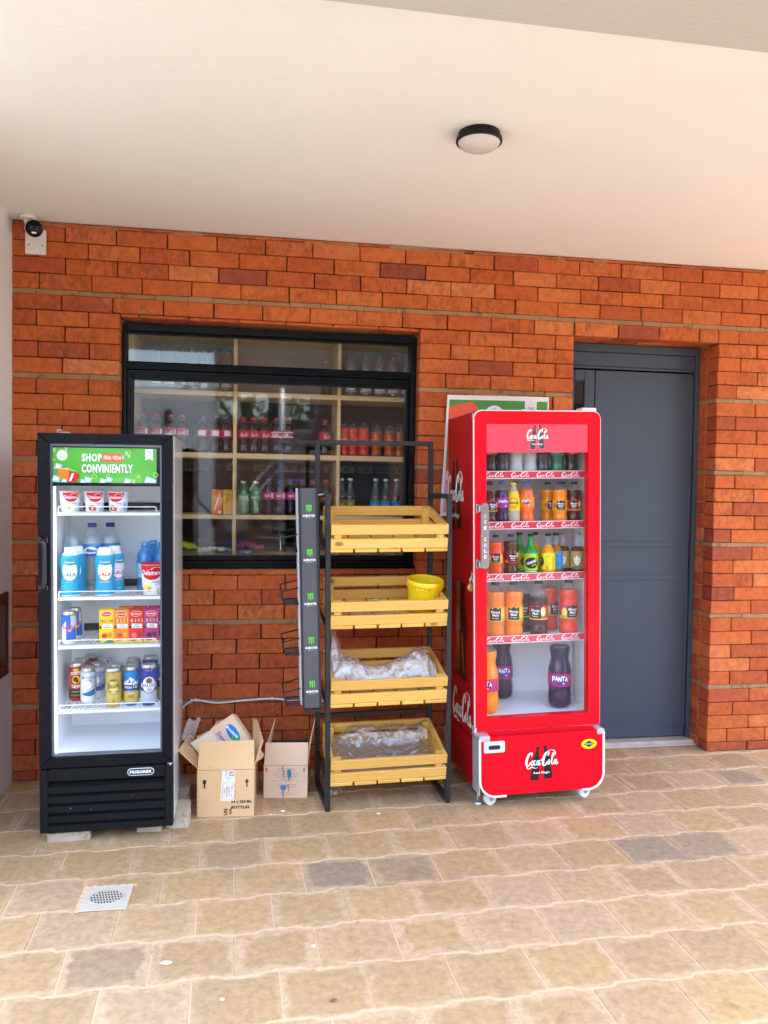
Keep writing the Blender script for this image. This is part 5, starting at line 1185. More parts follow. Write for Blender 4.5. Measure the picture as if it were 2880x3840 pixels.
# ---- yellow bucket
YEL = pm('yellow_bucket_plastic', (.86, .60, .006), .38, spec=.5, var=.06, vs=9)
bk = thing('bucket', 'round yellow plastic bucket tilted in the second crate from the top', 'bucket', KF @ (Vector((.811, -.385, .858)) - KL), (R(9), R(2), 0))
KB = 1.24
mb = MB(); mb.lathe([(.066, 0 * KB), (.070, .003 * KB), (.076, .075 * KB), (.0785, .112 * KB)], YEL, 40, cap=False)
mb.lathe([(.0765, .112 * KB), (.0745, .075 * KB), (.068, .006 * KB), (.0001, .0055 * KB)], YEL, 40, cap=False)
mb.build('bucket_body', bk)
mb = MB(); mb.lathe([(.0785, .098 * KB), (.0855, .099 * KB), (.0865, .102 * KB), (.0865, .114 * KB), (.084, .117 * KB), (.0775, .117 * KB), (.0765, .112 * KB)], YEL, 40, cap=False); mb.lathe([(.0775, .084 * KB), (.080, .085 * KB), (.080, .089 * KB), (.078, .090 * KB)], YEL, 40, cap=False); mb.build('rim', bk)
mb = MB()
for k in (-.012, .012): mb.box(k - .002, k + .002, -.0895, -.080, .105, .124, YEL, .001)
for k in range(24):
    a = 2 * math.pi * k / 24; mb.box(-.001, .001, -.0855, -.080, .110, .122, YEL, 0, Matrix.Rotation(a, 4, 'Z'))
mb.build('handle_lug', bk)

# ---- crumpled plastic film
def film_mat(name, body, fac): return clear(name, (.95, .95, .94), .16, .8, body, fac, .05, 2.0, .9, 46)
FILM1 = film_mat('cloudy_film', (.90, .87, .83), .28); FILM2 = film_mat('shiny_film', (.85, .8, .75), .06)
def film(mbx, X, Y, nx, ny, hf, m, seed):
    """crumpled sheet: ridged height field over a footprint"""
    vs = []
    for j in range(ny + 1):
        for i in range(nx + 1):
            u, v = i / nx, j / ny; x = X(u, v); y = Y(u, v)
            p = Vector((x * 16 + seed, y * 16, seed * .7)); r1 = 1 - abs(noise.noise(p)) * 2; r2 = 1 - abs(noise.noise(p * 2.3)) * 2; r3 = noise.noise(p * 5.1)
            vs.append((x + .006 * noise.noise(p * 1.7), y + .006 * noise.noise(p * 1.9 + Vector((3, 1, 2))), hf(u, v) + .011 * r1 + .006 * r2 + .003 * r3))
    fs = [(j * (nx + 1) + i, j * (nx + 1) + i + 1, (j + 1) * (nx + 1) + i + 1, (j + 1) * (nx + 1) + i) for j in range(ny) for i in range(nx)]
    mbx.add(vs, fs, m, True)
def sm(a, b, t): t = max(0, min(1, (t - a) / (b - a))); return t * t * (3 - 2 * t)
mb = MB((.62, -.4, .58))
film(mb, lambda u, v: .385 + .470 * u, lambda u, v: -.49 + .21 * v, 110, 56, lambda u, v: .535 + .085 * sm(0, .35, v) - .03 * sm(.5, 1, v) + .018 * math.sin(u * 9 + 1) + .030 * sm(.72, .85, u) * (1 - sm(.9, 1, u)) * sm(.1, .5, v) - .03 * sm(.4, .0, abs(u - .5)) * v + .006, FILM1, 3.1)
film(mb, lambda u, v: .372 + .09 * u + .02 * v, lambda u, v: -.47 + .16 * v - .02 * u, 26, 44, lambda u, v: .53 + .225 * sm(.0, .85, v) * (1 - .72 * u) + .01 * math.sin(u * 8), FILM1, 8.7)
solo('plastic_film', mb, 'cloudy crumpled plastic film heaped in the third crate, rising by the post', 'plastic film', 'plastic film in the crates')
mb = MB((.62, -.36, .25))
film(mb, lambda u, v: .392 + .455 * u, lambda u, v: -.485 + .250 * v, 110, 60, lambda u, v: .165 + .075 * v + .055 * sm(.55, .8, v) * sm(0, .25, u) - .025 * sm(.85, 1, v) + .030 * sm(.80, .97, u) * (1 - v), FILM2, 5.5)
solo('plastic_film', mb, 'shiny clear plastic film lying over cardboard in the lowest crate', 'plastic film', 'plastic film in the crates')
mb = MB((.58, -.42, .86))
film(mb, lambda u, v: .40 + .28 * u, lambda u, v: -.495 + .12 * v, 60, 26, lambda u, v: .845 + .04 * v + .012 * math.sin(u * 11), FILM1, 1.3)
solo('plastic_film', mb, 'small scrap of cloudy film beside the yellow bucket', 'plastic film', 'plastic film in the crates')
CARD = pm('brown_cardboard', (.66, .41, .205), .85, spec=.15, var=.07, vs=5, bump=.06, bs=120, wear=((.58, .35, .17), 10, .60))
CARD2 = pm('pale_cardboard', (.70, .50, .33), .85, spec=.15, var=.07, vs=5, bump=.06, bs=120, wear=((.63, .44, .28), 9, .62))
CARD3 = pm('film_backing_card', (.46, .31, .21), .85, var=.08, vs=4)
cs = thing('cardboard_sheet', 'flat cardboard sheet with upside down lettering under the shiny film', 'cardboard', KF @ (Vector((.62, -.36, .185)) - KL), (R(14), -R(.7), R(1)))
mb = MB(); mb.box(-.215, .205, -.13, .12, 0, .003, CARD3, .0005)
paint(mb, [('txt', 'NORDA', -.060, -.045, .125, .030, '4a3a30', 180, .02), ('txt', 'mineral water', .04, -.01, .18, .012, '6a564a', 180)], lambda u, v, l: Vector((u, v, .003 + l)), .0006)
mb.build('sheet', cs)

# ---- drink display strip hung on the rack: sign panel, white inner strip, wire baskets
DL = Vector((.268, -.53, .935)); DR = (0, -R(1.85), R(0)); DF = frame_of(DL, DR)
ds = thing('display_strip', 'tall black hanging display with green claw logos and wire baskets', 'display', DL, DR)
PANEL = pm('grey_black_sign', (.060, .060, .070), .36, spec=.5, coat=.25, var=.12, vs=3)
mb = MB(DL); mb.box(.2345, .3015, -.545, -.538, .462, 1.412, PANEL, .001); part(mb, 'sign_panel', ds)
mb = MB(DL); mb.box(.2275, .2345, -.549, -.530, .458, 1.410, BM, .001); part(mb, 'side_frame', ds)
mb = MB(DL); mb.box(.3015, .3095, -.549, -.530, .458, 1.410, BM, .001); part(mb, 'side_frame', ds)
mb = MB(DL); mb.box(.228, .312, -.551, -.528, .446, .4575, BM, .002); part(mb, 'bottom_rail', ds)
mb = MB(DL); mb.box(.2215, .2270, -.520, -.420, .470, 1.412, pm('white_inner_strip', (.62, .62, .66), .4, var=.05), .001); part(mb, 'inner_strip', ds)
mb = MB(DL); mb.box(.2215, .2320, -.420, -.404, .47, 1.400, BM, .001); part(mb, 'back_frame', ds)
mb = MB(DL); mb.tube([(.305, -.53, 1.395), (.330, -.525, 1.400), (.352, -.515, 1.398)], .003, BM); mb.tube([(.305, -.53, 1.380), (.335, -.515, 1.385), (.356, -.500, 1.384)], .003, HINGE); part(mb, 'hanging_hook', ds)
dm = flat((0, -.5452, 0), (1, 0, 0), (0, 0, 1))
for zc in (1.322, 1.132, .943, .753, .563):
    mb = MB(DL)
    for k, (dx, l) in enumerate(((-.0085, .030), (0, .036), (.0085, .031))):
        x = .270 + dx; t_ = zc + .017; s_ = (-1) ** k
        paint(mb, [('poly', [(x - .0040, t_), (x + .0042, t_ + .0012), (x + .0030, t_ - .010), (x + .0042, t_ - .018), (x + .0012, t_ - l), (x - .0004, t_ - l * .72), (x - .0022, t_ - l * .80), (x - .0016, t_ - .014), (x - .0034, t_ - .007)], '58b83a')], dm, .0005)
    paint(mb, [('txt', 'MONSTER', .270, zc - .0285, .0520, .0095, 'ececec', 0, .04), ('line', [(.2605, zc - .021), (.2605, zc - .036)], .0016, 'ececec'), ('txt', 'ENERGY', .270, zc - .0385, .0330, .0042, '8fa884', 0, .01)], dm, .0006)
    part(mb, 'logo', ds)
for zc in (1.19, .960, .740, .520):
    mb = MB(DL); x0, x1, y0, y1 = .150, .2265, -.515, -.425; zt, zb = zc + .028, zc - .050
    mb.tube([(x1, y0, zt - .004), (x0, y0 + .01, zt - .022), (x0 - .004, y1, zt + .0), (x1, y1, zt + .018)], .0034, BM)
    mb.tube([(x1, y0, zb), (x0 + .012, y0 + .01, zb + .001), (x0 + .004, y1, zb + .012), (x1, y1, zb + .014)], .0034, BM)
    for k in range(1, 4): mb.tube([(x1, y0 + k * .022, zb + .003 * k), (x0 + .010, y0 + k * .022, zb + .003 * k + .001)], .0030, BM)
    mb.tube([(x0, y0 + .01, zt - .022), (x0 + .012, y0 + .01, zb + .001)], .0032, BM); mb.tube([(x0 - .004, y1, zt), (x0 + .004, y1, zb + .012)], .0032, BM)
    if zc > 1.1: mb.box(x0 - .003, x0, y0 + .012, y0 + .04, zc - .045, zc + .012, HINGE, .001)
    part(mb, 'wire_basket', ds)

# ================================================================ CARDBOARD BOXES
def sheet(mbx, P, m, th=.0035):
    P = [Vector(p) for p in P]; n_ = (P[1] - P[0]).cross(P[2] - P[0]).normalized() * th
    k = len(P); mbx.add(P + [p + n_ for p in P], [tuple(range(k))[::-1], tuple(range(k, 2 * k))] + [(i, (i + 1) % k, (i + 1) % k + k, i + k) for i in range(k)], m)
B1 = Vector((-.079, -.525, .001)); A1 = R(-3.6)
b1 = thing('cardboard_box', 'open brown cardboard box marked for bottles, between black fridge and rack', 'box', B1, (0, 0, A1))
w_, d_, h_ = .2385, .285, .201; hw = w_ / 2
def pc(nm, P, m=CARD, par=b1, ops=None, mp=None, lab=None):
    mbx = MB(); sheet(mbx, P, m)
    if ops: paint(mbx, ops, mp, .0006)
    o = part(mbx, nm, par)
    if lab: o['label'] = lab
    return o
ff = flat((0, 0, 0), (1, 0, 0), (0, 0, 1))
BK = '2e2118'
ops = [('poly', [(-.098, .160), (-.082, .160), (-.083, .146), (-.087, .140), (-.087, .128), (-.082, .125), (-.098, .125), (-.093, .128), (-.093, .140), (-.097, .146)], BK), ('poly', [(-.084, .160), (-.082, .160), (-.0825, .150)], 'b98a58'),
       ('poly', [(.086, .126), (.091, .126), (.091, .148), (.0975, .146), (.0885, .164), (.079, .146), (.086, .148)], BK),
       ('poly', [(-.024, .068), (.036, .066), (.039, .199), (-.016, .199)], 'dedad4'), ('txt', 'AX', .024, .184, .022, .026, 'b02a38', 265, .03), ('txt', 'Safety', .000, .186, .026, .008, '9a3a58', 262), ('ell', .010, .166, .012, .007, 'c2c6ca'),
       ('line', [(-.016, .078), (.032, .077), (.0345, .142), (-.009, .143), (-.016, .078)], .0018, 'c04a4a'), ('txt', 'REJECT IF TAPE', .024, .110, .050, .006, 'c04a4a', 265), ('txt', 'BROKEN OR', .014, .110, .038, .006, 'c04a4a', 265), ('txt', 'TAMPERED WITH', .004, .110, .050, .006, 'c04a4a', 265), ('txt', 'SAFELY', -.006, .110, .024, .006, 'c04a4a', 265),
       ('txt', '24 x 250 ML.', .068, .064, .090, .0125, BK, 0, .025), ('txt', 'BOTTLES', .062, .040, .076, .0125, BK, 0, .03), ('txt', 'UN', .000, .020, .028, .016, '4a2418', 90, .04), ('txt', 'CH', .020, .022, .024, .011, '4a2418', 90, .04)]
pc('front_panel', [(-hw, 0, 0), (hw, 0, 0), (hw, 0, h_), (-hw, 0, h_)], CARD, b1, None)
mbx = MB(); paint(mbx, ops, ff, .0042, .00012); part(mbx, 'printing', b1)
pc('side_panel', [(hw - .004, .0036, 0), (hw - .004, d_ - .004, 0), (hw - .004, d_ - .004, h_), (hw - .004, .0036, h_)][::-1])
pc('side_panel', [(-hw, .0036, 0), (-hw, d_ - .004, 0), (-hw, d_ - .004, h_), (-hw, .0036, h_)][::-1])
pc('rear_panel', [(-hw, d_ - .0036, 0), (hw, d_ - .0036, 0), (hw, d_ - .0036, h_), (-hw, d_ - .0036, h_)]); pc('bottom_panel', [(-hw, 0, 0), (-hw, d_, 0), (hw, d_, 0), (hw, 0, 0)])
pc('front_flap', [(-hw, .002, h_ + .001), (hw, .002, h_ + .001), (hw - .004, .030, h_ + .117), (-hw + .003, .028, h_ + .114)])
mbx = MB(); paint(mbx, [('rect', -.026, .032, .199, .206, 'd2b48c')], ff, .0075); part(mbx, 'tape_end', b1)
pc('side_flap', [(hw - .003, d_ - .01, h_), (hw - .003, .012, h_), (hw + .036, .030, h_ + .112), (hw + .002, d_ - .09, h_ + .155), (hw - .02, d_ - .04, h_ + .150)], CARD)
mbx = MB(); fl = lambda u, v, l: Vector((hw - .0045 - l, .13 + u, h_ + v)); part(mbx, 'flap_note', b1) if False else None
pc('side_flap', [(-hw, .012, h_), (-hw, d_ - .02, h_), (-hw - .066, d_ - .06, h_ + .085), (-hw - .092, .05, h_ + .070)], CARD)
pc('rear_flap', [(hw - .01, d_ - .004, h_), (-hw + .01, d_ - .004, h_), (-hw + .02, d_ + .09, h_ + .015), (hw - .03, d_ + .095, h_ + .02)], CARD)
# folded carton pushed into the box
b1b = thing('folded_carton', 'pale folded dairy carton with blue and green oval, stuffed inside the open box', 'carton', (-.060, -.385, .401), (R(-9), R(-36), R(-3)))
CREAM = pm('cream_cardboard', (.74, .60, .42), .85, var=.05)
mb = MB(); sheet(mb, [(-.112, 0, -.235), (0, 0, -.235), (0, 0, 0), (-.112, 0, .002)], CARD2, .004); mb.build('front_panel', b1b)
mb = MB(); sheet(mb, [(-.001, .004, -.235), (-.001, .060, -.235), (-.001, .060, -.016), (-.001, .004, 0)], CARD2, .004); mb.build('side_panel', b1b)
mb = MB(); sheet(mb, [(-.200, .062, -.235), (-.004, .062, -.235), (-.006, .062, -.020), (-.09, .080, .012), (-.130, .076, -.004), (-.200, .070, .010)], CARD, .004); mb.build('rear_panel', b1b)
mb = MB(); sheet(mb, [(-.205, -.010, -.150), (-.113, -.002, -.150), (-.113, -.002, -.004), (-.214, -.012, .004)], CREAM, .004); mb.build('torn_flap', b1b)
mb = MB()
ov = [('ell', -.041, -.070, .0245, .048, 'c8dcea'), ('ell', -.041, -.070, .0228, .046, '2a72b8'), ('poly', [(-.060, -.086), (-.050, -.076), (-.036, -.092), (-.022, -.086), (-.026, -.104), (-.038, -.114), (-.050, -.108), (-.058, -.096)], '3a9a58'), ('txt', 'Brookside', -.040, -.064, .070, .014, 'f0f4f4', -80, .03), ('txt', 'Dairy', -.094, -.060, .060, .024, '3a78b4', -86, .03)]
paint(mb, ov, lambda u, v, l: Vector((u, -l, v)), .0047); mb.build('printing', b1b)

B2 = Vector((.184, -.352, .001)); A2 = R(-7.5)
b2 = thing('cardboard_box', 'smaller pale open cardboard box with blue leaf prints, beside the rack foot', 'box', B2, (0, 0, A2))
w_, d_, h_ = .197, .20, .148; hw = w_ / 2
P_ = lambda nm, P, m=CARD2: pc(nm, P, m, b2)
P_('front_panel', [(-hw, 0, 0), (hw, 0, 0), (hw, 0, h_), (-hw, 0, h_)])
P_('side_panel', [(hw - .004, .0036, 0), (hw - .004, d_ - .004, 0), (hw - .004, d_ - .004, h_), (hw - .004, .0036, h_)][::-1]); P_('side_panel', [(-hw, .0036, 0), (-hw, d_ - .004, 0), (-hw, d_ - .004, h_), (-hw, .0036, h_)][::-1])
P_('rear_panel', [(-hw, d_ - .0036, 0), (hw, d_ - .0036, 0), (hw, d_ - .0036, h_), (-hw, d_ - .0036, h_)]); P_('bottom_panel', [(-hw, 0, 0), (-hw, d_, 0), (hw, d_, 0), (hw, 0, 0)])
P_('front_flap', [(-hw, .002, h_ + .001), (hw, .002, h_ + .001), (hw - .001, .016, h_ + .101), (-hw + .004, .015, h_ + .100)])
P_('side_flap', [(-hw + .001, .010, h_), (-hw + .001, d_ - .01, h_), (-hw + .03, d_ - .04, h_ + .165), (-hw + .012, .030, h_ + .100)])
P_('side_flap', [(hw - .001, d_ - .01, h_), (hw - .001, .008, h_), (hw + .004, .020, h_ + .075), (hw + .025, d_ - .04, h_ + .170)])
P_('rear_flap', [(hw - .01, d_ - .004, h_), (-hw + .01, d_ - .004, h_), (-hw + .02, d_ - .03, h_ + .060), (hw - .01, d_ - .03, h_ + .062)], pm('shaded_card_inside', (.10, .07, .05), .9))  # shade inside the box is painted into this flap's dark colour
BLU = '5a6a9c'
ops = [('txt', s_, .002, .134 - i * .0092, wd, .0052, 'a07a6a' if i % 2 else '8a7684') for i, (s_, wd) in enumerate((('Produced and packed by', .080), ('DAIRY LIMITED AFRICA', .082), ('P.O. Box 236 Ruiru, Kenya', .112), ('Telephone 067 5880000', .120), ('Customer care 0700 108', .094), ('Bar Code 616100', .054), ('E-mail: info@dairy.co.ke', .116)))]
ops += [('txt', 'products of Kenya', .006, .062, .086, .0052, '8a7684'), ('txt', 'keep refrigerated', .006, .052, .070, .0052, '8a7684'), ('ell', .014, .112, .0105, .0225, '5aa0b0'), ('ell', .017, .110, .0075, .019, '2a6a9a'), ('ell', .011, .118, .005, .014, '3a8a5a'), ('line', [(.014, .095), (.013, .078)], .003, '3a5a9c'), ('txt', 'Dairybest', -.012, .122, .056, .010, '4a4a8c', -80, .02),
        ('area', -.024, .002, lambda u: .036 + 28 * (u + .011) ** 2, .058, '3a7aa8'), ('line', [(-.011, .036), (-.010, .004)], .004, '2f5a94'), ('txt', 'Dairy', .012, .046, .032, .010, '4a4a8c', -82, .02), ('rect', -.034, .046, .014, .0175, 'd8988a'), ('txt', 'Best before', .006, .024, .056, .005, 'c87a70'),
        ('poly', [(-.089, .120), (-.084, .120), (-.084, .131), (-.080, .131), (-.0865, .140), (-.093, .131), (-.089, .131)], 'cc5040'), ('poly', [(.080, .120), (.085, .120), (.085, .131), (.089, .131), (.0825, .140), (.076, .131), (.080, .131)], 'cc5040')]
mbx = MB(); paint(mbx, ops, ff, .0042, .0001); part(mbx, 'printing', b2)
mbx = MB(); paint(mbx, [('ell', .07, .090, .040, .050, '2f6ab0'), ('ell', .075, .080, .028, .030, '3a9a68'), ('rect', .03, .13, .006, .020, 'c87a68')], lambda u, v, l: Vector((hw + l, u, v)), .0045); part(mbx, 'side_printing', b2)

# ---- stone blocks under the black fridge
STONE = pm('rough_cut_stone', (.44, .36, .27), .95, spec=.15, var=.25, vs=14, bump=.8, bs=45, wear=((.30, .24, .18), 18, .58))
def stone(label, x0, x1, y0, y1, h, rz, seed):
    c = Vector(((x0 + x1) / 2, (y0 + y1) / 2, 0)); nx, ny, nz = 12, 12, 5; mbx = MB(); rs = seed * 3.3
    hx_, hy = (x1 - x0) / 2, (y1 - y0) / 2
    def pt(u, v, t):
        k = 6.0; uu, vv = u * 2 - 1, v * 2 - 1
        p = Vector((uu * hx_, vv * hy, t * h)); e = max(abs(uu), abs(vv)); s_ = 1 - .06 * (abs(uu) * abs(vv)) ** 3
        nn = noise.noise(p * 24 + Vector((rs, 1, 2))) * .006 + noise.noise(p * 70 + Vector((rs, 5, 2))) * .0025
        q = Vector((p.x * s_ + nn * uu, p.y * s_ + nn * vv, p.z + (nn * .8 if t > .9 else 0)))
        return q
    def face(f, a, b):
        vs = [f(i / a, j / b) for j in range(b + 1) for i in range(a + 1)]
        mbx.add(vs, [(j * (a + 1) + i, j * (a + 1) + i + 1, (j + 1) * (a + 1) + i + 1, (j + 1) * (a + 1) + i) for j in range(b) for i in range(a)], STONE, True)
    face(lambda u, v: pt(u, v, 1), nx, ny)
    face(lambda u, v: pt(u, 0, v), nx, nz); face(lambda u, v: pt(1 - u, 1, v), nx, nz); face(lambda u, v: pt(0, 1 - u, v), ny, nz); face(lambda u, v: pt(1, u, v), ny, nz)
    o = mbx.build('stone_block'); o.location = c; o.rotation_euler = (0, 0, R(rz)); return tag(o, label, 'stone block', 'stone blocks under the black fridge')
stone('flat stone block under the black fridge corner below the handle side', -.775, -.608, -.690, -.56, .036, 4, 1)
stone('small stone block under the black fridge below its badge', -.425, -.330, -.640, -.50, .036, -3, 2)
stone('large stone block sticking out beside the black fridge', -.325, -.226, -.618, -.472, .062, 2, 3)
stone('stone block farther back beside the black fridge, behind the large one', -.31, -.245, -.400, -.24, .085, 5, 4)
stone('stone block hidden under the rear corner of the black fridge', -.775, -.68, -.36, -.24, .036, 0, 5)

# ---- cable along the wall
CABW = pm('white_cable', (.74, .72, .69), .5, var=.05)
mb = MB((-.03, -.01, .36)); mb.tube(crom([(-.42, -.016, .20), (-.33, -.014, .29), (-.298, -.012, .338), (-.258, -.011, .366), (-.225, -.011, .367), (-.148, -.011, .353), (-.08, -.011, .355), (-.008, -.011, .360), (.127, -.011, .366), (.215, -.011, .355), (.30, -.011, .36), (.42, -.011, .345), (.62, -.011, .35), (.84, -.012, .34), (.93, -.012, .40), (1.04, -.014, .50)], 6), .0052, CABW, 8)
cb = thing('wall_cable', 'white cable clipped along the brick wall above the boxes', 'cable', (-.03, -.01, .36)); part(mb, 'cable_run', cb)
for x, z_ in ((-.262, .366), (-.240, .368), (.128, .367), (.60, .349)):
    mb = MB((-.03, -.01, .36)); mb.box(x - .003, x + .003, -.018, .002, z_ - .008, z_ + .008, CABW, .002); part(mb, 'clip', cb)

# ---- poster behind the cooler
po = thing('poster', 'white bordered green and red sale poster on the bricks behind the red cooler', 'poster', (1.24, -.02, 1.58))
mb = MB((1.24, -.02, 1.58)); PAP = pm('poster_vinyl', (.74, .72, .70), .5, var=.03)
def pmap(u, v, l):
    x = .957 + .030 * v + u * (.568 - .030 * v); z_ = 1.277 + v * (.613 + .006 * u); b = .012 * math.sin(v * 9 + u * 3) * (1 - v) + .006 * math.sin(u * 7)
    return Vector((x, -.030 - .012 * (1 - v) + b * .5 - l, z_ + .012 * math.sin(u * 5) * (1 - v)))
area(mb, 0, 1, 0, 1, PAP, pmap, 0, 24, 24); area(mb, 0, 1, 0, 1, PAP, pmap, -.002, 24, 24); part(mb, 'sheet', po)
mb = MB((1.24, -.02, 1.58))
area(mb, .025, .985, .03, .962, H('4a8a3c'), pmap, .0008, 20, 20)
area(mb, .022, .36, lambda u: .30, lambda u: min(.962, .90 + .2 * u) if u < .3 else .962, H('e4583c'), pmap, .0012, 12, 20)
area(mb, .022, .10, lambda u: .905 + (u - .022) * .6, .962, H('4a8a3c'), pmap, .0016, 4, 3); area(mb, .26, .36, lambda u: .962 - (u - .24) * 1.2, .962, H('4a8a3c'), pmap, .0016, 8, 6)
area(mb, .025, .985, .03, .30, H('d890a0'), pmap, .0016, 20, 8); area(mb, .025, .985, lambda u: .30, lambda u: .36 + .3 * u, H('e8b8b8'), pmap, .0014, 10, 8); area(mb, .025, .985, lambda u: .42, lambda u: .56, H('4a8a3c'), pmap, .0018, 10, 8)
paint(mb, [('ell', .46, .815, .105, .105, 'e6dedd'), ('line', [(.435, .86), (.435, .880), (.455, .895), (.475, .880), (.475, .86)], .006, '4a4448'), ('poly', [(.755, .962), (.755, .70), (.815, .74), (.875, .70), (.875, .962)], 'dcd8d4'), ('txt', 'SAVE', .815, .895, .052, .042, '6a7a6a', 0, .01), ('txt', 'YOUR', .815, .850, .056, .042, '6a7a6a', 0, .01), ('txt', 'MONEY', .815, .805, .066, .042, '6a7a6a', 0, .01)], pmap, .0026, .0003)
part(mb, 'print', po)

# ---- ceiling lamp, camera, wall plate
LO = (.762, -1.30, 2.63); LC = (.762, -1.30, 0)
lp = thing('ceiling_lamp', 'round black rimmed bulkhead lamp on the cream ceiling, unlit', 'lamp', LO)
RIM = pm('black_lamp_rim', (.010, .0095, .010), .42, spec=.2, var=.1)
mb = MB(LO); mb.lathe([(.066, 2.604), (.070, 2.606), (.071, 2.6285)], RIM, 40, c=LC); mb.box(.830, .837, -1.31, -1.295, 2.608, 2.622, WTRIM, .001); part(mb, 'housing', lp)
mb = MB(LO); mb.lathe([(.0715, 2.597), (.0770, 2.5955), (.0790, 2.600), (.0780, 2.611), (.070, 2.614)], RIM, 40, c=LC, cap=False); part(mb, 'rim', lp)
mb = MB(LO); mb.lathe([(.0001, 2.569), (.02, 2.5698), (.04, 2.5735), (.058, 2.5815), (.068, 2.590), (.0725, 2.599)], pm('opal_diffuser', (.60, .53, .51), .28, spec=.3, var=.02), 40, c=LC, cap=False); part(mb, 'diffuser', lp)
CAMW = pm('white_camera_shell', (.74, .70, .65), .42, var=.05)
co = (-1.0, -.06, 2.63)
sc_ = thing('security_camera', 'white bullet security camera with a round black face, hung from the ceiling corner', 'camera', co)
mb = MB(co); mb.lathe([(.030, 2.612), (.036, 2.616), (.037, 2.6295)], CAMW, 26, c=(-1.002, -.062, 0)); part(mb, 'mount', sc_)
mb = MB(co); mb.tube(crom([(-1.002, -.062, 2.615), (-1.000, -.066, 2.600), (-.994, -.074, 2.590)], 4), .013, CAMW, 12); mb.lathe([(.0155, -.012), (.0165, 0), (.0155, .012)], CAMW, 16, c=(-1.001, -.064, 2.605)); part(mb, 'arm', sc_)
ax = Vector((.30, -.90, -.30)).normalized(); c0 = Vector((-.990, -.022, 2.588)); Mx = Matrix.Translation(c0) @ ax.to_track_quat('Z', 'Y').to_matrix().to_4x4()
mb = MB(co); mb.lathe([(.0001, -.014), (.018, -.012), (.027, -.002), (.033, .016), (.0375, .040), (.0385, .082), (.0375, .086)], CAMW, 30, M=Mx, cap=False); part(mb, 'camera_body', sc_)
mb = MB(co); mb.lathe([(.0375, .084), (.0355, .0855), (.0001, .0855)], pm('black_lens_cover', (.005, .005, .007), .12, spec=.12), 30, M=Mx, cap=False)
Mq = Mx @ Matrix.Translation((0, 0, .0862)); mb.box(-.017, .017, -.008, .010, 0, .001, pm('lens_block', (.04, .04, .045), .4, spec=.1), .0004, Mq); mb.cyl((Mq @ Vector((0, .001, .001))), (Mq @ Vector((0, .001, .002))), .006, BLK, 14)
part(mb, 'face', sc_)
mb = MB(co); Mq2 = Mx @ Matrix.Translation((0, 0, .0862)); mb.box(-.010, .010, -.022, -.014, 0, .0012, ink((.75, .74, .70)), .0005, Mq2); part(mb, 'light_window', sc_)
mb = MB((-.98, -.004, 2.52)); mb.prism(rrect(-1.026, -.934, 2.471, 2.585, .006), .004, CAMW, Matrix.Translation((0, -.0075, 0)))
wp = thing('wall_plate', 'flat white plate with two screw holes on the bricks under the camera', 'plate', (-.98, -.004, 2.52)); part(mb, 'plate', wp)
for x in (-1.010, -.951):
    mb = MB((-.98, -.004, 2.52)); mb.cyl((x, -.0085, 2.514), (x, -.0070, 2.514), .0035, ink((.03, .03, .03)), 12); part(mb, 'screw_hole', wp)

# ---- floor drain
dr = thing('floor_drain', 'square white floor drain with an oval slotted grate set in the paving', 'drain', (-.462, -1.162, .001), (0, 0, R(-1)))
DW = pm('worn_white_enamel', (.54, .48, .38), .5, var=.10, vs=20, wear=((.40, .31, .22), 26, .66))
mb = MB()
mb.box(-.078, .078, -.080, .080, 0, .004, DW, .001); mb.build('drain_plate', dr)
mb = MB(); mb.lathe([(.060, .0041), (.062, .006), (.059, .007), (.056, .0062)], DW, 36, M=Matrix.Diagonal((1.0, .80, 1, 1)), cap=False); mb.build('grate_ring', dr)
mb = MB(); HOLE = pm('drain_hole', (.03, .025, .02), .9)
for r_ in range(5):
    for c in range(11):
        x, y = (c - 5) * .0098 + (.0049 if r_ % 2 else 0), (r_ - 2) * .0165
        if (x / .055) ** 2 + (y / .042) ** 2 < .95: mb.add([(x - .0024, y - .0055, .0049), (x + .0024, y - .0055, .0049), (x + .0024, y + .0055, .0049), (x - .0024, y + .0055, .0049)], [(0, 1, 2, 3)], HOLE)
mb.build('grate_slots', dr)
mb = MB(); rg = random.Random(4)
for (xa, ya, xb, yb) in ((-.080, .082, .080, .082), (-.081, -.08, -.081, .08)):
    for k in range(14):
        t = k / 13; x, y = xa + (xb - xa) * t, ya + (yb - ya) * t
        mb.box(x - .009, x + .009, y - rg.uniform(.003, .007), y + rg.uniform(.003, .007), 0, rg.uniform(.003, .006), GROUT, .0015, Matrix.Rotation(0, 4, 'Z'))
mb.build('mortar_edge', dr)

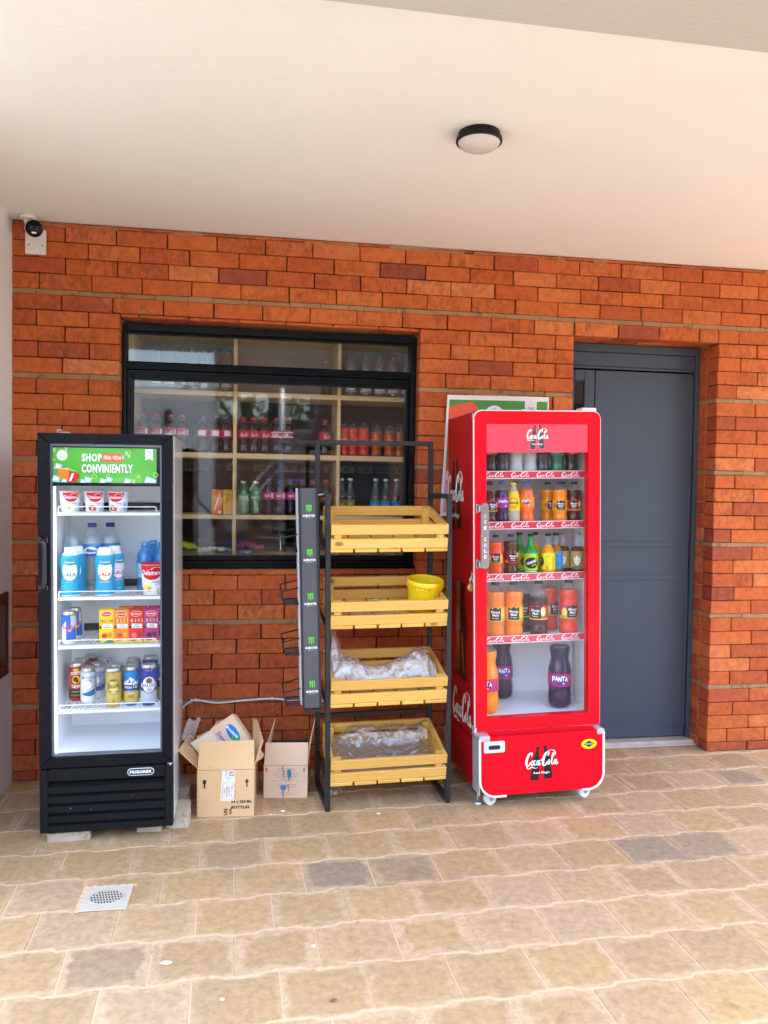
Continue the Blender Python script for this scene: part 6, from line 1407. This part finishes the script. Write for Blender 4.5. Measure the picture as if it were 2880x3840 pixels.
# ---- padlock and keys on top of the black fridge, litter on the paving
kl = thing('key_tag', 'small metal padlock with cream key tag on top of the black fridge', 'lock', BF @ (Vector((-.700, -.63, 1.609)) - BL), (0, 0, R(12)))
mb = MB(); mb.box(-.018, .018, -.009, .009, 0, .012, CHR, .003); mb.build('lock_body', kl)
mb = MB(); mb.tube([(-.012, 0, .008), (-.030, .004, .011), (-.034, 0, .013), (-.030, -.004, .018), (-.010, 0, .018)], .0022, CHR); mb.build('shackle', kl)
mb = MB(); mb.box(.018, .052, -.008, .008, .004, .012, pm('cream_tag', (.80, .70, .45), .5), .003, Matrix.Rotation(R(10), 4, 'Y')); mb.build('tag', kl)
PAPER = pm('paper_scrap', (.78, .75, .69), .8, var=.08); DRY = pm('dry_leaf', (.40, .27, .15), .8, var=.25, vs=40)
rq = random.Random(9)
def scrap(x, y, s_, m, name, label, cat, curl=.004, h=0, grp=None):
    mbx = MB((x, y, 0)); n_ = 9; vs = []
    for k in range(n_):
        a = 2 * math.pi * k / n_; r_ = s_ * rq.uniform(.55, 1.1); vs.append((x + r_ * math.cos(a), y + r_ * .55 * math.sin(a), .0022 + rq.uniform(0, curl) + h * rq.random()))
    vs.append((x, y, .0035 + curl)); t = [(p[0], p[1], p[2] - .0008) for p in vs]
    mbx.add(vs + t, [(n_, k, (k + 1) % n_) for k in range(n_)] + [(2 * n_ + 1, n_ + 1 + (k + 1) % n_, n_ + 1 + k) for k in range(n_)] + [(k, n_ + 1 + k, n_ + 1 + (k + 1) % n_, (k + 1) % n_) for k in range(n_)], m)
    return solo(name, mbx, label, cat, grp)
GS = 'paper scraps on the paving'
scrap(.111, -.537, .007, PAPER, 'paper_scrap', 'tiny white paper fleck on the paver in front of the pale box', 'paper scrap', .002, 0, GS)
scrap(.163, -.505, .014, PAPER, 'paper_scrap', 'thin white paper shred just in front of the pale box', 'paper scrap', .003, 0, GS)
scrap(-.223, -1.569, .020, pm('cream_paint', (.78, .68, .48), .8), 'paint_splash', 'cream paint splash on a paver near the photo foot', 'splash', .001)
scrap(.215, -1.545, .011, PAPER, 'paper_scrap', 'white oval fleck on the paver right of the paint splash', 'paper scrap', .002, 0, GS)
scrap(-.055, -1.766, .008, PAPER, 'paper_scrap', 'white paper chip on a grout line at the photo foot', 'paper scrap', .003, 0, GS)
scrap(.40, -.375, .022, DRY, 'dry_leaf', 'curled brown leaf beside the rack front foot', 'leaf', .006, .035, 'dry leaves')
scrap(.640, -.40, .018, DRY, 'dry_leaf', 'flat tan leaf under the lowest crate', 'leaf', .004, .006, 'dry leaves')
scrap(.247, -1.815, .013, pm('brown_stain', (.20, .12, .06), .8), 'dry_leaf', 'dark curled leaf bit on the nearest pavers', 'leaf', .004, .003, 'dry leaves')
scrap(.575, -.585, .012, PAPER, 'paper_scrap', 'crumbled cream flecks on the paver before the rack', 'paper scrap', .002, 0, GS)
# pale plastic wisp caught on the box flap
mb = MB((-.255, -.36, .33)); film(mb, lambda u, v: -.285 + .06 * u + .03 * v, lambda u, v: -.37 + .03 * u, 14, 18, lambda u, v: .265 + .095 * v + .008 * math.sin(u * 9), FILM1, 2.2)
solo('plastic_wisp', mb, 'pale plastic wisp caught between the black fridge and box flap', 'plastic film')

# ================================================================ SHOP SHELVING BEHIND THE WINDOW
PLY = pm('raw_pine_board', (.74, .52, .27), .6, var=.16, vs=5, stretch=(1.2, 6, 6), wear=((.38, .21, .09), 16, .68))
SL = (.15, .40, 1.05)
su = thing('shop_shelving', 'pale pine shelving unit standing inside behind the shop window', 'shelving', SL)
SY0, SY1 = .262, .56
for x0, x1 in ((-.605, -.575), (-.079, -.060), (.462, .480), (.985, 1.005)):
    mb = MB(SL); mb.box(x0, x1, SY0 - .003, SY1, .05, 2.215, PLY, .0015); part(mb, 'upright', su)
for z0, z1 in ((2.185, 2.205), (1.876, 1.902), (1.556, 1.583), (1.240, 1.262), (1.030, 1.056)):
    for a, b in ((-.575, -.079), (-.060, .462), (.480, .985)):
        mb = MB(SL); mb.box(a, b, SY0, SY1 - .01, z0, z1, PLY, .0015); part(mb, 'shelf_board', su)
mb = MB(SL); mb.box(-.575, .985, SY1 - .009, SY1, 1.903, 2.184, pm('grey_back_board', (.30, .29, .27), .8, var=.05)); part(mb, 'back_board', su)
# wall shelf deeper in the room; low light painted into board and tag colours
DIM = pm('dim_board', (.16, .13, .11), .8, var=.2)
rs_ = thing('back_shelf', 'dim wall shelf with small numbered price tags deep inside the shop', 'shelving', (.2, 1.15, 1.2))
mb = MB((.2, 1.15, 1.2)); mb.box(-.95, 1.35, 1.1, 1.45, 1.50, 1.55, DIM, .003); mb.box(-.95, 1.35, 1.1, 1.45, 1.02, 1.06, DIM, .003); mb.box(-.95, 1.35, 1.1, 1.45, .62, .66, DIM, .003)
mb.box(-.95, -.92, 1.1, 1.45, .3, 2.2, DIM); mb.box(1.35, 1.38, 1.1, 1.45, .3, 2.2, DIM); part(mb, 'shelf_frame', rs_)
for x, z_, t in ((-.36, 1.525, '150'), (-.09, 1.525, '45'), (.08, 1.525, '200'), (.26, 1.525, '45'), (.52, 1.525, '30'), (.62, 1.525, '45'), (.74, 1.525, '50'), (.86, 1.525, '50'), (.98, 1.525, '15'), (.33, 1.04, '130')):
    mb = MB((.2, 1.15, 1.2)); mb.box(x - .045, x + .045, 1.096, 1.1, z_ - .022, z_ + .022, pm('dimmed_tag_paper', (.36, .35, .33), .8)); paint(mb, [('txt', t, x, z_, .020 * len(t), .026, '1a1a1a', 0, .01)], flat((0, 1.096, 0), (1, 0, 0), (0, 0, 1)), .0005); part(mb, 'price_tag', rs_)

# ---- kinds on the shop shelves
bottle('shelf_water', .235, .0325, WATERB, clear('shelf_water_plastic', (.74, .80, .82), .09, .75, (.35, .40, .42), .22, .06, 2, .35, 60), 1, '3f78a8', (.10, .22, 'c8d4da'), [('rect', -.02, .02, .028, .046, 'f0f2f2'), ('rect', -.02, .02, .028, .032, '2a4a88')])
bottle('shelf_cola', .195, .0315, SODA, liq('160a08', 1.0), .83, 'd0121e', (.42, .62, 'bc1a34'), [('script', -.026, .088, .044, .020, 'f2d8dc', 1.1), ('rect', .022, .034, .090, .114, 'e8e4e4')])
bottle('shelf_cola_club', .195, .0315, SODA, liq('160a08', 1.0), .83, 'd0121e', (.42, .62, 'a81c2a'), [('rect', -.05, .05, .088, .094, 'e8dcdc'), ('rect', -.05, .05, .112, .116, 'e8dcdc'), ('txt', 'CLUB', -.012, .102, .036, .012, 'f0e8e8', 0, .04)])
bottle('shelf_purple', .195, .0315, SODA, liq('1a1024', 1.0), .83, '3a3cc0', (.42, .62, 'b8286e'), [('rect', .010, .026, .088, .115, 'f0e0ea'), ('txt', 'FANTA', -.010, .101, .028, .012, 'f4e8f0', 0, .04)])
bottle('shelf_pale', .195, .0315, SODA, liq('20121c', 1.0), .83, '4a48b0', (.42, .62, 'c02a58'), [('rect', -.016, .022, .088, .115, 'f0dce4')])
bottle('shelf_red', .185, .0315, JUICE, liq('c83418', 1.0), .80, '20202c', (.30, .56, 'd0401c'), [('ell', .012, .08, .012, .014, 'e8a02c'), ('txt', 'Juice', -.008, .083, .026, .010, 'f4e6d8', 0, .03)], cap_r=.42)
bottle('shelf_amber', .185, .0315, JUICE, liq('a84a14', 1.0), .72, '20202c', (.34, .50, 'd86a18'), [('ell', 0, .078, .014, .010, 'c8281a')], cap_r=.42)
bottle('shelf_green', .180, .0330, SODA, clear('green_glass', (.10, .38, .16), .08, .8, (.03, .20, .07), .6, .05, 2.5), 1, 'd8dcd8', (.42, .60, '4a8a5c'), [('txt', 'stoney', 0, .091, .046, .013, 'c8e0cc', 0, .02)])
bottle('shelf_gold', .205, .0300, LONGN, liq('3a2c1a', 1.0), .50, 'e2e2de', (.10, .42, '8a7a3c'), [('rect', -.012, .012, .030, .070, 'a89a58')])
bottle('shelf_blue', .205, .0300, LONGN, liq('6a4420', 1.0), .55, 'e2e2de', (.10, .40, '1e86b4'), [('rect', -.014, .014, .034, .066, '3aa4d0')])
bottle('shelf_yellowcap', .20, .0315, SODA, liq('2a2018', 1.0), .7, 'd8a81c', (.42, .60, '5a4a20'), ())
carton('shelf_carton_orange', .0525, .045, .128, 'e87818', [('poly', [(-.010, .02), (.016, .11), (.010, .112), (-.016, .022)], 'f4e4d0'), ('ell', -.010, .088, .010, .012, 'f4a83c'), ('rect', .006, .022, .006, .020, 'f0e8e0')])
carton('shelf_carton_yellow', .0475, .045, .128, 'e8b414', [('ell', -.006, .074, .012, .020, 'd88a1c'), ('txt', 'mango', -.002, .104, .030, .010, '7a3a10', 0, .02), ('rect', .004, .020, .006, .020, 'f0e8e0')])
def W_(key, x, zs, label, group, y=.315, rz=0, name='soft_drink_bottle', cat='bottle'):
    return spawn(key, name, label, cat, Matrix.Translation((x, y, zs + .001)) @ Matrix.Rotation(R(rz) - math.atan2(x, 4.2), 4, 'Z'), group)
G = 'water bottles on the top shop shelf'
for i, x in enumerate((-.478, -.413, -.351, -.291, -.232, -.178, -.115)):
    W_('shelf_water', x, 1.902, f'{ORD[i]} water bottle from the outer end of the seven behind the transom', G, .345 + .012 * (i % 3), i * 23, 'water_bottle')
for i, x in enumerate((.539, .622, .700, .772, .844)):
    W_('shelf_water', x, 1.902, f'{ORD[i]} water bottle from the upright, in the five behind the transom', G, .330, i * 31, 'water_bottle')
W_('shelf_yellowcap', .416, 1.902, 'lone bottle with a yellow cap peeping over the window transom', 'bottles on the top shop shelf', .40, 0, 'soft_drink_bottle')
G = 'cola bottles on the shop shelf'
for i, x in enumerate((-.535, -.466, -.399, -.338)):
    W_('shelf_cola', x, 1.583, f'{ORD[i]} red labelled cola bottle from the window edge, behind the black fridge top', G, .300, -20 + 9 * i)
for i, x in enumerate((-.238, -.174, -.116)):
    W_('shelf_pale', x, 1.583, f'{ORD[i]} dark bottle with pink label in the trio left of the first upright', 'violet capped bottles on the shop shelf', .318, -10 + 12 * i)
for i, x in enumerate((-.028, .025, .082)):
    W_('shelf_cola', x, 1.583, f'{ORD[i]} red capped cola bottle right of the first pine upright', G, .320, 25 + 5 * i)
for i, x in enumerate((.145, .205)):
    W_('shelf_cola_club', x, 1.583, ('striped label cola bottle next to the plain red labels', 'striped label cola bottle at the end of the red capped row')[i], G, .312, 8 - 14 * i)
W_('shelf_cola', .405, 1.583, 'single cola bottle by the second upright behind the rack corner', G, .34, 40)
G = 'juice bottles on the shop shelf'
for i, (x, k) in enumerate(((.505, 'shelf_red'), (.556, 'shelf_red'), (.614, 'shelf_red'), (.686, 'shelf_amber'), (.757, 'shelf_amber'), (.815, 'shelf_amber'))):
    W_(k, x, 1.583, f'{ORD[i]} {"red" if i < 3 else "amber"} juice bottle from the second upright above the rack', G, .325 + .02 * (i % 2), 30 * i)
G = 'green bottles on the shop shelf'
W_('shelf_green', -.024, 1.262, 'green glass bottle with white cap nearest the first upright', G, .318, 5); W_('shelf_green', .040, 1.262, 'green glass bottle with white cap beside the violet capped bottles', G, .318, -5)
G = 'purple soda bottles on the shop shelf'
for i, x in enumerate((.106, .165, .225, .283)):
    W_('shelf_purple', x, 1.262, f'{ORD[i]} violet capped soda bottle after the two green ones', G, .316, 12 + 6 * i)
for i, x in enumerate((.351, .416)):
    W_('shelf_cola', x, 1.262, ('red capped bottle seen just over the hanging display', 'red capped bottle between hanging display and second upright')[i], 'cola bottles on the shop shelf', .34, 30)
G = 'white capped bottles on the shop shelf'
for i, x in enumerate((.498, .545)): W_('shelf_gold', x, 1.262, ('gold labelled bottle with white cap touching the second upright', 'gold labelled bottle with white cap standing clear of the upright')[i], G, .325, 10 * i)
for i, x in enumerate((.684, .740, .799)): W_('shelf_blue', x, 1.262, f'{ORD[i]} blue labelled white capped bottle above the top crate', G, .325, 8 * i)
W_('shelf_carton_orange', -.160, 1.262, 'orange juice carton on the shop shelf by the first upright', 'juice cartons on the shop shelf', .31, 4, 'juice_carton', 'juice carton')
W_('shelf_carton_yellow', -.106, 1.262, 'yellow juice carton squeezed between orange carton and first upright', 'juice cartons on the shop shelf', .31, 6, 'juice_carton', 'juice carton')
def bag(name, label, x0, x1, y0, y1, z0, hf, m, seed, extra=None):
    c = ((x0 + x1) / 2, (y0 + y1) / 2, z0); mbx = MB(c)
    film(mbx, lambda u, v: x0 + (x1 - x0) * u, lambda u, v: y0 + (y1 - y0) * v, 44, 22, lambda u, v: z0 + .004 + max(.012, hf(u, v)) * (math.sin(math.pi * min(1, max(0, .03 + .94 * u))) ** .35) * (math.sin(math.pi * (.06 + .88 * v)) ** .5), m, seed)
    if extra: extra(mbx)
    return solo(name, mbx, label, 'bag', 'bags at the window foot')
LIME = pm('lime_bag_plastic', (.50, .68, .03), .3, coat=.4, var=.2, vs=14); WBAG = pm('white_bag_plastic', (.62, .70, .66), .35, coat=.3, var=.08, vs=14); RBAG = pm('maroon_bag_plastic', (.26, .012, .03), .2, coat=.7, var=.15, vs=8)
bag('plastic_bag', 'lime green plastic bag lying at the window foot', -.40, -.185, .265, .36, 1.056, lambda u, v: .030 + .020 * math.sin(u * 5), LIME, 2.4)
bag('plastic_bag', 'white plastic bag lying flat beside the lime green one', -.24, -.082, .264, .34, 1.056, lambda u, v: .022 - .008 * u, WBAG, 4.4)
bag('snack_bag', 'maroon foil snack bag at the foot of the first upright', -.056, .095, .270, .36, 1.056, lambda u, v: .058 - .014 * u, RBAG, 7.7, lambda q: paint(q, [('txt', 'Crisps', -.010, .012, .055, .020, 'e8dcd8', 0, .05)], lambda u, v, l: Vector((u, .268 - l, 1.058 + v)), .003))

# ================================================================ PHOTOGRAPHER (seen in the window glass)
SKIN_ = pm('brown_skin', (.13, .062, .036), .5, var=.08, vs=8); SHIRT = pm('grey_tee', (.42, .38, .35), .85, var=.06, vs=9); JEANS = pm('blue_jeans', (.045, .075, .19), .85, var=.15, vs=20); HAIR = pm('black_hair', (.012, .010, .009), .8); SHOE = pm('dark_shoe', (.03, .03, .03), .6)
PP = Vector((-.12, -4.30, 0))
pe = thing('person', 'person in a grey tee and blue jeans holding up a phone', 'person', PP)
def skin(name, verts, edges, mat_, par, root=0):
    me = bpy.data.meshes.new(name); me.from_pydata([Vector(v[0]) for v in verts], edges, []); o = bpy.data.objects.new(name, me); COL.objects.link(o); o.parent = par
    sm_ = o.modifiers.new('skin', 'SKIN'); sm_.use_smooth_shade = True
    for i, v in enumerate(verts): me.skin_vertices[0].data[i].radius = (v[1], v[2] if len(v) > 2 else v[1]); me.skin_vertices[0].data[i].use_root = i == root
    sb = o.modifiers.new('smooth', 'SUBSURF'); sb.levels = 1; sb.render_levels = 2; me.materials.append(mat_); return o
def build_skin(name, verts, edges, mat_, par):
    me = bpy.data.meshes.new(name); me.from_pydata([v[0] for v in verts], edges, []); o = bpy.data.objects.new(name, me); COL.objects.link(o); o.parent = par
    o.modifiers.new('skin', 'SKIN').use_smooth_shade = True
    if not me.skin_vertices: me.skin_vertices.new() if hasattr(me.skin_vertices, 'new') else None
    for i, v in enumerate(verts):
        d = me.skin_vertices[0].data[i]; d.radius = (v[1], v[2] if len(v) > 2 else v[1]); d.use_root = (i == 0)
    sb = o.modifiers.new('smooth', 'SUBSURF'); sb.levels = 1; sb.render_levels = 2; me.materials.append(mat_); return o
# one continuous body: pelvis, spine, neck, head, arms to the palms, legs to the feet
V = [((0, 0, .84), .12, .095), ((0, 0, .98), .115, .09), ((0, .01, 1.13), .125, .09), ((0, .01, 1.24), .11, .085), ((0, .02, 1.315), .045, .045), ((0, .03, 1.37), .048, .05), ((0, .035, 1.44), .070, .080), ((0, .035, 1.51), .062, .075), ((0, .03, 1.55), .03, .035)]
E_ = [(i, i + 1) for i in range(8)]
for s in (-1, 1):
    b = len(V)
    V += [((s * .150, .01, 1.235), .050), ((s * .205, .05, 1.10), .041), ((s * .225, .10, .985), .036), ((s * .165, .20, 1.15), .030), ((s * .095 + .05, .27, 1.31), .022), ((s * .062 + .06, .285, 1.36), .020, .028)]
    E_ += [(3, b), (b, b + 1), (b + 1, b + 2), (b + 2, b + 3), (b + 3, b + 4), (b + 4, b + 5)]
    g = len(V)
    V += [((s * .085, 0, .76), .088), ((s * .095, .01, .45), .058), ((s * .10, -.01, .26), .050), ((s * .10, -.02, .07), .038), ((s * .11, .09, .035), .034, .028)]
    E_ += [(0, g), (g, g + 1), (g + 1, g + 2), (g + 2, g + 3), (g + 3, g + 4)]
body = build_skin('body', V, E_, SKIN_, pe)
# shirt, trousers, shoes follow the same joints slightly larger
V2 = [((0, 0, .87), .138, .112), ((0, 0, .98), .132, .105), ((0, .01, 1.13), .138, .102), ((0, .01, 1.235), .122, .095), ((0, .018, 1.285), .062, .06)]; E2 = [(0, 1), (1, 2), (2, 3), (3, 4)]
for s in (-1, 1):
    b = len(V2); V2 += [((s * .155, .012, 1.228), .060), ((s * .198, .045, 1.115), .056)]; E2 += [(3, b), (b, b + 1)]
build_skin('shirt', V2, E2, SHIRT, pe)
V3 = [((0, 0, .83), .130, .105), ((0, 0, .91), .130, .105)]; E3 = [(0, 1)]
for s in (-1, 1):
    g = len(V3); V3 += [((s * .085, 0, .74), .100), ((s * .095, .01, .45), .070), ((s * .10, -.012, .24), .064), ((s * .10, -.02, .10), .062)]; E3 += [(0, g), (g, g + 1), (g + 1, g + 2), (g + 2, g + 3)]
build_skin('jeans', V3, E3, JEANS, pe)
for s in (-1, 1): build_skin('shoe', [((s * .10, -.05, .045), .042, .04), ((s * .105, .04, .042), .044, .038), ((s * .112, .13, .034), .040, .030)], [(0, 1), (1, 2)], SHOE, pe)
build_skin('hair', [((0, .018, 1.475), .070, .082), ((0, .018, 1.525), .066, .076), ((0, .018, 1.556), .036, .042)], [(0, 1), (1, 2)], HAIR, pe)
# face: nose, eyes, mouth, ears
mb = MB()
mb.lathe([(.0001, -.018), (.010, -.010), (.012, 0), (.008, .016), (.0001, .03)], SKIN_, 10, c=(0, .118, 1.455))
part(mb, 'nose', pe)
for s in (-1, 1):
    mb = MB(); mb.lathe([(.0001, -.010), (.008, -.006), (.0105, 0), (.008, .006), (.0001, .010)], ink((.8, .78, .74)), 12, c=(s * .028, .103, 1.475)); mb.lathe([(.0001, -.005), (.005, 0), (.0001, .005)], ink((.03, .02, .015)), 10, c=(s * .028, .111, 1.475)); part(mb, 'eye', pe)
    mb = MB(); mb.lathe([(.0001, -.028), (.012, -.016), (.016, .005), (.010, .026), (.0001, .032)], SKIN_, 10, c=(s * .074, .03, 1.465)); part(mb, 'ear', pe)
mb = MB(); mb.tube(crom([(-.022, .106, 1.412), (-.008, .114, 1.414), (0, .115, 1.412), (.008, .114, 1.414), (.022, .106, 1.412)], 3), .006, pm('lips', (.12, .035, .03), .5), 6); part(mb, 'mouth', pe)
for s in (-1, 1):
    w0 = Vector((s * .062 + .06, .285, 1.36))
    for k, (l, dz) in enumerate(((.055, .030), (.062, .012), (.060, -.006), (.048, -.022))):
        p = [w0 + Vector((-s * .004, .010, dz)), w0 + Vector((-s * .012, .012 + l * .35, dz + .012)), w0 + Vector((-s * .030, .010 + l * .42, dz + .020)), w0 + Vector((-s * .046, .004 + l * .38, dz + .022))]
        build_skin('finger', [(q, .0085 - .0008 * i) for i, q in enumerate(p)], [(0, 1), (1, 2), (2, 3)], SKIN_, pe)
    p = [w0 + Vector((0, -.006, .010)), w0 + Vector((-s * .018, -.012, .030)), w0 + Vector((-s * .036, -.010, .040))]
    build_skin('thumb', [(q, .0095 - .001 * i) for i, q in enumerate(p)], [(0, 1), (1, 2)], SKIN_, pe)
ph = thing('phone', 'dark phone held up in both hands', 'phone', PP + Vector((.06, .292, 1.385)))
mb = MB(); mb.prism(rrect(-.075, .075, -.036, .036, .008), .008, BLK); mb.build('phone_body', ph)
mb = MB(); mb.cyl((.055, .008, .018), (.055, .0105, .018), .009, CHR, 16); mb.build('lens', ph)
